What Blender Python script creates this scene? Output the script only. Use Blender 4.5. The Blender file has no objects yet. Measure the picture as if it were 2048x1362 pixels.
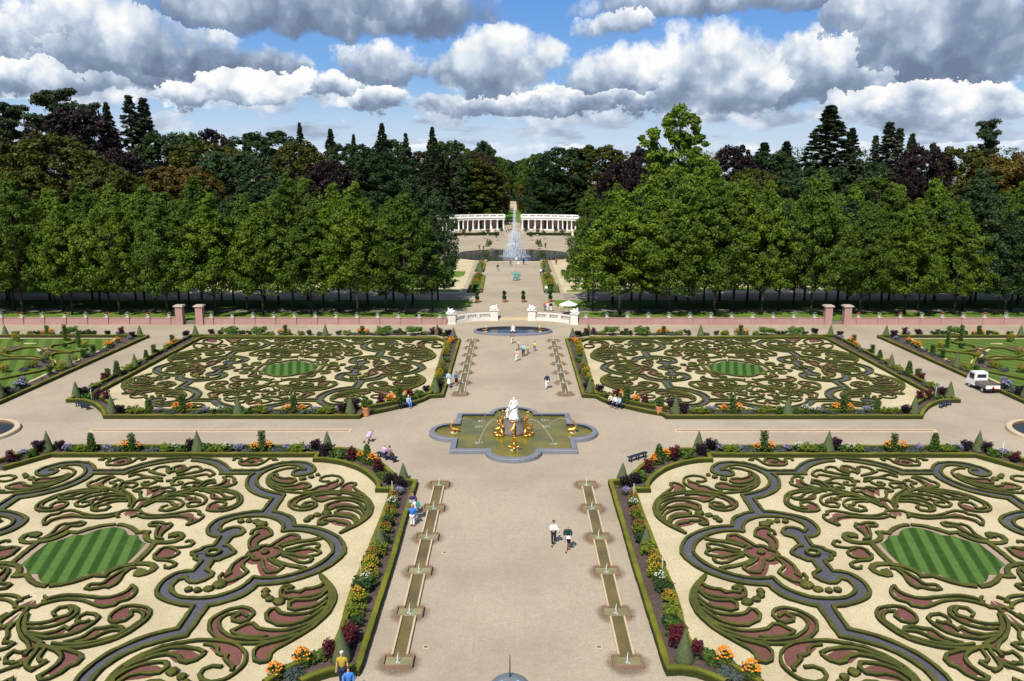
import bpy, bmesh, math, random
from mathutils import Vector, Matrix, noise
from mathutils.geometry import tessellate_polygon
R = math.radians
sc = bpy.context.scene
C = sc.collection
# ------------------------------------------------------------------ camera
CAMH, F, YH, AX = 24.5, 1655.0, 333.0, 1026.0
PITCH = math.atan((681 - YH) / F); YAW = math.atan((AX - 1024) / F)
cam = bpy.data.cameras.new('camera'); camo = bpy.data.objects.new('camera', cam); C.objects.link(camo)
cam.sensor_width = 36; cam.lens = 36 * F / 2048; cam.clip_start = 0.5; cam.clip_end = 6000
camo.location = (0, 0, CAMH)
camo.rotation_euler = (R(90) - PITCH, 0, YAW)
sc.camera = camo
CM = camo.rotation_euler.to_matrix()
def at(px, py, h=0.0):                       # point of the photograph -> point of the plane z = h
    d = CM @ Vector(((px - 1024) / F, -(py - 681) / F, -1))
    t = (h - CAMH) / d.z
    return Vector((d.x * t, d.y * t, h))
def proj(v):
    q = CM.transposed() @ (Vector(v) - Vector((0, 0, CAMH)))
    return 1024 + F * q.x / -q.z, 681 - F * q.y / -q.z
def atD(px, py, D):                          # point at ground distance D seen at a pixel
    d = CM @ Vector(((px - 1024) / F, -(py - 681) / F, -1))
    t = D / d.y
    return Vector((d.x * t, D, CAMH + d.z * t))
# ------------------------------------------------------------------ sun, sky
SUN_AZ, SUN_EL = R(200), R(50)               # compass style: direction towards the sun, clockwise from +Y
sd = Vector((math.sin(SUN_AZ) * math.cos(SUN_EL), math.cos(SUN_AZ) * math.cos(SUN_EL), math.sin(SUN_EL)))
sl = bpy.data.lights.new('sun', 'SUN'); sl.energy = 4.6; sl.angle = R(0.5); sl.color = (1.0, 0.94, 0.84)
so = bpy.data.objects.new('sun', sl); C.objects.link(so); so.rotation_euler = (-sd).to_track_quat('-Z', 'Y').to_euler()
so.location = (0, 0, 80)
sc.view_settings.view_transform = 'Standard'; sc.view_settings.look = 'None'
sc.view_settings.exposure = 0.25; sc.view_settings.gamma = 1.0
sc.cycles.max_bounces = 5; sc.cycles.diffuse_bounces = 2; sc.cycles.glossy_bounces = 2
sc.cycles.transmission_bounces = 3; sc.cycles.transparent_max_bounces = 6; sc.cycles.volume_bounces = 0
sc.cycles.use_denoising = True
W = bpy.data.worlds.new("World"); sc.world = W; W.use_nodes = True
class NT:                                    # tiny node helper
    def __init__(s, tree): s.t = tree; s.n = tree.nodes; s.l = tree.links
    def node(s, ty, **kw):
        n = s.n.new(ty)
        for k, v in kw.items(): setattr(n, k, v)
        return n
    def put(s, sock, v):
        if isinstance(v, bpy.types.NodeSocket): s.l.new(v, sock)
        elif v is not None: sock.default_value = v
    def m(s, op, a, b=None, c=None, clamp=False):
        n = s.node('ShaderNodeMath', operation=op, use_clamp=clamp)
        s.put(n.inputs[0], a); s.put(n.inputs[1], b) if b is not None else None
        if c is not None: s.put(n.inputs[2], c)
        return n.outputs[0]
    def mix(s, f, a, b, ty='MIX'):
        n = s.node('ShaderNodeMix', data_type='RGBA', blend_type=ty)
        s.put(n.inputs[0], f); s.put(n.inputs[6], a); s.put(n.inputs[7], b)
        return n.outputs[2]
    def ramp(s, f, stops):
        n = s.node('ShaderNodeValToRGB'); s.put(n.inputs[0], f); e = n.color_ramp.elements
        while len(e) < len(stops): e.new(0.5)
        for q, (p, c) in zip(e, stops): q.position = p; q.color = tuple(c) + (1,) if len(c) == 3 else c
        return n.outputs[0]
    def noise(s, vec, scale, detail=4, rough=0.55, dist=0.0, out=0, typ='FBM'):
        n = s.node('ShaderNodeTexNoise'); n.noise_type = typ
        if vec is not None: s.l.new(vec, n.inputs['Vector'])
        n.inputs['Scale'].default_value = scale; n.inputs['Detail'].default_value = detail
        n.inputs['Roughness'].default_value = rough; n.inputs['Distortion'].default_value = dist
        return n.outputs[out]
    def sep(s, v):
        n = s.node('ShaderNodeSeparateXYZ'); s.put(n.inputs[0], v); return n.outputs
    def comb(s, x, y, z):
        n = s.node('ShaderNodeCombineXYZ'); s.put(n.inputs[0], x); s.put(n.inputs[1], y); s.put(n.inputs[2], z)
        return n.outputs[0]
    def mr(s, v, a, b, c=0.0, d=1.0, typ='SMOOTHSTEP'):
        n = s.node('ShaderNodeMapRange', interpolation_type=typ, clamp=True)
        s.put(n.inputs[0], v); s.put(n.inputs[1], a); s.put(n.inputs[2], b); s.put(n.inputs[3], c); s.put(n.inputs[4], d)
        return n.outputs[0]
SKY_STRENGTH = 0.1
def build_world():
    w = NT(W.node_tree); w.n.clear()
    out = w.node('ShaderNodeOutputWorld'); bg = w.node('ShaderNodeBackground')
    sky = w.node('ShaderNodeTexSky', sky_type='NISHITA'); sky.sun_disc = False
    sky.sun_elevation = SUN_EL; sky.sun_rotation = SUN_AZ; sky.altitude = 0; sky.air_density = 1.0; sky.dust_density = 0.6; sky.ozone_density = 2.0
    geo = w.node('ShaderNodeTexCoord').outputs['Generated']
    x, y, z = w.sep(geo)
    az = w.m('MULTIPLY', w.m('ARCTAN2', x, y), 57.2958)               # degrees right of the garden axis
    hl = w.m('SQRT', w.m('ADD', w.m('MULTIPLY', x, x), w.m('MULTIPLY', y, y)))
    el = w.m('MULTIPLY', w.m('ARCTAN2', z, hl), 57.2958)              # elevation
    elc = w.m('MAXIMUM', el, 0.3)
    v = w.m('MULTIPLY', w.m('LOGARITHM', w.m('ADD', w.m('MULTIPLY', elc, 0.16), 1.0), 2.718), 12.0)   # billows flatten towards the horizon
    q = w.comb(az, v, 3.7)
    big = w.noise(q, 0.16, 3, 0.5)
    mid = w.noise(q, 0.5, 6, 0.5)
    wr = w.sep(w.noise(q, 0.33, 7, 0.62, out=1))
    waz = w.m('ADD', az, w.m('MULTIPLY', w.m('SUBTRACT', wr[0], 0.5), 9.0))
    wel = w.m('ADD', el, w.m('MULTIPLY', w.m('SUBTRACT', wr[1], 0.5), 3.6))
    wq = w.node('ShaderNodeVectorMath', operation='ADD'); w.l.new(q, wq.inputs[0])
    w2 = w.node('ShaderNodeVectorMath', operation='SCALE'); w.l.new(w.noise(q, 0.9, 4, 0.6, out=1), w2.inputs[0]); w2.inputs['Scale'].default_value = 1.6
    w.l.new(w2.outputs[0], wq.inputs[1])
    def vor_(sc_):
        vo = w.node('ShaderNodeTexVoronoi', feature='SMOOTH_F1'); vo.inputs['Scale'].default_value = sc_; vo.inputs['Smoothness'].default_value = 0.6
        w.l.new(wq.outputs[0], vo.inputs['Vector']); return w.m('SUBTRACT', 1.0, vo.outputs['Distance'])
    puff = w.m('ADD', w.m('MULTIPLY', vor_(0.42), 0.6), w.m('MULTIPLY', vor_(1.1), 0.4))
    bil = w.m('ADD', w.m('MULTIPLY', puff, 0.7), w.m('MULTIPLY', mid, 0.6))
    blobs = CLOUDS
    dens = None; shade = None
    for (bx, by, rx, up, dn, dark, amp) in blobs:
        dx = w.m('DIVIDE', w.m('SUBTRACT', waz, bx), rx)
        dyr = w.m('SUBTRACT', wel, by)
        dy = w.m('ADD', w.m('DIVIDE', w.m('MAXIMUM', dyr, 0.0), up), w.m('DIVIDE', w.m('MINIMUM', dyr, 0.0), dn))
        r2 = w.m('ADD', w.m('MULTIPLY', dx, dx), w.m('MULTIPLY', dy, dy))
        g = w.m('MULTIPLY', w.m('SUBTRACT', 1.0, r2), amp)
        s = w.m('MULTIPLY', w.m('ADD', w.m('MULTIPLY', dy, 0.5), 0.5 - dark), 1.0)
        if dens is None: dens, shade = g, s
        else:
            pick = w.m('GREATER_THAN', g, dens)
            shade = w.m('ADD', w.m('MULTIPLY', s, pick), w.m('MULTIPLY', shade, w.m('SUBTRACT', 1.0, pick)))
            dens = w.m('MAXIMUM', g, dens)
    dens = w.m('MAXIMUM', dens, -0.9)
    # general scatter outside the named clouds
    d = w.m('ADD', dens, w.m('MULTIPLY', w.m('SUBTRACT', bil, 0.70), 1.5))
    ql = w.comb(w.m('MULTIPLY', az, 0.17), w.m('MULTIPLY', v, 0.5), 9.1)
    lb = w.noise(ql, 1.0, 4, 0.55)
    low = w.mr(el, 8.5, 3.0, 0.0, 1.0)
    d = w.m('ADD', d, w.m('MULTIPLY', low, w.m('MULTIPLY', w.m('SUBTRACT', lb, 0.30), 5.5)))
    shl = w.m('ADD', w.m('MULTIPLY', w.m('FRACT', w.m('ADD', w.m('MULTIPLY', v, 0.22), w.m('MULTIPLY', lb, 0.8))), 0.45), 0.32)
    pl = w.m('MULTIPLY', low, w.mr(dens, 0.1, -0.3, 0.0, 1.0))
    shade = w.m('ADD', w.m('MULTIPLY', shade, w.m('SUBTRACT', 1.0, pl)), w.m('MULTIPLY', shl, pl))
    cover = w.mr(d, -0.10, w.m('ADD', 0.3, w.m('MULTIPLY', big, 0.7)))
    thick = w.mr(d, 0.0, 1.1)
    # brightness: lit billows above, shaded flat bases below
    lit = w.m('ADD', w.m('MULTIPLY', shade, 0.85), w.m('ADD', w.m('MULTIPLY', w.m('SUBTRACT', w.m('ADD', w.m('MULTIPLY', puff, 0.7), w.m('MULTIPLY', w.noise(q, 0.45, 2, 0.5), 0.6)), 0.70), 0.85), w.m('MULTIPLY', w.m('SUBTRACT', bil, 0.70), 0.45)))
    lit = w.m('SUBTRACT', lit, w.m('MULTIPLY', thick, 0.05))
    litc = w.ramp(w.m('ADD', lit, 0.15), [(0.0, (0.14, 0.18, 0.27)), (0.25, (0.215, 0.275, 0.38)), (0.45, (0.36, 0.43, 0.54)), (0.65, (0.58, 0.64, 0.72)), (0.88, (0.84, 0.84, 0.83))])
    skyc = w.mix(1.0, sky.outputs[0], (1.15, 1.15, 1.25, 1), 'MULTIPLY')
    # the high sky between the clouds, deeper upward, greyed overhead out of view to cut blue ambient
    blue = w.ramp(w.m('MULTIPLY', el, 1 / 40.0), [(0.0, (0.30, 0.48, 0.70)), (0.1, (0.18, 0.39, 0.68)), (0.3, (0.075, 0.23, 0.62)), (0.45, (0.07, 0.19, 0.50)), (0.8, (0.16, 0.22, 0.34))])
    blue = w.mix(1.0, blue, (10, 10, 10, 1), 'MULTIPLY')
    skyc = w.mix(0.88, skyc, blue)
    skyc = w.mix(w.mr(el, 6.5, 0.5, 0.0, 0.75), skyc, (5.6, 6.4, 7.3, 1))
    hz = w.mr(el, 4.0, 0.0, 0.0, 0.45)
    litc = w.mix(hz, litc, (0.62, 0.72, 0.86, 1))
    cover = w.m('MULTIPLY', cover, w.mr(el, 0.1, 1.2))
    litc = w.mix(1.0, litc, (10, 10, 10, 1), 'MULTIPLY')
    col = w.mix(w.m('MULTIPLY', cover, 0.97), skyc, litc)
    w.l.new(col, bg.inputs[0]); bg.inputs[1].default_value = SKY_STRENGTH
    w.l.new(bg.outputs[0], out.inputs[0])
    W.cycles.sampling_method = 'MANUAL'; W.cycles.sample_map_resolution = 512
def cl(px, py):
    d = CM @ Vector(((px - 1024) / F, -(py - 681) / F, -1))
    return math.degrees(math.atan2(d.x, d.y)), math.degrees(math.atan2(d.z, math.hypot(d.x, d.y)))
CLOUDS = []
def cloud(px, py, wpx, uppx, dnpx, dark=0.0, amp=1.0):
    a, e = cl(px, py); k = 57.3 / F
    CLOUDS.append((a, e, wpx * k, uppx * k, dnpx * k, dark, amp))
cloud(235, 95, 215, 110, 62, -0.02)
cloud(130, 40, 110, 70, 50, -0.15)
cloud(390, 128, 170, 40, 26, 0.25)
cloud(60, 150, 130, 45, 36, -0.05)
cloud(20, 80, 60, 45, 50, 0.15)
cloud(560, 25, 270, 90, 48, 0.2, 1.3)
cloud(820, 15, 220, 60, 50, 0.2, 1.2)
cloud(365, 190, 75, 28, 18, -0.2)
cloud(500, 185, 90, 52, 24, -0.22)
cloud(995, 125, 130, 72, 55, -0.14, 1.2)
cloud(770, 120, 90, 40, 45, 0.0)
cloud(665, 180, 50, 26, 22, -0.05)
cloud(750, 205, 70, 28, 22, -0.12)
cloud(1250, 55, 95, 36, 24, 0.0)
cloud(1255, 150, 140, 52, 45, -0.08)
cloud(1440, 165, 140, 115, 62, -0.14, 1.2)
cloud(1640, 130, 150, 80, 70, -0.08)
cloud(1470, 0, 300, 40, 34, 0.05, 1.1)
cloud(1880, 80, 230, 150, 78, 0.12, 1.3)
cloud(1720, 25, 110, 60, 50, -0.04)
cloud(1830, 205, 165, 42, 44, -0.22)
cloud(1120, 205, 260, 22, 26, 0.0)
for i, (a, e, rx, up, dn, dk, am) in enumerate([(-60, 18, 22, 9, 4, .1, 1), (-95, 30, 25, 12, 6, .1, 1), (60, 20, 20, 9, 5, .1, 1), (100, 35, 24, 12, 7, .1, 1), (0, 45, 30, 12, 8, .3, 1), (150, 25, 25, 10, 5, .1, 1), (-150, 40, 22, 10, 6, .1, 1)]):
    CLOUDS.append((a, e, rx, up, dn, dk, am))
build_world()
ORD = ['first', 'second', 'third', 'fourth', 'fifth', 'sixth', 'seventh', 'eighth', 'ninth', 'tenth', 'eleventh', 'twelfth', 'thirteenth', 'fourteenth', 'fifteenth', 'sixteenth', 'seventeenth', 'eighteenth', 'nineteenth', 'twentieth']
# ------------------------------------------------------------------ object helpers
def tag(o, label=None, cat=None, group=None, kind=None):
    if label:
        for a_, b_ in ((' in the ', ' in '), (' of the ', ' of '), (' along the ', ' along '), ('the far', 'far'), ('the near', 'near'), ('curved ', ''), (' corner bed', ' bed'), (' on a stake', ''), ('broad-leaved ', ''), ('among the ', 'among '), (' bushy', ''), (' from the centre', ' outwards')):
            if len(label.split()) > 16: label = label.replace(a_, b_)
        o['label'] = label
    if cat: o['category'] = cat
    if group: o['group'] = group
    if kind: o['kind'] = kind
    return o
def empty(name, loc=(0, 0, 0), rz=0.0):
    o = bpy.data.objects.new(name, None); o.empty_display_size = 0.2
    o.location = loc; o.rotation_euler = (0, 0, rz); C.objects.link(o); return o
def link(name, me, mats=None, parent=None, loc=None):
    o = bpy.data.objects.new(name, me); C.objects.link(o)
    if mats is not None and not me.materials:
        for m in (mats if isinstance(mats, (list, tuple)) else [mats]): me.materials.append(m)
    if parent: o.parent = parent
    if loc is not None: o.location = loc
    return o
def bmo(name, bm, mats, parent=None, loc=None, smooth=False):
    me = bpy.data.meshes.new(name)
    if smooth:
        for f in bm.faces: f.smooth = True
    bm.to_mesh(me); bm.free()
    return link(name, me, mats, parent, loc)
def pydata(name, vs, fs, mats, parent=None, loc=None, smooth=False, mi=None):
    me = bpy.data.meshes.new(name); me.from_pydata(vs, [], fs)
    if smooth: me.polygons.foreach_set('use_smooth', [True] * len(fs))
    if mi: me.polygons.foreach_set('material_index', mi)
    me.update()
    return link(name, me, mats, parent, loc)
def kids(o): return [c for c in o.children]
CH = {}
def copy_tree(o, parent=None):
    c = o.copy(); C.objects.link(c); c.parent = parent
    for ch in list(o.children): copy_tree(ch, c)
    return c
def box(bm, x0, x1, y0, y1, z0, z1, m=0):
    vs = [bm.verts.new(p) for p in ((x0, y0, z0), (x1, y0, z0), (x1, y1, z0), (x0, y1, z0), (x0, y0, z1), (x1, y0, z1), (x1, y1, z1), (x0, y1, z1))]
    for q in ((0, 3, 2, 1), (4, 5, 6, 7), (0, 1, 5, 4), (1, 2, 6, 5), (2, 3, 7, 6), (3, 0, 4, 7)):
        f = bm.faces.new([vs[i] for i in q]); f.material_index = m
def lathe(bm, prof, seg=16, c=(0, 0, 0), sx=1, sy=1, m=0, cap=True):
    rings = []
    for r, z in prof:
        rings.append([bm.verts.new((c[0] + r * sx * math.cos(2 * math.pi * k / seg), c[1] + r * sy * math.sin(2 * math.pi * k / seg), c[2] + z)) for k in range(seg)])
    for a, b in zip(rings, rings[1:]):
        for k in range(seg):
            f = bm.faces.new((a[k], a[(k + 1) % seg], b[(k + 1) % seg], b[k])); f.material_index = m; f.smooth = True
    if cap:
        f = bm.faces.new(rings[-1]); f.material_index = m
        f = bm.faces.new(list(reversed(rings[0]))); f.material_index = m
def tube(bm, pts, rads, seg=8, m=0, cap=True):
    pts = [Vector(p) for p in pts]; rings = []
    n = len(pts)
    for i, p in enumerate(pts):
        d = (pts[min(i + 1, n - 1)] - pts[max(i - 1, 0)]).normalized()
        a = d.orthogonal().normalized() if i == 0 else (a0 - a0.project(d)).normalized()
        a0 = a; b = d.cross(a)
        r = rads[i] if isinstance(rads, (list, tuple)) else rads
        rings.append([bm.verts.new(p + a * r * math.cos(2 * math.pi * k / seg) + b * r * math.sin(2 * math.pi * k / seg)) for k in range(seg)])
    for u, v in zip(rings, rings[1:]):
        for k in range(seg):
            f = bm.faces.new((u[k], u[(k + 1) % seg], v[(k + 1) % seg], v[k])); f.material_index = m; f.smooth = True
    if cap:
        for r in (rings[0][::-1], rings[-1]):
            f = bm.faces.new(r); f.material_index = m
def ball(bm, c, r, sx=1, sy=1, sz=1, sub=2, m=0, jit=0.0, seed=0):
    res = bmesh.ops.create_icosphere(bm, subdivisions=sub, radius=1)
    for v in res['verts']:
        k = 1 + jit * noise.noise(v.co * 2.3 + Vector((seed * 3.1, 0, 0)))
        v.co = Vector((c[0] + v.co.x * r * sx * k, c[1] + v.co.y * r * sy * k, c[2] + v.co.z * r * sz * k))
        for f in v.link_faces: f.material_index = m; f.smooth = True
def poly(bm, pts, z, m=0):
    vs = [Vector((p[0], p[1], 0)) for p in pts]
    bv = [bm.verts.new((p[0], p[1], z)) for p in pts]
    for t in tessellate_polygon([vs]):
        a, b, c = (vs[i] for i in t)
        if (b - a).cross(c - a).z < 0: t = t[::-1]
        try: f = bm.faces.new([bv[i] for i in t]); f.material_index = m
        except ValueError: pass
def ring_pts(cx, cy, r, n, ry=None): return [(cx + r * math.cos(2 * math.pi * k / n), cy + (ry or r) * math.sin(2 * math.pi * k / n)) for k in range(n)]
# ------------------------------------------------------------------ materials
MATS = {}
def mat(name):
    m = bpy.data.materials.new(name); m.use_nodes = True; MATS[name] = m
    t = NT(m.node_tree); b = t.n['Principled BSDF']
    return m, t, b
def obj_co(t): return t.node('ShaderNodeTexCoord').outputs['Object']
def world_co(t): return t.node('ShaderNodeNewGeometry').outputs['Position']
def plain(name, col, rough=0.7, metal=0.0, var=0.12, scale=6.0, spec=0.4, bump=0.0):
    m, t, b = mat(name); co = obj_co(t)
    n = t.noise(co, scale, 4)
    c = t.mix(n, tuple(max(0, v * (1 - var)) for v in col) + (1,), tuple(min(1, v * (1 + var)) for v in col) + (1,))
    t.l.new(c, b.inputs['Base Color']); b.inputs['Roughness'].default_value = rough; b.inputs['Metallic'].default_value = metal
    b.inputs['Specular IOR Level'].default_value = spec
    if bump:
        bp = t.node('ShaderNodeBump'); bp.inputs['Strength'].default_value = bump; t.l.new(t.noise(co, scale * 4, 4), bp.inputs['Height']); t.l.new(bp.outputs[0], b.inputs['Normal'])
    return m
def gravel(name, c0, c1, grain=26.0, big=0.12, stain=None):
    m, t, b = mat(name); co = world_co(t)
    g = t.noise(co, grain, 3, 0.7); g2 = t.noise(co, grain * 0.3, 4, 0.65); lg = t.noise(co, big, 5, 0.6)
    f = t.m('ADD', t.m('MULTIPLY', t.m('SUBTRACT', g, 0.5), 1.9), t.m('ADD', t.m('MULTIPLY', t.m('SUBTRACT', g2, 0.5), 1.4), 0.5), clamp=True)
    c = t.mix(f, c0 + (1,), c1 + (1,))
    c = t.mix(t.mr(lg, 0.35, 0.7, 0, 0.55), c, tuple(v * 0.86 for v in c0) + (1,))
    c = t.mix(t.mr(t.noise(co, 2.2, 5, 0.7), 0.3, 0.75, 0, 0.28), c, tuple(v * 0.8 for v in c0) + (1,))
    wx_, wy_, wz_ = t.sep(co)
    c = t.mix(t.mr(t.noise(t.comb(t.m('MULTIPLY', wx_, 5.0), t.m('MULTIPLY', wy_, 0.5), 0.0), 1.0, 4, 0.6), 0.5, 0.8, 0, 0.22), c, tuple(v * 0.85 for v in c0) + (1,))
    if stain: c = t.mix(t.m('MULTIPLY', t.mr(t.noise(co, 0.35, 6, 0.7), 0.56, 0.8), 0.5), c, stain + (1,))
    t.l.new(c, b.inputs['Base Color']); b.inputs['Roughness'].default_value = 0.95; b.inputs['Specular IOR Level'].default_value = 0.2
    bp = t.node('ShaderNodeBump'); bp.inputs['Strength'].default_value = 0.5; bp.inputs['Distance'].default_value = 0.02
    t.l.new(g2, bp.inputs['Height']); t.l.new(bp.outputs[0], b.inputs['Normal'])
    return m
G_PATH = gravel('pinkish_path_gravel', (0.32, 0.262, 0.19), (0.56, 0.48, 0.365), 22, 0.1, (0.28, 0.22, 0.155))
G_CREAM = gravel('cream_gravel', (0.44, 0.36, 0.21), (0.76, 0.67, 0.45), 24, 0.2, (0.50, 0.34, 0.16))
G_RED = gravel('red_gravel', (0.13, 0.05, 0.042), (0.27, 0.12, 0.10), 20)
G_SLATE = gravel('slate_gravel', (0.07, 0.07, 0.085), (0.15, 0.15, 0.175), 20)
G_ROSE = gravel('rose_sand', (0.36, 0.25, 0.19), (0.46, 0.34, 0.26), 20)
G_SOIL = gravel('dark_soil', (0.06, 0.042, 0.036), (0.17, 0.12, 0.11), 9, 0.5)
G_ASPH = gravel('avenue_gravel', (0.24, 0.20, 0.16), (0.42, 0.36, 0.29), 20)
def hedge_mat(name, side, top, growth):
    m, t, b = mat(name); co = world_co(t)
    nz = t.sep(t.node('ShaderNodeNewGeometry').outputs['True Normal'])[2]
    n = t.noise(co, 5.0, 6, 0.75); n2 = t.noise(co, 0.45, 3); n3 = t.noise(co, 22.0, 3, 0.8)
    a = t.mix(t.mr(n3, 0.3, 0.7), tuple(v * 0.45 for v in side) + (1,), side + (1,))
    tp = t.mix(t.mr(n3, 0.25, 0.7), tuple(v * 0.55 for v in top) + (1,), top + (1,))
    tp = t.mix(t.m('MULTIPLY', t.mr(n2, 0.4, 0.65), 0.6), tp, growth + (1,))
    c = t.mix(t.mr(nz, 0.2, 0.8), a, tp)  # sides painted darker for the leaves' self-shadow; tops carry yellower new growth
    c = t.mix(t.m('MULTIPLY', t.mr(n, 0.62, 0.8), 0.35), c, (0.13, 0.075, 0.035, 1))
    t.l.new(c, b.inputs['Base Color']); b.inputs['Roughness'].default_value = 0.85; b.inputs['Specular IOR Level'].default_value = 0.2
    bp = t.node('ShaderNodeBump'); bp.inputs['Strength'].default_value = 0.9; bp.inputs['Distance'].default_value = 0.05
    t.l.new(n3, bp.inputs['Height']); t.l.new(bp.outputs[0], b.inputs['Normal'])
    return m
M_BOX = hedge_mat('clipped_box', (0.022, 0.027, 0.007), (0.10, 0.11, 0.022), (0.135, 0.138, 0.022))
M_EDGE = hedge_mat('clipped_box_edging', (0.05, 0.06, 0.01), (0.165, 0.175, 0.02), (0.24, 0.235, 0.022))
def leaf_mat(name, c0, c1, trans=0.35, scale=0.6, hue=0.0, rnd=0.35):
    m, t, b = mat(name); co = obj_co(t)
    oi = t.node('ShaderNodeObjectInfo').outputs['Random']
    n = t.noise(co, scale, 3, 0.6)
    c = t.mix(t.mr(n, 0.3, 0.7), c0 + (1,), c1 + (1,))
    c = t.mix(t.m('MULTIPLY', oi, rnd), c, tuple(v * 0.5 for v in c0) + (1,))
    b.inputs['Roughness'].default_value = 0.6; b.inputs['Specular IOR Level'].default_value = 0.3
    t.l.new(c, b.inputs['Base Color'])
    tr = t.node('ShaderNodeBsdfTranslucent'); t.l.new(t.mix(1.0, c, (1.2, 1.3, 0.5, 1), 'MULTIPLY'), tr.inputs[0])
    ms = t.node('ShaderNodeMixShader'); ms.inputs[0].default_value = trans
    t.l.new(b.outputs[0], ms.inputs[1]); t.l.new(tr.outputs[0], ms.inputs[2]); t.l.new(ms.outputs[0], t.n['Material Output'].inputs[0])
    return m
# ------------------------------------------------------------------ parterres
KV = {'A': (1220, 890, 4.864), 'B': (1600, 890, 4.540), 'Q': (1220, 1110, 4.876), 'D': (1600, 1110, 4.571),
      '1': (1290, 900, 10.24), '2': (1440, 900, 10.24), '3': (1590, 900, 13.62), '4': (1590, 960, 10.24),
      '5': (1350, 1020, 10.24), '6': (1500, 1010, 10.24), '7': (1680, 1020, 10.24), '8': (1730, 900, 10.24),
      'L': (1640, 580, 5.02), 'M': (1130, 640, 5.2513), 'N': (1500, 640, 4.6545), 'G': (860, 580, 6.0235), 'U': (860, 400, 6.0235), 'V': (850, 770, 5.689), 'p': (0, 0, 1.0)}
def parse(s, h=0.25):
    if s[0] == '~': s = s[1:]
    """'@k x,y x,y * ...' in the pixels of a close view of the photograph -> plan points with corner flags"""
    k = (0, 0, 1.0); out = []
    for w in s.split():
        if w[0] == '@': k = KV[w[1]]
        elif w == '*': out[-1][1] = True
        else:
            x, y = w.split(','); p = at(k[0] + float(x) / k[2], k[1] + float(y) / k[2], h)
            out.append([Vector((p.x, p.y)), False])
    return out
def curve(pts, step=0.3, closed=False):
    """Catmull-Rom through the points, corners kept"""
    P = [p for p, c in pts]; K = [c for p, c in pts]; n = len(P); res = []
    rng = range(n if closed else n - 1)
    for i in rng:
        a, b = P[i], P[(i + 1) % n]
        pr = P[i - 1] if (i > 0 or closed) and not K[i] else a * 2 - b
        nx = P[(i + 2) % n] if (i + 2 < n or closed) and not K[(i + 1) % n] else b * 2 - a
        L = (b - a).length; m = max(1, int(L / step))
        if (a - pr).length > 1e-6: pr = a + (pr - a) * min(1, 1.6 * L / (a - pr).length)
        if (nx - b).length > 1e-6: nx = b + (nx - b) * min(1, 1.6 * L / (nx - b).length)
        for j in range(m):
            t = j / m; t2 = t * t; t3 = t2 * t
            res.append(0.5 * ((2 * a) + (b - pr) * t + (2 * pr - 5 * a + 4 * b - nx) * t2 + (3 * a - pr - 3 * b + nx) * t3))
    if not closed: res.append(P[-1])
    return res
HR = random.Random(5)
def ribbon(bm, pts, w, h, closed=False, m=0, z0=0.0, jit=0.16):
    """a clipped hedge: rounded section swept along the line, slightly uneven"""
    n = len(pts)
    if n < 2: return
    sec = [(-0.5, 0.0), (-0.51, 0.8), (-0.42, 0.98), (0.0, 1.02), (0.42, 0.98), (0.51, 0.8), (0.5, 0.0)]
    rings = []
    for i in range(n):
        a = pts[i - 1] if (i > 0 or closed) else pts[i]; b = pts[(i + 1) % n] if (i < n - 1 or closed) else pts[i]
        d = b - a
        if d.length < 1e-6: d = Vector((1, 0))
        d.normalize(); nn = Vector((-d.y, d.x)); sc_ = 1.0
        if 0 < i < n - 1 or closed:
            e = (pts[i] - pts[i - 1]); g = (pts[(i + 1) % n] - pts[i])
            if e.length > 1e-6 and g.length > 1e-6:
                c = max(-1, min(1, e.normalized().dot(g.normalized()))); sc_ = min(1.9, 1 / max(0.35, math.sqrt((1 + c) / 2)))
        wj = w * (1 + HR.uniform(-jit, jit)); hj = h * (1 + HR.uniform(-jit, jit) * 0.7)
        rings.append([bm.verts.new((pts[i].x + nn.x * s * wj * sc_, pts[i].y + nn.y * s * wj * sc_, z0 + q * hj)) for s, q in sec])
    for i in range(n if closed else n - 1):
        u, v = rings[i], rings[(i + 1) % n]
        for k in range(6):
            f = bm.faces.new((u[k], u[k + 1], v[k + 1], v[k])); f.material_index = m
    if not closed:
        for r in (rings[0], rings[-1][::-1]):
            f = bm.faces.new(r); f.material_index = m
PCX = 27.62
PNY = at(1882, 1102, .25).y
PFY = at(1600, 733.5, .25).y
def rel(P, s=''): f = -1 if s[:1] == '~' else 1; return [(Vector((p.x - PCX, (p.y - PNY) * f)), c) for p, c in P]
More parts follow.
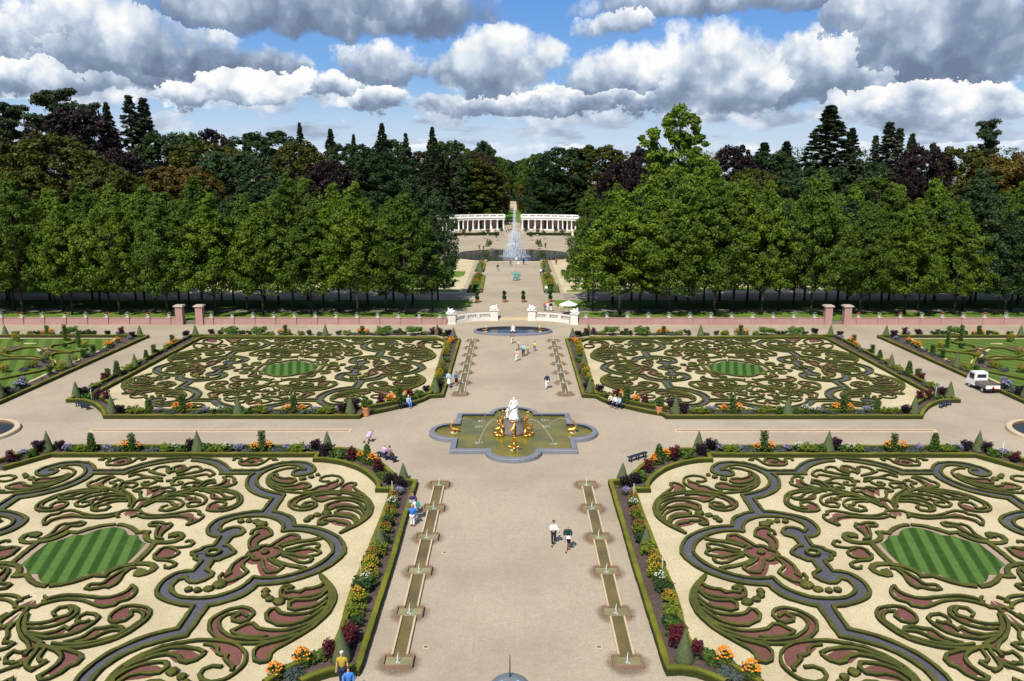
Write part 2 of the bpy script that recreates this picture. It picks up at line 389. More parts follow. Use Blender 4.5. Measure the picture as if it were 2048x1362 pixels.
# each motif: (name, where it lies in a quarter, strokes, red beds, clipped balls, symmetric over garden-ward axis?, over cross axis?)
def S(s, closed=False, w=0.27): return (s, closed, w)
MOTIFS = []
def motif(name, words, strokes, fills=(), balls=(), fb=True, lr=True): MOTIFS.append((name, words, strokes, fills, balls, fb, lr))
motif('shell_scroll', 'large shell-shaped clipped box scroll with red gravel between its ribs', [
 S('~@Q 935,172 870,230 812,300 787,370 802,450 852,540 932,622 1050,712 1180,792 1290,850 1365,892 1425,940 1435,985 * 1450,1010 1520,1025 1580,1000 1585,920 1540,872 1440,838 1300,805 1150,752'),
 S('~@Q 925,185 880,245 835,320 828,400 850,470 890,530 960,600 1060,670', w=.45),
 S('~@Q 895,235 935,285 1010,305 1080,312 1130,340 1200,332 1262,345 1275,312 1250,302 1205,302'),
 S('~@Q 1200,302 1235,280 1290,290 1328,340 1310,388 1230,405 1120,395 1000,380 920,345 870,300'),
 S('~@Q 852,300 905,362 980,405 1080,420 1180,422 1240,450 1245,498 1180,515 1080,500 980,467 900,420 850,365'),
 S('~@Q 860,430 930,482 1010,530 1110,552 1230,560 1330,540 1362,500 1420,512 1465,560 1450,610 1390,640 1350,660 1240,658 1120,628 1000,568 900,495'),
 S('~@Q 930,580 1020,632 1140,682 1280,710 1440,710 1540,690 1590,645 1650,650 1720,680 1800,720 1740,755 1620,778 1500,775 1458,765'),
 S('~@Q 930,610 1050,680 1180,732 1300,770 1450,800 1620,802 1780,780 1870,740 1925,680 1920,612 1850,562 1755,542 1685,552 1640,580'),
 S('~@Q 1000,680 1150,760 1300,802 1500,835 1700,840 1850,815 1960,770 2020,700 2010,622 1930,560 1820,510 1700,490 1612,510 1590,560 1640,610 1720,635 1790,615 1785,580 1725,562'),
], fills=['~@Q 885,275 950,300 1090,325 1160,352 1250,362 1290,320 1310,345 1290,385 1200,390 1060,380 950,345', '~@Q 940,410 1080,435 1180,438 1225,465 1190,495 1080,485 990,455', '~@Q 1040,550 1200,575 1330,560 1380,520 1430,545 1430,600 1340,640 1210,635 1100,600',
          '~@Q 1200,720 1400,735 1560,715 1600,672 1680,695 1770,728 1700,755 1500,755 1450,775 1330,755', '~@Q 1290,825 1440,855 1540,885 1570,930 1560,990 1480,1000 1445,960 1430,930 1360,870',
          '~@Q 1880,590 1950,600 2000,680 1950,760 1840,805 1780,805 1880,760 1935,690', '~@Q 1640,540 1700,535 1780,575 1790,600 1720,620 1640,590'],
 balls=['~@Q 1338,447 .36', '~@Q 1427,420 .29', '~@Q 1472,382 .25', '~@Q 1470,343 .25'])
motif('crescent_scroll', 'crescent-shaped clipped box scroll with a coiled tail and red gravel', [
 S('@1 1045,605 1180,612 1255,585 1235,540 1140,502 1000,486 880,503 805,550 792,620 860,690 960,742 1100,787 1300,822 1600,842 @2 200,838 400,818 600,778 740,705 808,620 795,540 720,460 600,400 450,358 300,338 200,340'),
 S('@1 885,575 905,605 1000,633 1090,662 1130,700 1200,702 1290,722 1350,762 1450,792 1600,805'),
 S('@1 1450,715 1475,662 1560,640 1660,652 1760,690 1900,706 @2 410,710 560,690 680,642 750,580 735,510 690,460', w=0.3),
 S('@1 1455,722 1600,755 1800,770 2000,768 @2 600,720 700,680 775,600', w=0.3),
 S('@2 600,450 690,500 680,565 600,612 450,640 300,640 212,600 232,558 330,548 460,552 560,530 605,500 600,450'),
], fills=['~@Q 1735,930 1820,885 1960,862 1985,895 1935,935 1895,965 1850,968 1870,1000 1830,1045 1780,1085 1735,1060 1715,1000', '~@D 270,915 330,885 430,878 540,895 480,925 440,955 345,955 290,940', '~@D 600,1045 650,1022 760,1030 900,1080 990,1130 850,1112 700,1092 630,1075'],
 balls=['@1 1295,492 .21', '@1 1427,535 .25', '@1 1608,572 .32'])
motif('border_fleur', 'small clipped box fleur with curled arms beside the cross hedge', [
 S('@2 695,172 622,172 650,135 740,140 820,185 900,240 1000,278 1140,282 1300,278 1365,250 1368,200 1325,160 1380,130 1480,145 1490,182'),
 S('@2 905,212 945,140 1050,125 1170,150 1235,188 1330,212'),
 S('@2 1060,208 1110,190 1170,205 1130,225 1060,208', True, 0.2)], fills=['@2 930,200 960,150 1060,150 1200,200 1340,225 1330,250 1160,255 1020,258'])
motif('bird_flower', 'clipped box flower with a fan tail and red gravel petals inside the slate path loop', [
 S('@5 610,540 800,572 1000,602 1250,652 1425,710', w=0.4),
 S('@5 1068,560 1082,492 1180,470 1270,475 * 1400,540 1550,630 1660,705'),
 S('@5 1068,562 1200,600 1400,660 1545,722 * 1455,745 1432,800 1470,850'),
 S('@5 1660,708 1750,690 1850,712 1925,765 * @6 405,830 400,740 330,680 180,620 100,580 110,500 170,440 290,425 400,450 490,492 520,560'),
 S('@6 400,500 378,560 470,612 550,700 562,790 530,862 440,885 540,920 588,965'),
 S('@5 640,850 650,800 740,780 850,755 1000,770 1200,808 1450,828'),
 S('@5 735,738 670,722 660,662 740,640 880,662 1050,710 1200,755 1350,785', w=0.24),
], fills=['@5 1475,862 1440,800 1460,750 1545,730 1400,665 1200,605 1075,560 1090,498 1180,480 1270,485 1400,550 1550,640 1660,715 1750,700 1850,720 1925,775 @6 410,840 405,740 330,680 180,620 110,580 120,500 170,450 290,435 390,455 385,500 370,560 465,615 540,700 550,790 520,862 430,885 530,925 575,970 @5 1765,870',
          '@5 800,855 850,792 1000,805 1150,840 1150,862'],
 balls=['@6 300,385 .42', '@6 402,328 .3', '@6 555,308 .24', '@6 722,318 .25'], fb='join')
motif('lawn_frame', 'clipped box frame round the striped lawn', [
 S('@7 1410,262 1250,280 1120,330 1040,390 1000,430 * 880,418 785,415 * 835,470 825,540 760,595 630,615 * 740,740 838,850', w=0.46),
 S('@7 600,630 400,630 250,605 130,558 82,500 105,460 185,438 255,445 308,475 315,525', w=0.5),
 S('@7 180,500 240,480 290,520', w=0.5),
 S('@7 480,562 560,545 625,530 635,470 605,370 562,305 600,292 740,290 762,278 700,225 600,213 500,225 420,252 335,240 312,280 355,330 450,400 535,480 560,540')],
 fills=['@7 400,300 500,300 560,430 545,490 470,400'], fb='join', lr='join')
motif('heart_scroll', 'S-shaped clipped box scroll round a red gravel heart beside the lawn', [
 S('@6 1860,722 1800,690 1732,702 1702,750 1762,800 1900,825 @7 205,731 330,722 450,732 550,780 605,840 662,885 668,940 600,985 420,995 290,1018 222,1060 250,1110 350,1150 438,1140 440,1105', w=0.25),
 S('@7 330,738 220,770 158,822 182,870 270,920 400,950 560,960 665,938', w=0.25)],
 fills=['@7 230,830 330,775 450,760 560,850 640,910 540,940 400,925 280,895'], fb=False)
motif('fish_scroll', 'long fish-shaped clipped box scroll with a red gravel head', [
 S('~@D 862,258 835,292 842,340 900,388 985,408 * 1025,440 1120,458 1200,440 1300,402 1450,385 1600,408 1685,430'),
 S('~@D 865,258 910,312 1000,352 1130,375 1280,360 1450,350 1600,373 1690,408')],
 fills=['~@D 850,300 920,340 1040,380 1180,395 1190,420 1110,440 1040,425 990,395 900,370'])
motif('spray_scroll', 'spreading spray of clipped box fronds ending in coiled scrolls', [
 S('~@D 1720,800 1600,830 1400,832 1200,802 1000,742 850,662 732,570 700,505 730,462 850,445 960,462 1050,520 1075,570 1020,598 930,580 872,535 880,495'),
 S('~@D 1600,790 1450,800 1300,790 1150,765 1000,718 880,650 782,580 758,525 800,492 880,490'),
 S('~@D 955,680 960,645 1030,632 1130,650 1205,655 1260,690 1340,742 1500,782'),
 S('~@D 958,668 1060,672 1160,712 1260,755 1400,788'),
 S('~@D 1790,715 1650,742 1500,722 1350,680 1230,612 1172,555 1200,522 1280,515 1358,550 1375,588 1310,600 1245,580'),
 S('~@D 1820,695 1700,705 1560,682 1480,640 * 1440,660 1410,632 1340,600'),
 S('~@D 1840,645 1700,648 1560,622 1440,570 1372,512 1370,472 1430,450 1530,465 1592,510 1572,540'),
 S('~@D 1820,605 1700,605 1580,578 1540,555 1450,530 1412,490 1440,465'),
 S('~@D 1825,520 1850,600 1845,680 1780,745 1690,795', w=.33),
 S('~@D 1865,525 1910,620 1885,720 1822,790 1812,860 1855,905'),
 S('~@D 1730,805 1740,850 1790,920 1840,1000 @D 1770,1040'),
 S('~@D 1725,825 1560,840 1420,862 1342,890 1330,930 1380,980 1440,1000 1520,1060 1620,1108 1705,1122 1725,1092 1640,1050 1560,992 1515,932 1540,872 1640,825'),
], fills=['~@D 1370,910 1500,890 1510,930 1560,1000 1630,1060 1580,1080 1480,1010 1420,975 1370,950', '~@D 910,495 990,500 1050,545 1050,580 980,575 910,550', '~@D 1150,675 1220,690 1330,750 1260,740 1190,715', '~@D 1270,620 1350,622 1430,665 1400,680 1320,655', '~@D 1460,665 1530,675 1600,715 1500,705',
          '~@D 1840,620 1870,600 1890,660 1860,740 1800,790 1790,860 1760,800 1700,795 1800,750 1850,690', '~@D 1460,560 1540,580 1580,595 1480,590', '~@D 715,500 750,480 760,560 740,550'])
motif('root_knot', 'clipped box knot and heart of red gravel at the root of the two sprays', [
 S('@8 645,1200 520,1198 432,1205 425,1260 520,1312 640,1345', w=0.27),
 S('@4 1825,345 1700,385 1755,450 1850,508 1975,585'),
 S('@4 1190,198 1170,150 1250,122 1350,130 1412,140 1480,112 1545,112'),
 S('@4 1232,202 1350,202 1450,258 1560,300 1630,325 1690,372'),
 S('@4 1545,185 1590,160 1600,205', w=0.22),
 S('@3 1784,812 1600,790 1450,742 1250,712 1050,722 930,780 800,830'),
 S('@3 1550,790 1640,850 1600,910 1480,910 1370,880 1345,835 1450,822'),
 S('@3 450,862 460,802 550,780 700,812 800,842 900,852 1000,832', w=0.24),
 S('@3 455,862 560,862 680,892 780,962 870,1030 1000,1042', w=0.24),
 S('@3 1000,850 1150,850 1280,900 1340,985 1250,970 1150,962 1062,1012 1100,1060', w=0.24),
 S('@3 470,625 500,560 600,512 720,500 820,542 1000,580 1300,625 1500,655', w=0.24),
 S('@3 482,635 600,682 645,622 800,642 1100,692 1400,702 1600,738', w=0.24),
 S('@3 850,520 840,440 950,410 1100,430 1200,500 1350,560 1500,600', w=0.24),
 S('@3 880,535 1000,560 1200,602 1450,642', w=0.22),
 S('@3 1250,450 1292,390 1400,388 1540,430 1588,480 1560,540 1450,560 1300,520', True, 0.22),
], fills=['@8 500,1230 645,1225 645,1320 540,1290', '@4 1790,385 1820,380 1880,430 1930,500 1930,540 1850,480 1770,430', '@4 1280,160 1420,160 1500,135 1560,130 1590,290 1480,240 1350,180', '@3 800,870 980,880 960,980 870,970', '@3 1300,450 1400,420 1530,460 1500,520 1380,510'])
# slate path between its hedges
PA = '@1 1545,372 1640,367 1740,382 1808,420 1818,460 1760,490 1640,490 1480,455 1380,410 1362,350 1400,290 1490,240 1620,215 1800,210 2000,225 @2 470,222 650,262 800,312 900,352 980,382 * 1540,380 * 1600,312 1700,238 1850,178 @3 681,195 900,172 1091,168'
PB = '@1 1550,365 1640,312 1760,277 1900,270 @2 300,267 460,282 620,322 780,382 900,442 980,512 1020,592 1000,682 920,752 800,802 650,842 450,882 * 530,1010 600,1110 670,1222 * 550,1242 430,1282 @5 1221,111 1180,180 1170,282 * 950,292 750,317 550,372 380,442 250,522 170,622 130,732 136,838'
PC = '@3 1094,252 900,262 700,302 500,362 360,442 290,532 270,602 * @2 1740,452 1080,452 * 1170,512 1220,602 1220,702 1150,792 1030,862 900,912 700,957 * 780,1062 850,1152 910,1217 * 1100,1227 1300,1257 1500,1292 @6 1035,204 1200,262 1320,342 1392,420 1410,500 1370,570 1270,602 1150,607 * 1210,692 1290,790 * 1390,802 1500,832 1560,880 1680,912 1752,955'
PD = '@5 1415,402 * 1398,310 1412,240 1500,170 1650,112 1800,92 2000,90 @6 650,202 850,242 1020,302 1140,382 1168,450 1110,500 * 1000,452 880,417 760,415 682,450 662,510 730,572 850,602 920,622 * 980,702 1060,790 * 960,800 920,850 872,880 848,935'
PE = '@5 1415,402 * 1300,387 1100,382 900,402 700,457 560,522 450,602 392,700 378,830'
motif('path_hedge', 'pair of low clipped box hedges lining the winding slate path', [S(PA, w=.33), S(PB, w=.33), S(PC, w=.33), S(PD, w=.33), S(PE, w=.33)])
LAWN = '@7 1452,362 1350,375 1262,412 1212,470 1195,522 * 985,527 * 968,592 910,650 820,690 * 962,850'
BH = 0.19
def offset(P, d):
    """inset a closed outline towards its inside (d>0), anticlockwise input"""
    n = len(P); out = []
    for i in range(n):
        a, b, c = P[i - 1], P[i], P[(i + 1) % n]
        u = (b - a).normalized(); v = (c - b).normalized(); nu = Vector((-u.y, u.x)); nv = Vector((-v.y, v.x))
        k = nu + nv; k = k / max(.3, k.length_squared) * 2
        out.append(b + k * d)
    return out
def build_motif(i):
    """one quarter (or joined halves) of a motif around the parterre's centre, as a mesh pair"""
    name, words, strokes, fills, balls, fb, lr = MOTIFS[i]
    syms = [(1, 1)]
    if fb == 'join': syms = [(1, 1), (1, -1)]
    if lr == 'join': syms = [(1, 1), (1, -1), (-1, 1), (-1, -1)]
    bm = bmesh.new(); fm = bmesh.new(); zi = [0]
    for sx, sy in syms:
        if sx == -1 or sy == -1: pass
        for s, closed, w in strokes:
            pts = [Vector((p.x * sx, p.y * sy)) for p in curve(rel(parse(s), s), 0.28, closed)]
            zi[0] += 1
            ribbon(bm, pts, w * 0.73, BH * (1 + 0.012 * (zi[0] % 7)), closed)
        for s in fills:
            pts = [Vector((p.x * sx, p.y * sy)) for p in curve(rel(parse(s, 0.05), s), 0.35, True)]
            ar = sum(a.x * b.y - b.x * a.y for a, b in zip(pts, pts[1:] + pts[:1]))
            if ar < 0: pts.reverse()
            nr = 1.0 if s[0] == '~' else -1.0; nr *= sy; q_ = offset(pts, -0.10); n_ = len(pts); pts2 = []
            for i_ in range(n_):
                tg = (pts[(i_ + 1) % n_] - pts[i_ - 1]); tg = tg.normalized() if tg.length > 1e-6 else Vector((1, 0))
                pts2.append(q_[i_] + Vector((0, nr)) * 0.20 * max(0, nr * -tg.x))
            pts = pts2
            if lr != 'join' and max(p.x for p in pts) > -.01: pts = [Vector((min(p.x, -.004), p.y)) for p in pts]
            if fb == 'join': pts = [Vector((p.x, max(p.y, .004) if sy > 0 else min(p.y, -.004))) for p in pts]
            poly(fm, pts, 0.030 + 0.0012 * (zi[0] % 9)); zi[0] += 1
        for s in balls:
            *q, r = s.split(); p = rel(parse(' '.join(q), 0.2), s)[0][0]
            ball(bm, (p.x * sx, p.y * sy, 0.13), float(r), 1, 1, 0.62 if float(r) > .25 else .8, 2, 0, 0.25, len(bm.verts) % 17)
    if name == 'bird_flower':
        p = rel(parse('@5 1765,850', 0.2))[0][0]; ball(bm, (p.x, p.y, 0.14), 0.28, 1, 1, 0.7, 2)
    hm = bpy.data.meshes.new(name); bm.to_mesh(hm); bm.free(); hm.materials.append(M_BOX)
    g = None
    if len(fm.faces): g = bpy.data.meshes.new('red_gravel_bed'); fm.to_mesh(g); g.materials.append(G_RED)
    fm.free()
    return hm, g
MM = [build_motif(i) for i in range(len(MOTIFS))]
# slate path, rose sand, lawn meshes around the centre
def flat_mesh(name, polys, z, m):
    bm = bmesh.new()
    for p in polys: poly(bm, p, z)
    me = bpy.data.meshes.new(name); bm.to_mesh(me); bm.free(); me.materials.append(m); return me
a_, b_, c_, d_, e_ = (curve(rel(parse(s, 0.25)), 0.4) for s in (PA, PB, PC, PD, PE))
slate_q = a_ + c_ + d_[::-1] + e_[1:] + b_[::-1]
SL = flat_mesh('slate_path', [[(p.x * sx, p.y * sy) for p in slate_q] for sx in (1, -1) for sy in (1, -1)], 0.034, G_SLATE)
lw = curve(rel(parse(LAWN, 0.03)), 0.4)
lawn_half = [Vector((p.x, p.y)) for p in lw] + [Vector((p.x, -p.y)) for p in lw[::-1]]
lawn_full = lawn_half + [Vector((-p.x, p.y)) for p in lawn_half[::-1]]
fr = curve(rel(parse(MOTIFS[4][2][0][0], 0.25)), 0.4)
fr_h = fr + [Vector((p.x, -p.y)) for p in fr[::-1]]
ROSE = flat_mesh('sand_margin', [fr_h + [Vector((-p.x, p.y)) for p in fr_h[::-1]]], 0.026, G_ROSE)
m, t, b = mat('striped_lawn')
co = obj_co(t); x, y, z = t.sep(co)
# mown bands run away and to the left
u = t.m('SUBTRACT', t.m('MULTIPLY', x, 0.969), t.m('MULTIPLY', y, 0.247))
st = t.m('LESS_THAN', t.m('FRACT', t.m('DIVIDE', t.m('ADD', u, 50.0 - (27.31 - PCX) * 0.969 + (53.36 - PNY) * 0.247), 1.0)), 0.5)
n = t.noise(co, 14, 4, 0.7); n2 = t.noise(co, 1.2, 4)
st = t.mr(t.m('PINGPONG', t.m('ADD', t.m('DIVIDE', t.m('ADD', u, 50.25 - (27.31 - PCX) * 0.969 + (53.36 - PNY) * 0.247), 1.0), t.m('MULTIPLY', t.m('SUBTRACT', t.noise(co, 3.0, 4), 0.5), 0.12)), 0.5), 0.16, 0.34)
ca = t.mix(n, (0.062, 0.135, 0.028, 1), (0.11, 0.205, 0.045, 1)); cb = t.mix(n, (0.02, 0.055, 0.008, 1), (0.036, 0.085, 0.013, 1))
c = t.mix(st, ca, cb); c = t.mix(t.m('MULTIPLY', t.mr(n2, 0.45, 0.7), 0.5), c, (0.06, 0.11, 0.02, 1))
t.l.new(c, b.inputs['Base Color']); b.inputs['Roughness'].default_value = 0.9; b.inputs['Specular IOR Level'].default_value = 0.15
M_STRIPE = m
LAWNM = flat_mesh('striped_lawn', [lawn_full], 0.045, M_STRIPE)
PART = [(+1, PNY, 1, 'near right parterre'), (-1, PNY, 1, 'near left parterre'), (+1, PFY, -1, 'far right parterre'), (-1, PFY, -1, 'far left parterre')]
GV = {}
for sx, cy, fy, pname in PART:
    o = link('gravel_path', SL, loc=(sx * PCX, cy, 0)); tag(o, kind='structure'); o.scale = (1, 1, 1)
    o = link('sand_path', ROSE, loc=(sx * PCX, cy, 0)); tag(o, kind='structure')
    o = link('striped_lawn', LAWNM, loc=(sx * PCX, cy, 0)); tag(o, kind='structure'); o.scale = (-sx * -1, 1, 1)
    for i, (name, words, strokes, fills, balls, fb, lr) in enumerate(MOTIFS):
        hm, g = MM[i]
        for mx in ([1] if lr == 'join' else [1, -1]):
            for my in ([1] if fb in ('join', False) else [1, -1]):
                ax_ = sx * mx; ay = fy * my if fb != False else 1
                ex = sx * mx * 1; side = 'inner' if mx == 1 else 'outer'; end = 'rear' if (my * (1 if fy == 1 else -1)) == 1 else 'front'
                r_ = empty(name, (sx * PCX, cy, 0)) if g else link(name, hm, loc=(sx * PCX, cy, 0))
                r_.scale = (sx * mx, my * fy, 1) if fb != 'join' else (sx * mx, 1, 1)
                where = pname if lr == 'join' else ((side + ' half of the ' if fb in ('join', False) else side + ' ' + end + ' quarter of ') + pname)
                lab = words + ', ' + where
                if len(lab.split()) > 16: lab = ' '.join(words.split()[:8]) + ', ' + where
                tag(r_, lab, 'box hedge', name.replace('_', ' ') + 's of the parterres')
                if g:
                    link('hedge', hm, parent=r_); link('red_gravel_bed', g, parent=r_)
    # ring of box on the slate plate
    for mx in (1, -1):
        if (sx, fy, mx) == (1, 1, 1):
            bm = bmesh.new(); p = rel(parse('@6 1300,955'))[0][0]
            ribbon(bm, [Vector(q) for q in ring_pts(p.x, 0, 0.42, 18)], 0.2, 0.26, True); poly(bm, ring_pts(p.x, 0, 0.3, 12), 0.05, 1)
            RG = bpy.data.meshes.new('box_ring'); bm.to_mesh(RG); bm.free(); RG.materials.append(M_BOX); RG.materials.append(G_CREAM)
        o = link('box_ring', RG, loc=(sx * PCX, cy, 0)); o.scale = (sx * mx, 1, 1)
        tag(o, 'small clipped box ring on the slate path plate, ' + ('inner' if mx == 1 else 'outer') + ' side of ' + pname, 'box hedge', 'box rings on the slate plates')
# ------------------------------------------------------------------ ground sheets
bm = bmesh.new(); poly(bm, [(-900, -60), (900, -60), (900, 3000), (-900, 3000)], 0.0)
tag(bmo('ground', bm, G_PATH), kind='structure')
def mirror(pts): return [Vector((-p[0], p[1])) for p in pts]
def px(s, h=0.0, step=0.5, closed=False): return curve(parse(s, h), step, closed)
# outlines of the near and far right parterres (hedge centre lines)
NI = '@Q 1480,1229 1330,1130 1200,1060 1060,1000 910,945 @Q 815,915 * 720,705 620,350 470,0 @A 495,1130 400,880 300,620 228,410 * 372,410 * @1 45,690 80,610 150,525 250,438 400,348 550,283 750,223 950,183 1200,153 1350,150 * 1298,52 * @2 1000,55 @B 300,70 1595,72 * @B 1800,130 2034,195'
NO = '@Q 1130,1215 1000,1155 850,1105 700,1080 570,1085 * 220,-10 @A 160,850 5,338 * 178,325 * 200,290 270,228 350,160 470,85 620,30 @p 1395,895 1400,890 * @p 1700,890 1960,890 * @p 2010,905 2080,925'
FI = '@M 325,750 260,560 160,208 * 268,172 * @M 2040,172 @p 1643,672 * 1657,676 * 1865,785 * @p 1850,793 1832,805 1822,818 * 1500,818 1345,818 * @p 1345,812 * @p 1300,808 1250,798 1212,788 1192,784 *'
FO = '@p 1133,676 * 1167,787.5 * 1193,789 * 1212,798 1250,808.5 1292,818 1327,824 * 1335,829.5 * 1500,829.5 1843,829.5 * 1848,818 1862,806 1884,798.5 1917,797.5 * 1672,669 * 1646,669 *'
BORD = {}
def border(name, sidx, s, h, w, lab, closed=False, step=0.4):
    P = parse(s, h); P = [[Vector((p.x * sidx, p.y)), c] for p, c in P]
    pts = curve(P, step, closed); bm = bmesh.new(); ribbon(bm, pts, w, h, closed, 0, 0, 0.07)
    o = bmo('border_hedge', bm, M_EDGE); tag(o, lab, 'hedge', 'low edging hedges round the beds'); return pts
def half(pts, sidx): return pts
BW, BHT = 0.36, 0.42
for sidx, sd_ in ((1, 'right'), (-1, 'left')):
    ni = border('n', sidx, NI, BHT, BW, 'inner low box edging between flower bed and cream gravel, near %s parterre' % sd_)
    no = border('n', sidx, NO, BHT, BW, 'outer low box edging beside the paths, near %s parterre' % sd_)
    fi = border('n', sidx, FI, BHT, BW, 'inner low box edging between flower bed and cream gravel, far %s parterre' % sd_, True)
    fo = border('n', sidx, FO, BHT, BW, 'outer low box edging beside the paths, far %s parterre' % sd_, True)
    # cream gravel and soil sheets (soil lies under, gravel on top)
    bm = bmesh.new(); x1 = 58 * sidx
    poly(bm, no + [Vector((70 * sidx, no[-1].y)), Vector((70 * sidx, 24)), Vector((no[0].x, 24))], 0.008); tag(bmo('soil_ground', bm, G_SOIL), kind='structure')
    bm = bmesh.new(); poly(bm, ni + [Vector((68 * sidx, ni[-1].y)), Vector((68 * sidx, 25)), Vector((ni[0].x, 25))], 0.016); tag(bmo('gravel_ground', bm, G_CREAM), kind='structure')
    bm = bmesh.new(); poly(bm, fo, 0.008); tag(bmo('soil_ground', bm, G_SOIL), kind='structure')
    bm = bmesh.new(); poly(bm, fi, 0.016); tag(bmo('gravel_ground', bm, G_CREAM), kind='structure')
# ------------------------------------------------------------------ upper garden sheets (half a metre above the sunken garden)
UZ = 0.5
def usheet(name, pts, z, m, kind='structure'):
    bm = bmesh.new(); poly(bm, pts, z); return tag(bmo(name, bm, m), kind=kind)
def grass(name, c0, c1, sc_=0.5, stripe=None):
    m, t, b = mat(name); co = world_co(t)
    n = t.noise(co, sc_, 5, 0.6); n2 = t.noise(co, 11, 4, 0.75)
    c = t.mix(t.m('MULTIPLY', t.m('ADD', n, n2), 0.5), c0 + (1,), c1 + (1,))
    if stripe:
        x, y, z = t.sep(co); u = t.m('ADD', t.m('MULTIPLY', x, stripe[0]), t.m('MULTIPLY', y, stripe[1]))
        st = t.mr(t.m('FRACT', t.m('DIVIDE', u, stripe[2])), 0.4, 0.6)
        c = t.mix(t.m('MULTIPLY', st, 0.5), c, tuple(v * 0.5 for v in c0) + (1,))
    t.l.new(c, b.inputs['Base Color']); b.inputs['Roughness'].default_value = 0.95; b.inputs['Specular IOR Level'].default_value = 0.1
    return m
M_GRASS = grass('park_grass', (0.06, 0.12, 0.015), (0.17, 0.26, 0.045))
M_GRASS_S = grass('striped_grass', (0.075, 0.13, 0.022), (0.14, 0.22, 0.04), 1.0, (0.9, 0.43, 1.6))
M_FLOOR = grass('forest_floor', (0.03, 0.035, 0.012), (0.07, 0.08, 0.02), 0.2)
yW = at(1026, 649.5, 0).y + 0.5
UE = [Vector((-900, yW)), Vector((-10.6, yW)), Vector((-9.0, 131.0)), Vector((-5.6, 133.2)), Vector((5.6, 133.2)), Vector((9.0, 131.0)), Vector((10.6, yW)), Vector((900, yW)), Vector((900, 900)), Vector((-900, 900))]
# raised ground with its retaining edge
bm = bmesh.new(); poly(bm, UE, UZ - 0.012)
for a, b in zip(UE[:7], UE[1:8]): bm.faces.new([bm.verts.new(v) for v in ((a.x, a.y, -0.02), (b.x, b.y, -0.02), (b.x, b.y, UZ - 0.012), (a.x, a.y, UZ - 0.012))])
tag(bmo('upper_ground', bm, G_PATH), kind='structure')
def yy(py): return at(1026, py, UZ).y
for s_ in (1, -1):
    def rect(x0, x1, y0, y1): return [Vector((s_ * a, b)) for a, b in ((x0, y0), (x1, y0), (x1, y1), (x0, y1))][::s_]
    usheet('grass_ground', rect(10.8, 300, yW + .4, yy(623)), UZ + .0, M_GRASS)
    usheet('avenue_road', rect(15, 300, yy(623), yy(617.5)), UZ + .004, G_ASPH)
    usheet('grass_ground', [Vector((s_ * a, b)) for a, b in ((8.3, yy(616.5)), (7.6, yy(612)), (7.4, yy(600)), (300, yy(600)), (300, yy(617.5)), (14, yy(617.5)))], UZ + .008, M_GRASS)
    usheet('avenue_road', rect(9.5, 300, yy(598.5), yy(587.5)), UZ + .012, G_ASPH)
    # parterres of the upper garden
    usheet('gravel_ground', rect(9.9, 62, yy(586), yy(520)), UZ + .016, G_CREAM)
    usheet('grass_ground', rect(64, 300, yy(586), 330), UZ + .016, M_GRASS)
    usheet('gravel_ground', rect(22, 60, yy(519), yy(476)), UZ + .016, G_CREAM)
# shaped lawns inside the upper parterres
LW = []
def lawn(pts, z=UZ + .02):
    for s_ in (1, -1): usheet('lawn_ground', [Vector((s_ * p[0], p[1])) for p in pts], z, M_GRASS)
def ell(cx, cy, rx, ry, n=20): return [(cx + rx * math.cos(6.2832 * k / n), cy + ry * math.sin(6.2832 * k / n)) for k in range(n)]
rr = random.Random(3)
lawn([(10.5, yy(584)), (24, yy(584)), (24, yy(579)), (17, yy(577)), (13, yy(579)), (10.5, yy(581))])
for cx, py, rx, ry in ((15, 573, 3.4, 2.0), (20, 573, 2.2, 3.0), (14.5, 562, 3.2, 2.3), (20, 559, 4.0, 3.0), (14.5, 553, 3.0, 1.6), (30, 577, 5, 2), (30, 565, 3, 6), (37, 570, 3.5, 4), (44, 577, 6, 2.2), (44, 563, 5, 3), (53, 570, 4, 6), (30, 548, 7, 4), (42, 545, 5, 3), (52, 548, 5, 5), (22, 545, 3, 4)):
    lawn(ell(cx, yy(py), rx, ry))
lawn([(11, yy(552)), (19, yy(552)), (19, yy(540)), (11, yy(543))])
for cx, py, rx, ry in ((26, 487, 7, 5), (36, 480, 6, 6), (40, 496, 8, 4)): lawn(ell(cx, yy(py), rx, ry))
# narrow planted strips along the central walk
for (xa, xb, p0, p1) in ((-7.4, -5.3, 585.5, 551.5), (-6.6, -4.0, 543, 528)): pass
# ------------------------------------------------------------------ brick wall, gates, urns
def brick_mat():
    m, t, b = mat('pink_brick'); co = obj_co(t)
    x, y, z = t.sep(co); v = t.comb(t.m('ADD', x, y), z, 0.0)
    br = t.node('ShaderNodeTexBrick'); t.l.new(v, br.inputs['Vector'])
    br.inputs['Color1'].default_value = (0.40, 0.20, 0.165, 1); br.inputs['Color2'].default_value = (0.29, 0.15, 0.13, 1); br.inputs['Mortar'].default_value = (0.44, 0.33, 0.29, 1)
    br.inputs['Scale'].default_value = 1.0; br.inputs['Brick Width'].default_value = 0.22; br.inputs['Row Height'].default_value = 0.07; br.inputs['Mortar Size'].default_value = 0.008
    n = t.noise(co, 0.5, 5, 0.65)
    c = t.mix(t.mr(n, 0.3, 0.75, 0, 0.55), br.outputs[0], (0.42, 0.28, 0.26, 1))
    t.l.new(c, b.inputs['Base Color']); b.inputs['Roughness'].default_value = 0.9; b.inputs['Specular IOR Level'].default_value = 0.2
    return m
M_BRICK = brick_mat()
M_COPE = plain('weathered_stone', (0.50, 0.42, 0.36), 0.85, var=0.25)
M_WHITE = plain('white_marble', (0.80, 0.79, 0.76), 0.55, var=0.05, bump=0.1)
M_CREAMW = plain('white_stonework', (0.70, 0.665, 0.60), 0.7, var=0.12, scale=1.5)
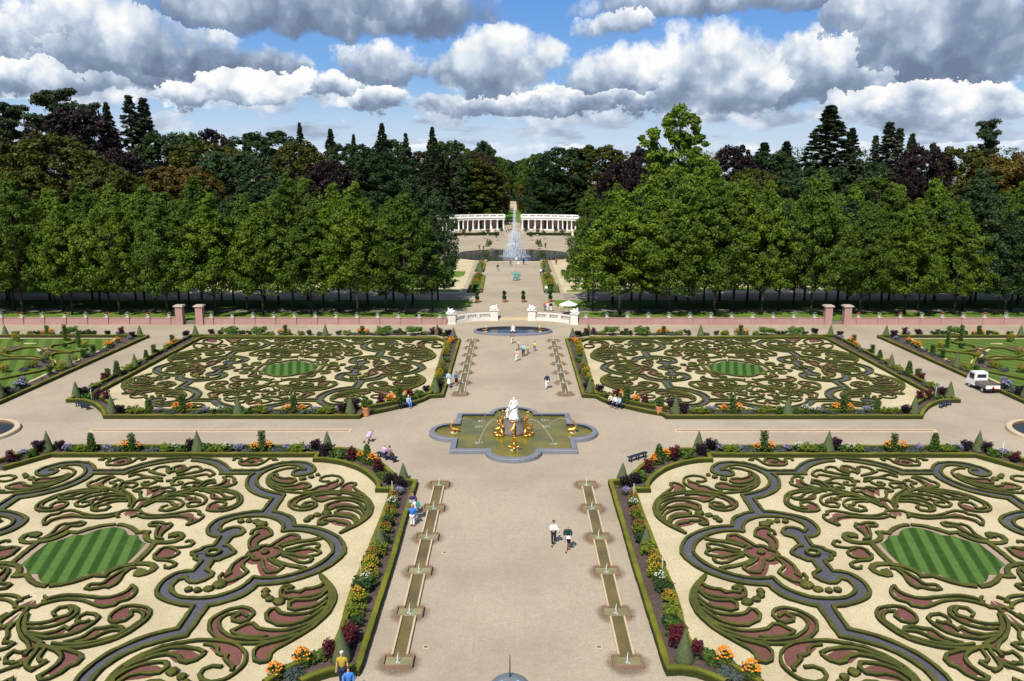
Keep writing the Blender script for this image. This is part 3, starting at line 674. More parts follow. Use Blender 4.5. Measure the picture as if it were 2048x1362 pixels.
M_GOLD = plain('gilding', (0.78, 0.43, 0.10), 0.42, 1.0, var=0.15)
M_LEAD = plain('blue_grey_stone', (0.185, 0.195, 0.225), 0.6, var=0.2, scale=2.0)
M_LEADW = plain('wet_dark_stone', (0.035, 0.033, 0.042), 0.35, var=0.3)
M_SAND = plain('sandstone', (0.56, 0.44, 0.29), 0.8, var=0.22, scale=2.0)
M_RUST = plain('algae_stained_sandstone', (0.24, 0.15, 0.095), 0.8, var=0.3, scale=3.0)
M_WOOD = plain('dark_blue_paint', (0.018, 0.026, 0.05), 0.45, var=0.2)
M_TERRA = plain('terracotta', (0.55, 0.24, 0.10), 0.8, var=0.15)
M_TEAL = plain('verdigris_copper', (0.10, 0.33, 0.30), 0.6, var=0.25, scale=9)
M_ROCK = plain('tufa_rock', (0.16, 0.14, 0.13), 0.9, var=0.6, scale=9, bump=0.8)
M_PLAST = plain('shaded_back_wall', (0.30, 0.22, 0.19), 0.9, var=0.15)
M_DARK = plain('dark_opening', (0.02, 0.018, 0.018), 0.5)
M_IRON = plain('dark_iron', (0.03, 0.03, 0.035), 0.5)
M_BLOOM_O = plain('orange_blossom', (0.80, 0.22, 0.008), 0.7, var=0.3, scale=14)
WPX = [-81, -39, 2, 43, 85, 129, 171, 213, 255, 296, 338]
LPX = [423, 464.5, 506, 547.5, 589, 631, 672.5, 714, 755.5, 797, 838.5, 880]
RPX = [1172, 1214, 1255, 1297, 1338, 1380, 1422, 1463, 1505, 1546, 1587, 1629]
EPX = [1716, 1758, 1800, 1843, 1884, 1926, 1968, 2011, 2052, 2094, 2136]
WY = yW - 0.25
def wx(pxx): return at(pxx, 649.5, 0).x
def wall_seg(x0, x1, piers, lab):
    w = empty('brick_wall', (0, WY, 0)); tag(w, lab, 'wall', 'brick walls of the sunken garden')
    bm = bmesh.new(); box(bm, x0, x1, -.15, .15, 0, 1.02); box(bm, x0, x1, -.17, -.15, 0, .2); bmo('wall_face', bm, M_BRICK, w)
    bm = bmesh.new(); box(bm, x0, x1, -.2, .2, 1.02, 1.11); bmo('coping', bm, M_BRICK, w)
    for p in piers:
        bm = bmesh.new(); box(bm, p - .3, p + .3, -.3, .22, 0, 1.13); box(bm, p - .36, p + .36, -.36, .26, 1.13, 1.22, 1); bmo('pier', bm, [M_BRICK, M_COPE], w)
xg = {k: wx(k) for k in (360, 400, 1655, 1693)}
wall_seg(wx(-95), xg[360] - .45, [wx(p) for p in WPX], 'long pink brick wall with urns, left of the left gate pillars')
wall_seg(xg[400] + .45, -10.5, [wx(p) for p in LPX], 'long pink brick wall with urns, between left gate and white balustrade')
wall_seg(10.5, xg[1655] - .45, [wx(p) for p in RPX], 'long pink brick wall with urns, between white balustrade and right gate')
wall_seg(xg[1693] + .45, wx(2150), [wx(p) for p in EPX], 'long pink brick wall with urns, right of the right gate pillars')
gp = None
for k, (p, lab) in enumerate(((360, 'left of the two brick gate pillars beside the far left parterre'), (400, 'right of the two brick gate pillars beside the far left parterre'), (1655, 'left of the two brick gate pillars beside the far right parterre'), (1693, 'right of the two brick gate pillars beside the far right parterre'))):
    if gp is None:
        gp = empty('gate_pillar'); o = gp
        bm = bmesh.new(); box(bm, -.55, .55, -.5, .5, .2, 2.82); box(bm, -.6, .6, -.55, .55, 0, .2); bmo('shaft', bm, M_BRICK, gp)
        bm = bmesh.new(); box(bm, -.64, .64, -.6, .6, 2.82, 2.9); box(bm, -.76, .76, -.7, .7, 2.9, 3.06); box(bm, -.62, .62, -.58, .58, 3.06, 3.15); bmo('cap', bm, M_COPE, gp)
    else: o = copy_tree(gp)
    o.location = (xg[p], WY, 0); tag(o, lab, 'gate pillar', 'brick gate pillars')
for a, b, lab in ((360, 400, 'low iron gate between the left pair of brick pillars'), (1655, 1693, 'low iron gate between the right pair of brick pillars')):
    bm = bmesh.new(); x0, x1 = xg[a] + .42, xg[b] - .42
    for z in (.08, .62): box(bm, x0, x1, -.015, .015, z, z + .04)
    n = 18
    for k in range(n): xx = x0 + (x1 - x0) * (k + .5) / n; box(bm, xx - .012, xx + .012, -.012, .012, .08, .72)
    tag(bmo('iron_gate', bm, M_IRON, loc=(0, WY, 0.02)), lab, 'gate')
# urn with plant
M_URNF = plain('pale_leaves', (0.34, 0.38, 0.27), 0.8, var=0.5, scale=20)
M_URNG = plain('aloe_leaves', (0.13, 0.26, 0.20), 0.7, var=0.4, scale=12)
M_URNR = plain('red_blossom', (0.42, 0.12, 0.06), 0.7, var=0.6, scale=20)
def tuft(bm, n, R_, h, seed, base=0.0, w=.07, m=0):
    r = random.Random(seed)
    for k in range(n):
        a = r.uniform(0, 6.283); e = r.uniform(.15, 1.35); L = R_ * r.uniform(.6, 1.1)
        d = Vector((math.cos(a) * math.cos(e), math.sin(a) * math.cos(e), math.sin(e) * h / R_)); q = Vector((-math.sin(a), math.cos(a), 0)) * w * r.uniform(.6, 1.4)
        c = Vector((0, 0, base)); t = c + d * L
        f = bm.faces.new([bm.verts.new(v) for v in (c + d * L * .2 - q * .4, c + d * L * .6 - q, t, c + d * L * .6 + q)]); f.material_index = m
URN = []
for k, mm in enumerate((M_URNF, M_URNG, M_URNR)):
    u = empty('urn_planter'); URN.append(u)
    bm = bmesh.new(); lathe(bm, [(.14, 0), (.15, .03), (.07, .08), (.07, .12), (.16, .18), (.22, .28), (.24, .34), (.2, .33)], 14); bmo('urn', bm, M_CREAMW, u, smooth=False)
    bm = bmesh.new(); tuft(bm, 90, .34, .34, k + 4, .3); bmo('plant', bm, mm, u)
KIND = ['pale grey-leaved', 'blue-green spiky', 'reddish']
ui = 0
for grp, wn in ((WPX, 'leftmost wall'), (LPX, 'wall right of left gate'), (RPX, 'wall left of right gate'), (EPX, 'rightmost wall')):
    for i, p in enumerate(grp):
        k = (0 if i % 2 == 0 else 1) if wn != 'rightmost wall' else (0 if i % 2 else 2)
        if wn == 'leftmost wall': k = 0 if i % 2 == 0 else 2
        used = URN[k].get('used'); o = copy_tree(URN[k]) if used else URN[k]; URN[k]['used'] = 1
        o.location = (wx(p), WY, 1.22); o.scale = (1.25,) * 3
        tag(o, 'urn with %s plant, %s pier from left, %s' % (KIND[k], ORD[i], wn), 'urn', 'planted urns on the wall piers')
# ------------------------------------------------------------------ white balustrade with crouching figures
def sphinx():
    """crouching winged figure facing outwards (+x)"""
    bm = bmesh.new()
    ball(bm, (-.15, 0, .28), .42, 1.25, .75, .72, 2, 0, .2, 1); ball(bm, (.28, 0, .34), .27, .9, .85, 1.2, 2, 0, .2, 2)
    ball(bm, (.36, 0, .72), .14, 1, .9, 1.15, 2, 0, .1, 3); tube(bm, [(.33, 0, .45), (.35, 0, .66)], [.12, .08])
    for s in (-.16, .16):
        tube(bm, [(.35, s, .25), (.5, s, .1), (.72, s, .06)], [.11, .09, .07]); tube(bm, [(-.45, s * 1.4, .25), (-.15, s * 1.8, .14), (.1, s * 1.8, .07)], [.2, .12, .06])
        bm.verts.ensure_lookup_table()
        tube(bm, [(.15, s * 1.1, .45), (-.1, s * 1.5, .62), (-.35, s * 1.4, .66)], [.1, .09, .03])
    tube(bm, [(-.62, 0, .2), (-.72, .1, .38), (-.6, .15, .5)], [.07, .05, .02])
    return bm
SPH = None
def pillar(x, y, rz, lab):
    o = empty('balustrade_pillar', (x, y, 0), rz); tag(o, lab, 'pillar', 'white balustrade pillars')
    bm = bmesh.new(); box(bm, -.68, .68, -.6, .6, 0, .22); box(bm, -.6, .6, -.52, .52, .22, 1.52); box(bm, -.3, .3, -.545, -.52, .45, 1.3); bmo('shaft', bm, M_CREAMW, o)
    bm = bmesh.new(); box(bm, -.66, .66, -.58, .58, 1.52, 1.62); box(bm, -.74, .74, -.66, .66, 1.62, 1.74); bmo('cap', bm, M_CREAMW, o)
for s, sn in ((-1, 'left'), (1, 'right')):
    po = Vector((s * 9.85, 129.35)); pi_ = Vector((s * 2.95 + s * .1, 132.6))
    pillar(po.x, po.y, -s * .35, 'white panelled pillar at the outer end of the %s balustrade' % sn)
    pillar(pi_.x, pi_.y, 0, 'white panelled pillar at the inner end of the %s balustrade' % sn)
    for p, fl, nm in ((po, s, 'outer'), (pi_, -s, 'inner')):
        bm = sphinx(); o = bmo('sphinx_statue', bm, M_WHITE, loc=(p.x, p.y, 1.74)); o.rotation_euler.z = 0 if fl > 0 else math.pi
        tag(o, 'white crouching sphinx statue on the %s pillar of the %s balustrade' % (nm, sn), 'statue', 'sphinx statues')
    b_ = empty('balustrade', (0, 0, 0)); tag(b_, 'white stone balustrade curving between two sphinx pillars, %s of the steps' % sn, 'balustrade', 'curved white balustrades')
    pts = curve([[Vector((po.x - s * .7, po.y + .25)), False], [Vector((s * 7.4, 131.2)), False], [Vector((s * 5.3, 132.2)), False], [Vector((pi_.x + s * .62, pi_.y)), False]], 0.25)
    for nm, w, z0, z1 in (('plinth', .5, 0, .45), ('base_rail', .42, .45, .52), ('top_rail', .46, 1.12, 1.3)):
        bm = bmesh.new()
        for a, b in zip(pts, pts[1:]):
            d = (b - a).normalized(); n = Vector((-d.y, d.x)) * w / 2
            vs = [bm.verts.new((q.x, q.y, z)) for z in (z0, z1) for q in (a - n, b - n, b + n, a + n)]
            for q in ((3, 2, 1, 0), (4, 5, 6, 7), (0, 1, 5, 4), (2, 3, 7, 6)): bm.faces.new([vs[i] for i in q])
        bmesh.ops.remove_doubles(bm, verts=bm.verts, dist=.001); bmo(nm, bm, M_CREAMW, b_)
    bm0 = bmesh.new(); lathe(bm0, [(.07, 0), (.05, .05), (.085, .18), (.05, .4), (.045, .5), (.07, .6)], 8); bal = bpy.data.meshes.new('baluster'); bm0.to_mesh(bal); bm0.free(); bal.materials.append(M_CREAMW)
    L = len(pts)
    for k in range(1, L - 1):
        if k in (L // 3, 2 * L // 3):
            bm = bmesh.new(); box(bm, -.28, .28, -.27, .27, .46, 1.1); o = bmo('post', bm, M_CREAMW, b_, (pts[k].x, pts[k].y, 0)); d = pts[k + 1] - pts[k - 1]; o.rotation_euler.z = math.atan2(d.y, d.x)
        elif k not in (L // 3 - 1, L // 3 + 1, 2 * L // 3 - 1, 2 * L // 3 + 1): link('baluster', bal, parent=b_, loc=(pts[k].x, pts[k].y, .52))
# steps up to the walk
bm = bmesh.new()
for k in range(3): box(bm, -2.4, 2.4, 132.55 + .35 * k, 133.6, .165 * k, .165 * (k + 1) - .002)
tag(bmo('steps', bm, M_SAND), 'three low broad stone steps between the inner sphinx pillars', 'steps')
# ------------------------------------------------------------------ water and basins
def water_mat(name, shallow, deep, rough=0.05, sc_=5.0, bump=.25):
    m, t, b = mat(name); co = world_co(t)
    n = t.noise(co, .35, 4, .6)
    c = t.mix(t.mr(n, .35, .65), shallow + (1,), deep + (1,))
    t.l.new(c, b.inputs['Base Color']); b.inputs['Roughness'].default_value = rough; b.inputs['IOR'].default_value = 1.33; b.inputs['Specular IOR Level'].default_value = 0.28
    bp = t.node('ShaderNodeBump'); bp.inputs['Strength'].default_value = bump; bp.inputs['Distance'].default_value = .05
    t.l.new(t.noise(co, sc_, 3, .6), bp.inputs['Height']); t.l.new(bp.outputs[0], b.inputs['Normal'])
    return m
W_OLIVE = water_mat('olive_water', (0.20, 0.17, 0.02), (0.12, 0.115, 0.028), .08, 4, .5)
W_DARK = water_mat('dark_water', (0.045, 0.05, 0.045), (0.03, 0.035, 0.035))
W_CH = water_mat('channel_water', (0.19, 0.145, 0.05), (0.12, 0.095, 0.04), .2, 9, .5)
W_BAS = water_mat('cascade_basin_water', (0.30, 0.28, 0.15), (0.20, 0.18, 0.085), .2, 9, .5)
m, t, b = mat('water_spray'); co = obj_co(t); b.inputs['Base Color'].default_value = (.74, .82, .92, 1); b.inputs['Roughness'].default_value = .6
tp = t.node('ShaderNodeBsdfTransparent'); ms = t.node('ShaderNodeMixShader')
x_, y_, z_ = t.sep(co); n = t.noise(t.comb(t.m('MULTIPLY', x_, 7.), t.m('MULTIPLY', y_, 7.), t.m('MULTIPLY', z_, .7)), 1., 5, .75)
t.l.new(t.mr(n, .38, .74, .05, .62), ms.inputs[0]); t.l.new(tp.outputs[0], ms.inputs[1]); t.l.new(b.outputs[0], ms.inputs[2]); t.l.new(ms.outputs[0], t.n['Material Output'].inputs[0])
M_SPRAY = m
m, t, b = mat('thin_water_jet'); b.inputs['Base Color'].default_value = (.85, .88, .9, 1); b.inputs['Roughness'].default_value = .3
tp = t.node('ShaderNodeBsdfTransparent'); ms = t.node('ShaderNodeMixShader'); ms.inputs[0].default_value = .45
t.l.new(tp.outputs[0], ms.inputs[1]); t.l.new(b.outputs[0], ms.inputs[2]); t.l.new(ms.outputs[0], t.n['Material Output'].inputs[0])
M_JET = m
def rim(bm, outer, w, z0, z1, slope=0.0, mi_top=0, mi_in=1, mi_out=0, depth=-.35):
    inn = offset(outer, w); top_o = offset(outer, slope)
    n = len(outer)
    lay = [[bm.verts.new((p.x, p.y, z)) for p in P] for P, z in ((outer, z0), (outer, z1 - .06), (top_o, z1), (inn, z1), (inn, depth))]
    for j, mi in enumerate((mi_out, mi_top, mi_top, mi_in)):
        for i in range(n):
            f = bm.faces.new((lay[j][i], lay[j][(i + 1) % n], lay[j + 1][(i + 1) % n], lay[j + 1][i])); f.material_index = mi
    return inn
def basin(name, outer, w, h, wz, watermat, lab, cat, loc, mats, group=None, slope=.06):
    o = empty(name, loc); tag(o, lab, cat, group)
    bm = bmesh.new(); inn = rim(bm, outer, w, 0, h, slope); bmo('rim', bm, mats, o)
    bm = bmesh.new(); poly(bm, inn, wz); bmo('water', bm, watermat, o)
    return o
FC = Vector((0.05, 73.97))
def quatre(a, c, r):
    P = []
    for q in range(4):
        ang = q * math.pi / 2; Rm = Matrix.Rotation(ang, 2)
        P.append(Rm @ Vector((a, -a))) if False else None
        # right side lobe then corner, anticlockwise
        P.append(Rm @ Vector((a, -r)))
        for k in range(1, 16):
            t_ = -math.pi / 2 + math.pi * k / 16; P.append(Rm @ Vector((a + r * .93 * math.cos(t_), r * math.sin(t_))))
        P.append(Rm @ Vector((a, r))); P.append(Rm @ Vector((a, a)))
    return P
fb = basin('fountain_basin', quatre(5.6, 0, 2.45), .52, .38, .16, W_OLIVE, 'large lobed blue-grey stone fountain basin of olive water in the crossing', 'fountain basin', (FC.x, FC.y, 0), [M_LEAD, M_LEADW])
fb['group'] = 'fountain basins'
basin('fountain_basin', [Vector(p) for p in ring_pts(0, 0, 5.95, 48, 3.1)], .38, .35, .12, W_DARK, 'oval blue-grey stone basin of dark water in front of the white balustrade', 'fountain basin', (0, 122.7, 0), [M_LEAD, M_LEADW], 'fountain basins')
for s, sn in ((-1, 'left'), (1, 'right')):
    basin('round_basin', [Vector(p) for p in ring_pts(0, 0, 4.1, 40)], .5, .3, .08, W_DARK, 'round sandstone basin cut off by the %s edge of the picture' % sn, 'fountain basin', (s * 50.75, 73.9, 0), [M_SAND, M_RUST], 'round basins')
kb = [Vector(p) for p in ring_pts(0, 0, 17.4, 40)]
kb = [Vector((max(-15.6, min(15.6, p.x)) , max(-16.4, min(16.4, p.y)))) for p in kb]
ko = basin('great_basin', kb, .45, .12, .04, W_DARK, 'great basin of dark water under the tall jet', 'fountain basin', (0, 228.6, UZ), [M_SAND, M_RUST], 'fountain basins', .03)
# pond lies on the raised garden
# ---- tall jet
jt = empty('tall_fountain', (0.4, 225.4, UZ + .05)); tag(jt, 'tall white water jet rising from the great basin before the colonnade', 'fountain')
def spray(parent, prof, seg, name='spray', rag=0.08, seed=0, mt=None):
    bm = bmesh.new(); r = random.Random(seed); rings = []
    for R_, z in prof: rings.append([bm.verts.new((R_ * (1 + r.uniform(-rag, rag)) * math.cos(6.2832 * k / seg), R_ * (1 + r.uniform(-rag, rag)) * math.sin(6.2832 * k / seg), z)) for k in range(seg)])
    for a, b in zip(rings, rings[1:]):
        for k in range(seg): bm.faces.new((a[k], a[(k + 1) % seg], b[(k + 1) % seg], b[k]))
    return bmo(name, bm, mt or M_SPRAY, parent)
spray(jt, [(.75, 0), (.72, 3), (.66, 6), (.62, 8.5), (.5, 10.5), (.36, 12.2), (.2, 13.1), (.04, 13.6)], 16, 'jet', .14, 1)
spray(jt, [(.45, 0), (.42, 5), (.35, 9), (.22, 12.3), (.03, 13.3)], 12, 'jet_core', .14, 2)
spray(jt, [(2.15, 0), (2.1, 2.5), (2.0, 4.4), (1.8, 5.6), (1.4, 6.5), (.7, 7.0)], 44, 'falling_water', .07, 3)
spray(jt, [(2.6, 0), (2.5, 1.5), (2.3, 3.0), (1.9, 4.0)], 40, 'falling_water', .09, 4)
spray(jt, [(1.5, 0), (1.4, 3), (1.2, 5.2), (.8, 7.0)], 30, 'falling_water', .1, 5)
for k in range(22):
    a = 6.2832 * k / 22; bm = bmesh.new(); tube(bm, [(3.0 * math.cos(a), 3.0 * math.sin(a), 0), (2.95 * math.cos(a), 2.95 * math.sin(a), 1.6), (2.85 * math.cos(a), 2.85 * math.sin(a), 2.5)], [.13, .09, .04], 5); bmo('ring_jet', bm, M_SPRAY, jt)
spray(jt, [(4.4, .06), (3.8, .1), (2.2, .25), (.5, .35)], 40, 'foam', .04, 6)
# ---- centre group of the Venus-type fountain
st = empty('marble_statue', (FC.x + .02, FC.y - .25, 1.62))
tag(st, 'white marble statue of a draped standing woman on the fountain rock', 'statue')
def skin(name, joints, bones, mt, parent=None, loc=(0, 0, 0), sub=2, rz=0.0, root=0, sc_=1.0, smooth=True):
    me = bpy.data.meshes.new(name); me.from_pydata([tuple(c * sc_ for c in j[:3]) for j in joints], bones, [])
    o = link(name, me, mt, parent, loc); o.rotation_euler.z = rz
    md = o.modifiers.new('skin', 'SKIN'); md.use_smooth_shade = smooth; md.branch_smoothing = .6
    sv = me.skin_vertices[0].data if me.skin_vertices else None
    if sv is None:
        bm = bmesh.new(); bm.from_mesh(me); bm.verts.layers.skin.verify(); bm.to_mesh(me); bm.free(); sv = me.skin_vertices[0].data
    for i, j in enumerate(joints):
        rx = j[3] * sc_; ry = (j[4] if len(j) > 4 else j[3]) * sc_
        sv[i].radius = (rx, ry); sv[i].use_root = (i == root)
    if sub:
        s2 = o.modifiers.new('sub', 'SUBSURF'); s2.levels = sub; s2.render_levels = sub
    return o
# figure about 2 m: draped legs, bare torso, one arm down to a small winged child
K = 1.18
skin('body', [(0, 0, 1.0, .19, .15), (0, 0, 1.2, .155, .12), (0, -.02, 1.42, .19, .13), (0, 0, 1.53, .07, .07), (0, -.02, 1.62, .085, .09), (0, -.03, 1.73, .09, .1),
 (-.2, 0, 1.46, .075, .075), (-.3, -.05, 1.22, .055, .055), (-.38, -.18, 1.02, .04, .04), (-.4, -.24, .96, .03, .03), (.2, 0, 1.46, .075, .075), (.3, .0, 1.22, .055, .055), (.2, -.15, 1.05, .045, .045), (.12, -.2, 1.0, .035, .035)],
 [(0, 1), (1, 2), (2, 3), (3, 4), (4, 5), (2, 6), (6, 7), (7, 8), (8, 9), (2, 10), (10, 11), (11, 12), (12, 13)], M_WHITE, st, (0, 0, 0), 2, 0, 0, K)
bm = bmesh.new()
nseg = 28; rings = []
for z, rx, ry in ((0, .42, .36), (.15, .38, .33), (.45, .33, .28), (.75, .3, .24), (1.0, .27, .2), (1.1, .22, .17), (1.12, .1, .1)):
    rings.append([bm.verts.new((K * (rx + .035 * math.sin(k * 6.2832 / nseg * 7 + z * 2)) * math.cos(6.2832 * k / nseg), K * (ry + .035 * math.sin(k * 6.2832 / nseg * 7 + z * 2)) * math.sin(6.2832 * k / nseg), z * K)) for k in range(nseg)])
for a, b in zip(rings, rings[1:]):
    for k in range(nseg): bm.faces.new((a[k], a[(k + 1) % nseg], b[(k + 1) % nseg], b[k]))
tube(bm, [(.3 * K, -.1, 1.2 * K), (.1, -.3, 1.0 * K), (-.25 * K, -.3, .8 * K), (-.36 * K, -.2, .45 * K)], [.05, .08, .08, .04])
bmo('drapery', bm, M_WHITE, st, smooth=True)
skin('child', [(-.48, -.2, .5, .1), (-.5, -.2, .68, .11), (-.5, -.2, .8, .06), (-.5, -.22, .9, .09), (-.44, -.2, .3, .07), (-.44, -.2, .05, .06), (-.56, -.22, .3, .07), (-.58, -.2, .05, .06), (-.4, -.26, .78, .04), (-.34, -.26, .95, .03), (-.6, -.24, .7, .04), (-.62, -.3, .58, .03)],
 [(0, 1), (1, 2), (2, 3), (0, 4), (4, 5), (0, 6), (6, 7), (1, 8), (8, 9), (1, 10), (10, 11)], M_WHITE, st, (0, 0, 0), 1, 0, 0, K)
rk = empty('fountain_rock', (FC.x, FC.y, .12)); tag(rk, 'rocky pedestal with a gilded shell under the white marble statue', 'pedestal')
bm = bmesh.new(); lathe(bm, [(1.3, 0), (1.15, .35), (1.0, .8), (.85, 1.15), (.74, 1.4), (.7, 1.5)], 20)
for v in bm.verts: v.co += Vector((noise.noise(v.co * 4), noise.noise(v.co * 4 + Vector((5, 0, 0))), 0)) * .14
bmo('rock', bm, M_ROCK, rk)
bm = bmesh.new(); lathe(bm, [(.16, 0), (.4, .1), (.52, .2), (.46, .22), (.1, .1)], 18, (0, -.62, 1.15), 1, .6)
for v in bm.verts: v.co.x *= 1 + .06 * math.sin(math.atan2(v.co.y + .62, v.co.x) * 9)
bmo('gilded_shell', bm, M_GOLD, rk)
bm = bmesh.new(); lathe(bm, [(.62, 0), (.62, .1), (.5, .12)], 24, (0, 0, 1.4)); bmo('plinth', bm, M_ROCK, rk)
def triton(x, y, rz, lab):
    o = empty('gilded_triton', (x, y, .12), rz); tag(o, lab, 'statue', 'gilded tritons round the rock')
    # torso leans back from the rock, tail coiled, conch raised; +y faces away from rock
    J = [(0, 0, .45, .2, .16), (0, -.02, .72, .17, .13), (0, 0, .98, .21, .14), (0, .02, 1.13, .07), (0, .03, 1.28, .12, .12), (0, .03, 1.38, .09, .09),
         (-.26, 0, 1.05, .08), (-.42, .1, .85, .065), (-.45, .28, .98, .05), (-.44, .34, 1.02, .045), (.26, 0, 1.05, .08), (.36, .06, 1.3, .065), (.3, .12, 1.55, .05), (.28, .14, 1.62, .045),
         (-.2, .05, .3, .17), (-.42, .12, .18, .16), (-.62, .32, .16, .12), (-.55, .55, .2, .08), (-.35, .6, .3, .05), (.2, .05, .3, .17), (.42, .12, .18, .16), (.6, .34, .16, .12), (.5, .56, .2, .08), (.3, .6, .3, .05)]
    B = [(0, 1), (1, 2), (2, 3), (3, 4), (4, 5), (2, 6), (6, 7), (7, 8), (8, 9), (2, 10), (10, 11), (11, 12), (12, 13), (0, 14), (14, 15), (15, 16), (16, 17), (17, 18), (0, 19), (19, 20), (20, 21), (21, 22), (22, 23)]
    skin('body', J, B, M_GOLD, o, (0, 0, 0), 1)
    bm = bmesh.new(); tube(bm, [(.28, .14, 1.62), (.25, .2, 1.78), (.22, .3, 1.9)], [.05, .1, .03]); bmo('conch', bm, M_GOLD, o)
    bm = bmesh.new(); ball(bm, (0, .5, .15), .28, 1.2, 1, .7, 2, 0, .3, 3); bmo('sea_shell', bm, M_GOLD, o); return o
triton(FC.x - 1.15, FC.y - .75, R(130), 'gilded triton with raised conch at the front left of the fountain rock')
triton(FC.x + 1.15, FC.y - .75, R(-130), 'gilded triton with raised conch at the front right of the fountain rock')
triton(FC.x - 1.05, FC.y + .8, R(40), 'gilded triton behind the rock, left of the marble statue')
triton(FC.x + 1.05, FC.y + .8, R(-40), 'gilded triton behind the rock, right of the marble statue')
def dolphin(x, y, z, rz, lab, K_=1.0, name='gilded_dolphin'):
    o = empty(name, (x, y, z), rz); o.scale = (K_,) * 3; tag(o, lab, 'statue', 'gilded dolphins in the basin')
    skin('body', [(0, .35, .22, .16, .15), (0, .1, .25, .2, .19), (0, -.15, .32, .19), (0, -.28, .52, .15), (0, -.2, .74, .11), (0, -.05, .9, .07), (0, .05, 1.0, .04), (.16, .08, 1.06, .05, .02), (-.16, .08, 1.06, .05, .02), (0, .5, .3, .1, .06), (0, .5, .14, .1, .05)],
         [(0, 1), (1, 2), (2, 3), (3, 4), (4, 5), (5, 6), (6, 7), (6, 8), (0, 9), (0, 10)], M_GOLD, o, (0, 0, 0), 1, 0, 1)
    bm = bmesh.new()
    for s in (-1, 1): tube(bm, [(s * .15, .1, .25), (s * .4, 0, .3), (s * .5, -.1, .42)], [.08, .07, .02])
    bmo('fins', bm, M_GOLD, o); bm = bmesh.new(); lathe(bm, [(.3, -.1), (.3, .05), (.22, .1)], 12); bmo('base', bm, M_SAND, o)
dolphin(FC.x - 5.55, FC.y, .15, R(-90), 'gilded dolphin spouting in the left lobe of the basin', 1.15)
dolphin(FC.x + 5.55, FC.y, .15, R(90), 'gilded dolphin spouting in the right lobe of the basin', 1.15)
dolphin(FC.x + .05, FC.y - 4.9, .15, R(180), 'gilded dolphin in the front lobe of the basin', 1.15)
dolphin(FC.x, FC.y + 5.4, .15, R(0), 'gilded dolphin in the rear lobe behind the rock', 1.0)
bm = bmesh.new(); tube(bm, [(0, 0, 0), (0, .1, .75)], [.035, .02]); ball(bm, (0, .1, .78), .1); o = bmo('gilded_spout', bm, M_GOLD, loc=(FC.x + .05, FC.y - 3.5, .15)); tag(o, 'thin gilded spout before the rock, behind the front dolphin', 'spout')
o = empty('gilded_swan', (FC.x, FC.y - 1.35, .15)); tag(o, 'tall gilded dolphin plunging down the front face of the rock', 'statue')
o.name = 'plunging_dolphin'
skin('body', [(0, -.25, .15, .18), (0, -.15, .45, .22, .2), (0, .0, .85, .17), (.05, .12, 1.15, .11), (.15, .12, 1.3, .06), (-.2, .15, .6, .08, .04), (-.38, .3, 1.2, .03)], [(0, 1), (1, 2), (2, 3), (3, 4), (1, 5), (5, 6)], M_GOLD, o, (0, 0, 0), 1, 0, 1)
def arc_jet(a, b, hgt, lab, splash=True, r=.014):
    a = Vector(a); b = Vector(b); pts = [a.lerp(b, k / 14) + Vector((0, 0, 4 * hgt * (k / 14) * (1 - k / 14))) for k in range(15)]
    o = empty('water_jet', a); tag(o, lab, 'water jet', 'thin arching water jets')
    bm = bmesh.new(); tube(bm, [p - a for p in pts], [r] * 15, 6); bmo('stream', bm, M_JET, o)
    if splash:
        bm = bmesh.new(); rr_ = random.Random(int(b.x * 10))
        for k in range(16): ball(bm, (b.x - a.x + rr_.uniform(-.35, .35), b.y - a.y + rr_.uniform(-.2, .2), b.z - a.z + rr_.uniform(0, .05)), rr_.uniform(.02, .06), 1.6, 1, .4, 1)
        bmo('splash', bm, M_JET, o)
zw = FC.y
arc_jet((-5.3, zw + .1, 1.2), (-3.2, zw + 1.6, .17), .55, 'thin water jet from the left dolphin towards the rock')
arc_jet((5.4, zw + .1, 1.2), (3.25, zw + 1.7, .17), .55, 'thin water jet from the right dolphin towards the rock')
arc_jet((-1.4, zw - .6, 1.6), (-3.1, zw - 3.0, .17), .7, 'thin water jet falling to the front left of the basin')
arc_jet((1.4, zw - .6, 1.6), (3.7, zw - 3.3, .17), .7, 'thin water jet falling to the front right of the basin')
arc_jet((-1.2, zw + .9, 1.8), (-3.1, zw + 3.5, .17), .6, 'thin water jet falling to the rear left of the basin', True)
arc_jet((1.2, zw + .9, 1.8), (3.2, zw + 3.7, .17), .6, 'thin water jet falling to the rear right of the basin', True)
# oval basin figures
o = empty('river_god_statue', (0, 122.4, .12)); tag(o, 'small white reclining figure in the middle of the oval basin', 'statue')
skin('body', [(0, 0, .3, .26, .2), (0, 0, .55, .2, .15), (0, 0, .78, .2, .14), (0, 0, .9, .07), (0, 0, 1.03, .11), (-.25, -.1, .75, .07), (-.35, -.2, .5, .05), (.25, -.1, .75, .07), (.3, -.25, .5, .05), (-.2, -.2, .25, .14), (-.35, -.4, .1, .08), (.2, -.2, .25, .14), (.3, -.42, .1, .08)], [(0, 1), (1, 2), (2, 3), (3, 4), (2, 5), (5, 6), (2, 7), (7, 8), (0, 9), (9, 10), (0, 11), (11, 12)], M_CREAMW, o, (0, 0, 0), 1)
bm = bmesh.new(); ball(bm, (0, 0, .05), .5, 1, .8, .4, 2, 0, .4, 2); bmo('rock', bm, M_ROCK, o)
dolphin(-4.15, 122.4, .12, R(70), 'gilded dolphin in the left end of the oval basin', 1.0)
dolphin(4.15, 122.4, .12, R(-70), 'gilded dolphin in the right end of the oval basin', 1.0)
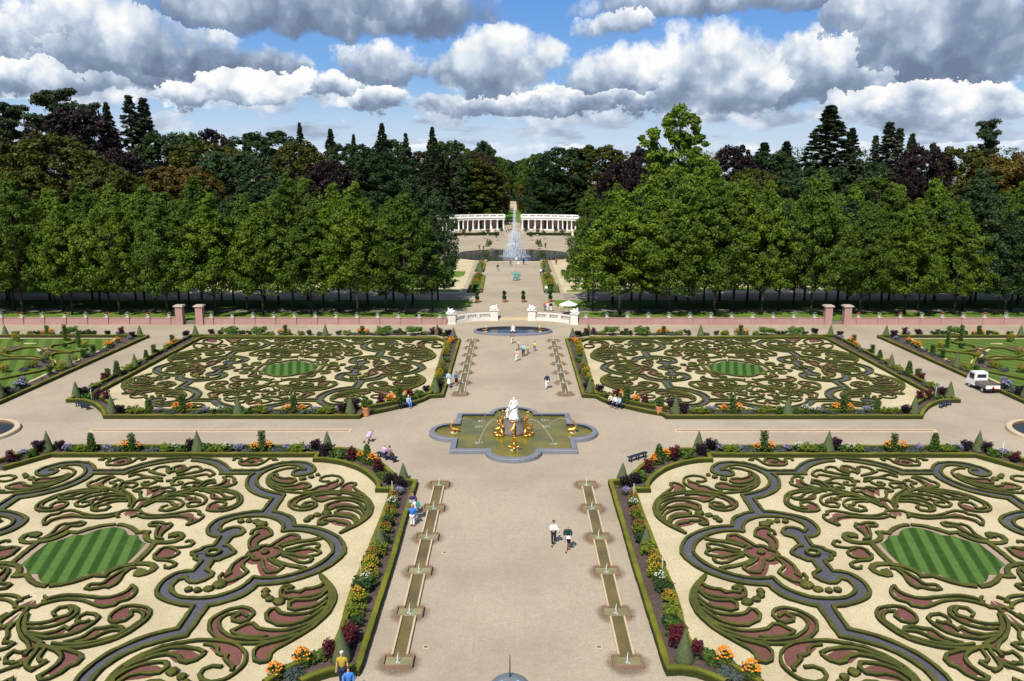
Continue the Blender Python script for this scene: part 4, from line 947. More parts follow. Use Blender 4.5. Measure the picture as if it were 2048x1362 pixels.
# ------------------------------------------------------------------ cascades and channels
m, t, b = mat('damp_brown_stain'); co = obj_co(t); x_, y_, z_ = t.sep(co)
r_ = t.m('SQRT', t.m('ADD', t.m('MULTIPLY', x_, x_), t.m('MULTIPLY', y_, y_)))
b.inputs['Base Color'].default_value = (.14, .085, .055, 1); b.inputs['Roughness'].default_value = .9
tp = t.node('ShaderNodeBsdfTransparent'); ms = t.node('ShaderNodeMixShader')
f = t.m('MULTIPLY', t.mr(t.m('ADD', r_, t.m('MULTIPLY', t.noise(world_co(t), 2.5, 5, .7), .55)), 1.0, 1.6, .55, 0.0), t.mr(t.noise(world_co(t), 14, 3, .7), .3, .6, .35, 1))
t.l.new(f, ms.inputs[0]); t.l.new(tp.outputs[0], ms.inputs[1]); t.l.new(b.outputs[0], ms.inputs[2]); t.l.new(ms.outputs[0], t.n['Material Output'].inputs[0])
M_STAIN = m
CX_ = 5.78
def cascade(sx, ys, lab, pk):
    o = empty('cascade', (sx * CX_, 0, 0)); tag(o, lab, 'cascade', 'stone water cascades')
    ys = sorted(ys); n = len(ys); hw, hb, hl = .33, .68, .42
    # stone outline: channel with side basins, anticlockwise seen from above
    bm = bmesh.new(); wb = bmesh.new()
    CW, BW_ = .10, .085
    for k, y in enumerate(ys):
        # basin rim: front, back pieces and sides
        for s in (-1, 1):
            box(bm, *sorted((s * hb, s * (hb + BW_))), y - hl, y + hl, 0, .2, 1)
            if k < n - 1: box(bm, *sorted((s * (hw + .0), s * (hb + BW_))), y + hl, y + hl + BW_, 0, .203, 1)
            if k > 0: box(bm, *sorted((s * (hw + .0), s * (hb + BW_))), y - hl - BW_, y - hl, 0, .203, 1)
            if k < n - 1: box(bm, *sorted((s * hw, s * (hw + CW))), y + hl + BW_, ys[k + 1] - hl - BW_, 0, .17, 0)
        if k == 0: box(bm, -hb - BW_, hb + BW_, y - hl - BW_, y - hl, 0, .2, 1)
        if k == n - 1: box(bm, -hb - BW_, hb + BW_, y + hl, y + hl + BW_, 0, .2, 1)
        poly(wb, [Vector(q) for q in ((-hb, y - hl), (hb, y - hl), (hb, y + hl), (-hb, y + hl))], .075, 1)
        if k < n - 1: poly(wb, [Vector(q) for q in ((-hw, y + hl), (hw, y + hl), (hw, ys[k + 1] - hl), (-hw, ys[k + 1] - hl))], .06, 0)
    bmo('kerb', bm, [M_SAND, M_RUST], o); bmo('water', wb, [W_CH, W_BAS], o)
    for k, y in enumerate(ys):
        jb = bmesh.new(); r = random.Random(k)
        tube(jb, [(0, y - .1, .07), (-.03, y - .02, .35), (0.02, y + .04, .62)], [.05, .035, .012], 6)
        for q in range(7): ball(jb, (r.uniform(-.12, .12), y - .1 + r.uniform(-.1, .1), .08), r.uniform(.03, .07), 1, 1, .5, 1)
        bmo('water_spout', jb, M_JET if pk else M_WHITE, o)
        s_ = bmesh.new(); poly(s_, [Vector(q) for q in ring_pts(0, 0, 1.75, 20)], 0.004)
        so_ = bmo('stained_ground', s_, M_STAIN, None, (sx * CX_, y, 0)); tag(so_, kind='structure')
near = [at(826, p, .15).y for p in (967, 1014, 1072, 1140, 1222, 1321)]
far = [at(945, p, .15).y for p in (679.6, 694.2, 708.7, 725.8, 743.5, 763.5, 785.9)]
cascade(-1, near, 'sandstone water cascade of six basins beside the near left parterre', 1)
cascade(1, near, 'sandstone water cascade of six basins beside the near right parterre', 1)
cascade(-1, far, 'sandstone water cascade of seven basins beside the far left parterre', 1)
cascade(1, far, 'sandstone water cascade of seven basins beside the far right parterre', 1)
for s, sn in ((-1, 'left'), (1, 'right')):
    x0, x1 = 15.3, 40.1; bm = bmesh.new()
    def sb(a, b, *q): box(bm, *sorted((s * a, s * b)), *q)
    sb(x0, x1, -.42, -.18, 0, .045); sb(x0, x1, .18, .42, 0, .045); sb(x1 - .24, x1, -.18, .18, 0, .045); sb(x0, x0 + .24, -.18, .18, 0, .045)
    o = empty('water_channel', (0, 75.0, 0)); tag(o, 'long narrow sandstone water channel across the %s cross walk' % sn, 'channel', 'long narrow channels')
    bmo('kerb', bm, M_SAND, o); bm = bmesh.new(); sb(x0 + .24, x1 - .24, -.18, .18, 0, .012); bmo('channel_bed', bm, M_RUST, o)
# drain covers
for i, (px_, py_, ds) in enumerate(((911, 980, 'behind the top of the near left cascade'), (889, 1105, 'beside the middle of the near left cascade'), (852, 1294, 'beside the front of the near left cascade'), (1198, 1294, 'beside the front of the near right cascade'))):
    p = at(px_, py_, 0); bm = bmesh.new(); box(bm, -.16, .16, -.16, .16, 0, .012); box(bm, -.1, .1, -.1, .1, .012, .016, 1); o = bmo('drain_cover', bm, [M_SAND, M_ROCK], loc=(p.x, p.y, 0)); tag(o, 'small stone drain cover ' + ds, 'drain cover', 'square drain covers')
# ------------------------------------------------------------------ colonnade
CO_I = [(1007, 460), (994.5, 460.4), (982, 461), (969.5, 461.6), (957.6, 462.3), (946.6, 463), (936, 463.8), (926.4, 464.6), (917.5, 465.6), (909, 466.6), (901, 467.8), (893.5, 469)]
CO_R = [(2 * AX - x + 0.0, y) for x, y in CO_I]
def colonnade(pxs, sn):
    o = empty('colonnade'); tag(o, 'curved white %s wing of the columned colonnade behind the tall jet' % sn, 'colonnade', 'colonnade wings')
    P = [at(x, y, UZ) for x, y in pxs]; P = [Vector((p.x, p.y)) for p in P]
    # cleaner arc: rebuild on a circle
    a0, a1 = P[0], P[-1]; s = 1 if a1.x > 0 else -1
    cen = Vector((0, 276.0)); r0 = (a0 - cen).length
    A = []
    for x, y in pxs:
        d = Vector(((x - AX) * 0 , 0)); 
        # direction on the circle that shows at this pixel
        best = min((abs(proj((cen.x + r0 * math.sin(th), cen.y + r0 * math.cos(th), UZ))[0] - x), th) for th in [s * k * .004 for k in range(0, 330)])[1]; A.append(best)
    def pt(r, th): return Vector((cen.x + r * math.sin(th), cen.y + r * math.cos(th)))
    th0, th1 = A[0] - s * .012, A[-1] + s * .25
    N = 40; T = [th0 + (th1 - th0) * k / N for k in range(N + 1)]
    def arcbox(name, ra, rb, z0, z1, mt):
        bm = bmesh.new(); L = []
        for th in T:
            a, b = pt(ra, th), pt(rb, th); L.append([bm.verts.new((a.x, a.y, z0)), bm.verts.new((b.x, b.y, z0)), bm.verts.new((b.x, b.y, z1)), bm.verts.new((a.x, a.y, z1))])
        for u, v in zip(L, L[1:]):
            for k in range(4): bm.faces.new((u[k], v[k], v[(k + 1) % 4], u[(k + 1) % 4]))
        bm.faces.new(L[0]); bm.faces.new(L[-1][::-1]); bmesh.ops.recalc_face_normals(bm, faces=bm.faces); return bmo(name, bm, mt, o)
    Z = UZ
    arcbox('plinth', r0 - .5, r0 + 4.6, Z, Z + .3, M_CREAMW)
    arcbox('back_wall', r0 + 4.2, r0 + 4.6, Z + .3, Z + 4.0, M_PLAST)
    arcbox('entablature', r0 - .45, r0 + 4.8, Z + 4.0, Z + 4.95, M_WHITE); arcbox('cornice', r0 - .75, r0 - .452, Z + 4.7, Z + 4.95, M_WHITE)
    arcbox('rail', r0 - .5, r0 - .2, Z + 5.75, Z + 5.95, M_WHITE); arcbox('rail_base', r0 - .5, r0 - .2, Z + 4.95, Z + 5.12, M_WHITE)
    arcbox('rear_rail', r0 + 4.3, r0 + 4.6, Z + 5.65, Z + 5.85, M_WHITE)
    me = None; ths = list(A)
    stp = (A[-1] - A[-2]); ths += [A[-1] + stp * k for k in range(1, 5)]
    for th in ths:
        p = pt(r0, th)
        if me is None:
            bm = bmesh.new(); box(bm, -.42, .42, -.42, .42, 0, .2); lathe(bm, [(.36, .2), (.3, .35), (.29, 1.6), (.25, 3.2), (.36, 3.45)], 14); box(bm, -.4, .4, -.4, .4, 3.45, 3.7)
            me = bpy.data.meshes.new('column'); bm.to_mesh(me); bm.free(); me.materials.append(M_WHITE)
        link('column', me, parent=o, loc=(p.x, p.y, Z + .3))
    bme = None
    for k in range(0, 96):
        th = th0 + (th1 - th0) * (k + .5) / 96; p = pt(r0 - .35, th)
        if bme is None:
            bm = bmesh.new(); lathe(bm, [(.1, 0), (.06, .1), (.12, .25), (.06, .5), (.09, .63)], 6); bme = bpy.data.meshes.new('baluster'); bm.to_mesh(bme); bm.free(); bme.materials.append(M_WHITE)
            bm = bmesh.new(); box(bm, -.3, .3, -.22, .22, 0, .9); bp = bpy.data.meshes.new('rail_post'); bm.to_mesh(bp); bm.free(); bp.materials.append(M_WHITE)
        link('rail_post' if k % 8 == 0 else 'baluster', bp if k % 8 == 0 else bme, parent=o, loc=(p.x, p.y, Z + 5.12 - (.05 if k % 8 == 0 else 0))).rotation_euler.z = -th
    for i in (0, 3, 6, 9):
        th = (ths[i] + ths[i + 1]) / 2; p = pt(r0 + 4.1, th); bm = bmesh.new(); box(bm, -.9, .9, -.06, .06, 0, 2.9); q = bmo('door', bm, M_DARK, o, (p.x, p.y, Z + .31)); q.rotation_euler.z = -th
    return r0, A, pt
r0, AL, ptc = colonnade(CO_I, 'left'); colonnade(CO_R, 'right')
# ramp and lawn on the vista behind
usheet('vista_path', [Vector((-3.7, 290)), Vector((3.9, 290)), Vector((3.9, 370)), Vector((-3.7, 370))], UZ + .01, G_PATH)
usheet('vista_lawn', [Vector((-14, 372)), Vector((14, 372)), Vector((9, 470)), Vector((-9, 470))], UZ + .014, M_GRASS)
usheet('vista_path', [Vector((-1.8, 470)), Vector((2.2, 470)), Vector((2.2, 590)), Vector((-1.8, 590))], UZ + .02, G_CREAM)
bm = bmesh.new(); box(bm, -4.4, 4.6, 0, .5, 0, .9); box(bm, -4.5, 4.7, -.1, .6, .9, 1.05); tag(bmo('low_wall', bm, M_COPE, loc=(0, 352, UZ)), 'low stone wall across the vista behind the colonnade gap', 'wall')
o = empty('garden_pavilion', (10.6, 372, UZ)); tag(o, 'small pale stone pavilion beside the vista behind the right colonnade', 'pavilion')
bm = bmesh.new(); box(bm, -3, 3, -2, 2, 0, 3.2); bmo('wall', bm, M_CREAMW, o); bm = bmesh.new(); box(bm, -3.3, 3.3, -2.3, 2.3, 3.2, 3.6); bmo('cornice', bm, M_WHITE, o)
bm = bmesh.new(); box(bm, .2, 1.6, -2.05, -2.0, .3, 2.6); bmo('doorway', bm, M_TERRA, o)
usheet('forest_ground', [Vector((-900, 330)), Vector((-24, 330)), Vector((-14, 372)), Vector((-9, 470)), Vector((-1.8, 471)), Vector((-1.8, 591)), Vector((0.1, 591)), Vector((0.1, 890)), Vector((-900, 890))], UZ + .03, M_FLOOR)
usheet('forest_ground', [Vector((24, 330)), Vector((900, 330)), Vector((900, 890)), Vector((0.1, 890)), Vector((0.1, 591)), Vector((2.2, 591)), Vector((2.2, 471)), Vector((9, 470)), Vector((14, 372))], UZ + .03, M_FLOOR)
# ------------------------------------------------------------------ trees
import numpy as np
LEAF = {
 'bright': leaf_mat('bright_green_leaves', (0.078, 0.14, 0.009), (0.18, 0.26, 0.020), .3, .25, rnd=.3),
 'mid': leaf_mat('mid_green_leaves', (0.052, 0.10, 0.009), (0.118, 0.182, 0.018), .3, .25, rnd=.3),
 'deep': leaf_mat('deep_green_leaves', (0.018, 0.045, 0.012), (0.045, 0.085, 0.02), .2, .25, rnd=.3),
 'blue': leaf_mat('blue_green_leaves', (0.022, 0.05, 0.016), (0.055, 0.10, 0.028), .2, .25, rnd=.3),
 'olive': leaf_mat('olive_leaves', (0.045, 0.055, 0.006), (0.115, 0.115, 0.012), .22, .25, rnd=.3),
 'rust': leaf_mat('rusty_olive_leaves', (0.075, 0.055, 0.008), (0.17, 0.12, 0.018), .22, .25, rnd=.3),
 'brown': leaf_mat('copper_brown_leaves', (0.032, 0.02, 0.011), (0.075, 0.045, 0.022), .15, .25, rnd=.3),
 'copper': leaf_mat('dark_copper_leaves', (0.009, 0.004, 0.004), (0.024, 0.010, 0.009), .08, .25, rnd=.3),
 'fir': leaf_mat('dark_needles', (0.016, 0.03, 0.010), (0.045, 0.062, 0.022), .08, .4, rnd=.3),
 'spruce': leaf_mat('grey_green_needles', (0.030, 0.045, 0.024), (0.075, 0.09, 0.05), .1, .4, rnd=.3),
}
M_BARK = plain('bark', (0.045, 0.038, 0.030), 0.9, var=0.4, scale=3.0)
M_BARKL = plain('grey_bark', (0.10, 0.09, 0.075), 0.9, var=0.3, scale=3.0)
def leaves_mesh(name, centers, radii, per, size, rng, flat=0.75, up=0.5):
    """leaf-sized quads scattered through many clumps"""
    n = len(centers); tot = n * per
    c = np.repeat(np.array(centers), per, 0); r = np.repeat(np.array(radii), per)
    u = rng.normal(size=(tot, 3)); u /= np.linalg.norm(u, axis=1)[:, None]
    rad = r * rng.uniform(.25, 1.0, tot) ** .6
    p = c + u * rad[:, None] * np.array([1, 1, flat])
    nrm = u * .7 + rng.normal(size=(tot, 3)) * .55 + np.array([0, 0, up]); nrm /= np.linalg.norm(nrm, axis=1)[:, None]
    t = np.cross(nrm, rng.normal(size=(tot, 3))); t /= np.linalg.norm(t, axis=1)[:, None] + 1e-9
    b = np.cross(nrm, t)
    s = size * rng.uniform(.6, 1.35, tot)[:, None]
    v = np.stack([p - t * s, p - b * s * .62, p + t * s, p + b * s * .62], 1).reshape(-1, 3)
    me = bpy.data.meshes.new(name)
    me.vertices.add(tot * 4); me.vertices.foreach_set('co', v.ravel().astype(np.float32))
    me.loops.add(tot * 4); me.loops.foreach_set('vertex_index', np.arange(tot * 4, dtype=np.int32))
    me.polygons.add(tot); me.polygons.foreach_set('loop_start', np.arange(0, tot * 4, 4, dtype=np.int32)); me.polygons.foreach_set('loop_total', np.full(tot, 4, dtype=np.int32))
    me.update(calc_edges=True); return me, v
def broadleaf(name, H, R_, base, seed, ncl=120, per=70, leaf=.34, cr=1.2, shape='oval', limbs=16, trunk=.22):
    """trunk and limbs reaching clumps; clumps sit on an uneven crown, thinner inside"""
    rng = np.random.default_rng(seed); rd = random.Random(seed)
    tb = bmesh.new(); top = H * .86
    tp = [Vector((0, 0, 0))]; 
    for k in range(1, 8): tp.append(Vector((rd.uniform(-.25, .25) * k * .35, rd.uniform(-.25, .25) * k * .35, top * k / 7)))
    tube(tb, tp, [trunk * (1 - .85 * k / 7) for k in range(8)], 8)
    cen, rad = [], []
    def prof(t):                                     # crown radius along the height 0..1
        if shape == 'oval': return math.sin(math.pi * min(1, .12 + t * .88) ** .8) ** .7
        if shape == 'egg': return (math.sin(math.pi * min(1, .16 + t * .84)) ** .85) * (1.22 - .55 * t) + .05
        if shape == 'dome': return math.sqrt(max(0, 1 - max(0, t * 1.02 - .05) ** 2.4)) * (.75 + .35 * math.sin(t * 2.2))
        return (1 - t) ** .75 + .05
    hc = H - base
    bumps = [(rd.uniform(0, 6.283), rd.uniform(.1, .95), rd.uniform(.16, .42)) for _ in range(11)]
    for i in range(ncl):
        t = (i + rd.random()) / ncl; t = t ** .92
        a = i * 2.39996 + rd.uniform(-.4, .4)
        k = 1.0
        for ba, bt, bs in bumps:
            da = abs((a - ba + math.pi) % 6.283 - math.pi); k += bs * math.exp(-(da / .6) ** 2 - ((t - bt) / .13) ** 2) - bs * .35 * math.exp(-((da - 1.2) / .4) ** 2 - ((t - bt) / .1) ** 2)
        rr_ = R_ * prof(t) * k * rd.choice([1, 1, 1, .93, .82, .62, .4])
        z = base + hc * t * .97
        cen.append((rr_ * math.cos(a), rr_ * math.sin(a), z + rd.uniform(-.4, .4))); rad.append(cr * rd.uniform(.6, 1.25) * (1 - .35 * t))
    if shape == 'egg':                               # ragged shoots beyond the crown and at its top
        for k in range(34):
            c0 = Vector(cen[rd.randrange(ncl)]); o2 = Vector((c0.x, c0.y, .25 * (c0.z - base - hc * .4))).normalized() * rd.uniform(.7, 1.5)
            cen.append(tuple(c0 + o2)); rad.append(rd.uniform(.35, .6))
        for k in range(5): cen.append((rd.uniform(-.9, .9), rd.uniform(-.9, .9), H + rd.uniform(-.6, .9))); rad.append(rd.uniform(.4, .7))
        ncl_ = len(cen)
    for k in range(limbs):
        i = int((k + .5) / limbs * ncl * .95); c = Vector(cen[i]); z0 = max(base * .75, c.z - (Vector((c.x, c.y)).length) * .8 - 1); z0 = min(z0, top * .95)
        s = Vector((0, 0, z0)); m = s.lerp(c, .5) + Vector((0, 0, rd.uniform(-.3, .5))); w = trunk * .42 * (1 - z0 / H * .7)
        tube(tb, [s, m, c], [w, w * .6, w * .18], 5)
    tm = bpy.data.meshes.new('trunk'); tb.to_mesh(tm); tb.free(); tm.materials.append(M_BARK)
    lm, v = leaves_mesh('crown', cen, rad, per, leaf, rng); lm.materials.append(LEAF['mid'])
    return dict(name=name, trunk=tm, crown=lm, H=H, R=R_, v=v)
def conifer(name, H, R_, seed, n=420, per=26, leaf=.26, sparse=0.0, pw=1.0, base=.1, droop=.25):
    rng = np.random.default_rng(seed); rd = random.Random(seed); tb = bmesh.new()
    tube(tb, [(0, 0, 0), (0, 0, H * .5), (.05, 0, H * .99)], [.32, .2, .03], 7); cen, rad = [], []
    lob = [(rd.uniform(0, 6.28), rd.uniform(0, 1), rd.uniform(-.45, .35)) for _ in range(14)]
    for i in range(n):
        t = ((i + rd.random()) / n) ** .8; z = H * (base + (1 - base) * t); a = rd.uniform(0, 6.283)
        k = 1 + sum(s_ * math.exp(-((abs((a - la + math.pi) % 6.283 - math.pi)) / .7) ** 2 - ((t - lt) / .07) ** 2) for la, lt, s_ in lob)
        r = (R_ * (1 - t) ** pw + .15) * k * rd.choice([1, 1, .85, .6, .3]) * rd.uniform(.85, 1.1)
        if rd.random() < sparse and r > R_ * .3: continue
        cen.append((r * math.cos(a), r * math.sin(a), z - r * droop)); rad.append(.16 + .55 * (1 - t) * rd.random() + .1 * (1 - t))
        if i % 9 == 0: tube(tb, [(0, 0, z), (r * .95 * math.cos(a), r * .95 * math.sin(a), z - r * droop * .9)], [.07, .02], 4)
    tm = bpy.data.meshes.new('trunk'); tb.to_mesh(tm); tb.free(); tm.materials.append(M_BARK)
    lm, v = leaves_mesh('crown', cen, rad, per, leaf, rng, .5, .3); lm.materials.append(LEAF['fir'])
    return dict(name=name, trunk=tm, crown=lm, H=H, R=R_, v=v)
OAK = [broadleaf('avenue_oak', 18.5, 4.5, 4.3, 11 + k, 170, 100, .18, 1.2, 'egg', 22, .21) for k in range(5)]
BIG = [broadleaf('forest_tree', 30, 9.5, 2.5, 31 + k, 260, 110, .33, 1.8, 'dome', 14, .5) for k in range(4)]
FIR = [conifer('fir_tree', 30, 5.0, 51 + k, 560, 26, .26, .08, 1.05) for k in range(2)]
SPR = [conifer('spruce_tree', 26, 4.4, 61, 400, 22, .24, .3, 1.1), conifer('spruce_tree', 24, 4.0, 62, 380, 22, .24, .25, 1.1)]
def cedar(seed):
    rng = np.random.default_rng(seed); rd = random.Random(seed); tb = bmesh.new(); tube(tb, [(0, 0, 0), (.3, 0, 15), (.1, 0, 29)], [.6, .4, .08], 8); cen, rad = [], []
    for i in range(46):
        z = 6 + i * .5 + rd.uniform(-.4, .4); a = rd.uniform(0, 6.283); L = rd.uniform(3, 8.5) * (1.1 - i / 80)
        e = Vector((L * math.cos(a), L * math.sin(a), z + L * .18)); tube(tb, [(0.2, 0, z - .5), e * .5 + Vector((0, 0, z * .5)), e], [.18, .12, .03], 5)
        for j in range(13):
            q = .2 + .8 * j / 12; cen.append((e.x * q + rd.uniform(-.8, .8), e.y * q + rd.uniform(-.8, .8), z + (e.z - z) * q + rd.uniform(-.1, .35))); rad.append(rd.uniform(.7, 1.5))
    tm = bpy.data.meshes.new('trunk'); tb.to_mesh(tm); tb.free(); tm.materials.append(M_BARK)
    lm, v = leaves_mesh('crown', cen, rad, 56, .27, rng, .5, .6); lm.materials.append(LEAF['fir']); return dict(name='cedar_tree', trunk=tm, crown=lm, H=30, R=7, v=v)
CED = [cedar(71), cedar(72)]
def plane():
    """tall plane tree: two separate upper heads above a broad lower crown"""
    rng = np.random.default_rng(9); rd = random.Random(9); tb = bmesh.new(); cen, rad = [], []
    tube(tb, [(0, 0, 0), (.3, 0, 10), (.8, 0, 22), (1.2, 0, 33)], [.8, .6, .35, .08], 8); tube(tb, [(.2, 0, 11), (-3, 0, 20), (-4.6, 0, 28)], [.4, .25, .05], 7)
    def head(cx, cy, cz, rx, rz, n, cr=1.4):
        for i in range(n):
            u = Vector((rd.gauss(0, 1), rd.gauss(0, 1), rd.gauss(0, 1))).normalized(); k = rd.uniform(.7, 1.05); cen.append((cx + u.x * rx * k, cy + u.y * rx * k, cz + u.z * rz * k)); rad.append(cr * rd.uniform(.55, 1.2))
            if i % 5 == 0: tube(tb, [(cx * .5, cy * .5, cz - rz * 1.1), (cx + u.x * rx * .7, cy + u.y * rx * .7, cz + u.z * rz * .7)], [.1, .03], 4)
    head(1.4, 0, 31.5, 3.6, 4.2, 44, 1.2); head(-5.4, 0, 29.2, 1.9, 1.7, 16, 1.0); head(4.8, 0, 28, 2.0, 1.6, 12, .9); head(-3.2, 0, 24, 2.3, 3.2, 26, 1.2); head(2.2, 0, 24.5, 3.6, 3.0, 30, 1.3)
    head(0, 0, 17, 7.6, 6.0, 120, 1.7); head(5.5, 0, 16.5, 3.6, 5.5, 40, 1.5); head(-5, 1, 14, 4, 5, 40, 1.5); head(0, 0, 9, 7, 5, 60, 1.7)
    tm = bpy.data.meshes.new('trunk'); tb.to_mesh(tm); tb.free(); tm.materials.append(M_BARK)
    lm, v = leaves_mesh('crown', cen, rad, 66, .38, rng); lm.materials.append(LEAF['bright']); return dict(name='plane_tree', trunk=tm, crown=lm, H=36, R=8, v=v)
PLA = [plane()]
def plant_tree(P, x, y, z, sx, sz, rz, leaf, lab, cat, group, name=None):
    o = empty(name or P['name'], (x, y, z), rz); o.scale = (sx, sx, sz); tag(o, lab, cat, group)
    link('trunk', P['trunk'], parent=o); c = link('crown', P['crown'], parent=o)
    c.material_slots[0].link = 'OBJECT'; c.material_slots[0].material = LEAF[leaf]
    return o
tr = random.Random(77)
AV = {'front': (629.5, [812, 716, 622, 527, 432, 336, 241, 145, 47, -50]), 'second': (621.5, [865, 772, 679, 588, 496, 405, 312, 220, 127, 29, -64]),
      'third': (609, [826, 736, 647, 558, 468, 379, 290, 200, 110, 20, -70]), 'rear': (601.5, [876, 787, 702, 616, 530, 444, 358, 272, 186, 100, 14, -72])}
tint = {('front', -1): ['mid', 'bright', 'mid', 'bright', 'bright', 'mid', 'bright', 'bright', 'mid', 'bright'], ('front', 1): ['bright', 'mid', 'mid', 'bright', 'mid', 'mid', 'bright', 'bright', 'deep', 'deep']}
for row, (py, xs) in AV.items():
    for i, x0 in enumerate(xs):
        for s in (-1, 1):
            px_ = x0 if s < 0 else 2 * AX - x0 + tr.uniform(-3, 3)
            p = at(px_, py, UZ); k = tr.uniform(.86, 1.12) * (1.0 if i > 0 else 1.03)
            if row == 'second' and i == 0: k *= 1.0
            lf = tint.get((row, s), [None] * 20)[i] or tr.choice(['mid', 'mid', 'bright', 'mid', 'blue'])
            sx_ = k * tr.uniform(.92, 1.14) * (.80 if i == 0 and row in ('second', 'rear') else 1)
            o = plant_tree(OAK[tr.randrange(5)], p.x, p.y, UZ, sx_, k * tr.uniform(.88, 1.14), tr.uniform(0, 6.28), lf,
                       '%s oak from the central walk in the %s row of the %s avenue' % (ORD[i], row, 'left' if s < 0 else 'right'), 'tree', 'clipped young oaks of the avenues')
            o['group'] = 'oaks of the avenues'
NM = {'bright': 'bright green', 'mid': 'mid green', 'deep': 'deep green', 'blue': 'bluish green', 'olive': 'olive green', 'rust': 'yellowish rusty', 'brown': 'coppery brown', 'copper': 'dark purple copper', 'fir': 'blackish green', 'spruce': 'grey-green'}
FOREST = [(-40, 268, 230, 176, 'B', 'olive'), (95, 262, 220, 180, 'B', 'olive'), (205, 325, 160, 172, 'B', 'olive'), (30, 330, 200, 168, 'B', 'olive'), (100, 176, 150, 222, 'C', 'fir'), (10, 205, 140, 228, 'C', 'fir'), (170, 205, 90, 235, 'C', 'fir'),
 (150, 214, 190, 206, 'B', 'copper'), (235, 300, 160, 200, 'B', 'copper'), (212, 212, 46, 232, 'F', 'fir'), (257, 198, 66, 236, 'S', 'spruce'), (286, 203, 60, 240, 'S', 'spruce'), (325, 262, 150, 236, 'B', 'deep'), (375, 262, 80, 300, 'B', 'mid'), (422, 256, 100, 318, 'B', 'copper'),
 (405, 280, 190, 226, 'B', 'olive'), (335, 330, 160, 192, 'B', 'rust'), (385, 330, 120, 196, 'B', 'rust'), (460, 300, 180, 212, 'B', 'blue'), (525, 258, 190, 262, 'B', 'deep'), (596, 280, 140, 232, 'B', 'olive'), (655, 318, 120, 202, 'B', 'copper'), (300, 380, 160, 176, 'B', 'mid'), (520, 360, 150, 186, 'B', 'deep'), (600, 400, 130, 182, 'B', 'mid'),
 (700, 285, 150, 268, 'B', 'deep'), (765, 300, 160, 258, 'B', 'deep'), (846, 300, 140, 340, 'B', 'brown'), (730, 380, 160, 220, 'B', 'deep'), (932, 315, 150, 350, 'B', 'olive'), (945, 300, 100, 356, 'B', 'brown'), (900, 280, 120, 356, 'B', 'mid'), (925, 350, 120, 345, 'B', 'mid'), (905, 372, 150, 348, 'B', 'olive'), (960, 350, 80, 372, 'B', 'deep'), (840, 390, 180, 346, 'B', 'deep'),
 (604, 252, 34, 330, 'F', 'fir'), (655, 254, 40, 320, 'F', 'fir'), (712, 270, 30, 330, 'F', 'fir'), (758, 254, 46, 320, 'F', 'fir'), (780, 276, 110, 330, 'B', 'deep'), (812, 266, 34, 330, 'S', 'spruce'), (870, 262, 44, 320, 'F', 'fir'), (888, 284, 90, 335, 'B', 'deep'), (912, 275, 30, 330, 'S', 'spruce'), (968, 280, 60, 380, 'B', 'deep'), (972, 290, 60, 420, 'B', 'mid'),
 (984, 330, 56, 470, 'B', 'mid'), (1076, 304, 80, 440, 'B', 'mid'), (1098, 345, 90, 372, 'B', 'deep'), (1142, 292, 150, 350, 'B', 'deep'), (1012, 318, 46, 640, 'B', 'deep'), (1040, 320, 46, 640, 'B', 'deep'), (1026, 328, 40, 660, 'B', 'fir'), (998, 312, 50, 600, 'B', 'mid'), (1055, 314, 50, 600, 'B', 'mid'), (1120, 360, 130, 348, 'B', 'deep'), (1200, 288, 140, 348, 'B', 'olive'), (1225, 380, 130, 345, 'B', 'deep'), (1250, 318, 120, 240, 'B', 'copper'), (1290, 290, 90, 262, 'B', 'copper'), (1352, 213, 0, 178, 'P', 'bright'),
 (1405, 305, 110, 200, 'B', 'bright'), (1468, 288, 110, 236, 'B', 'copper'), (1505, 335, 130, 204, 'B', 'olive'), (1530, 282, 80, 300, 'F', 'fir'), (1578, 278, 46, 300, 'F', 'fir'), (1545, 300, 140, 264, 'B', 'deep'), (1585, 335, 160, 214, 'B', 'blue'), (1662, 218, 100, 214, 'F', 'fir'), (1705, 262, 60, 220, 'F', 'fir'), (1650, 330, 170, 206, 'B', 'blue'), (1740, 320, 130, 232, 'B', 'deep'),
 (1752, 276, 40, 262, 'S', 'spruce'), (1780, 250, 60, 250, 'S', 'spruce'), (1800, 262, 50, 252, 'S', 'spruce'), (1825, 272, 40, 256, 'S', 'spruce'), (1760, 350, 140, 200, 'B', 'mid'), (1848, 283, 120, 196, 'B', 'copper'), (1815, 350, 110, 190, 'B', 'copper'), (1925, 290, 150, 200, 'B', 'olive'), (1980, 238, 84, 236, 'C', 'fir'), (2010, 305, 160, 196, 'B', 'rust'), (2080, 290, 160, 200, 'B', 'rust'), (1940, 360, 140, 184, 'B', 'olive'), (2060, 370, 160, 180, 'B', 'mid'), (1680, 385, 150, 184, 'B', 'mid'), (1590, 395, 150, 182, 'B', 'mid')]
cnt = {}
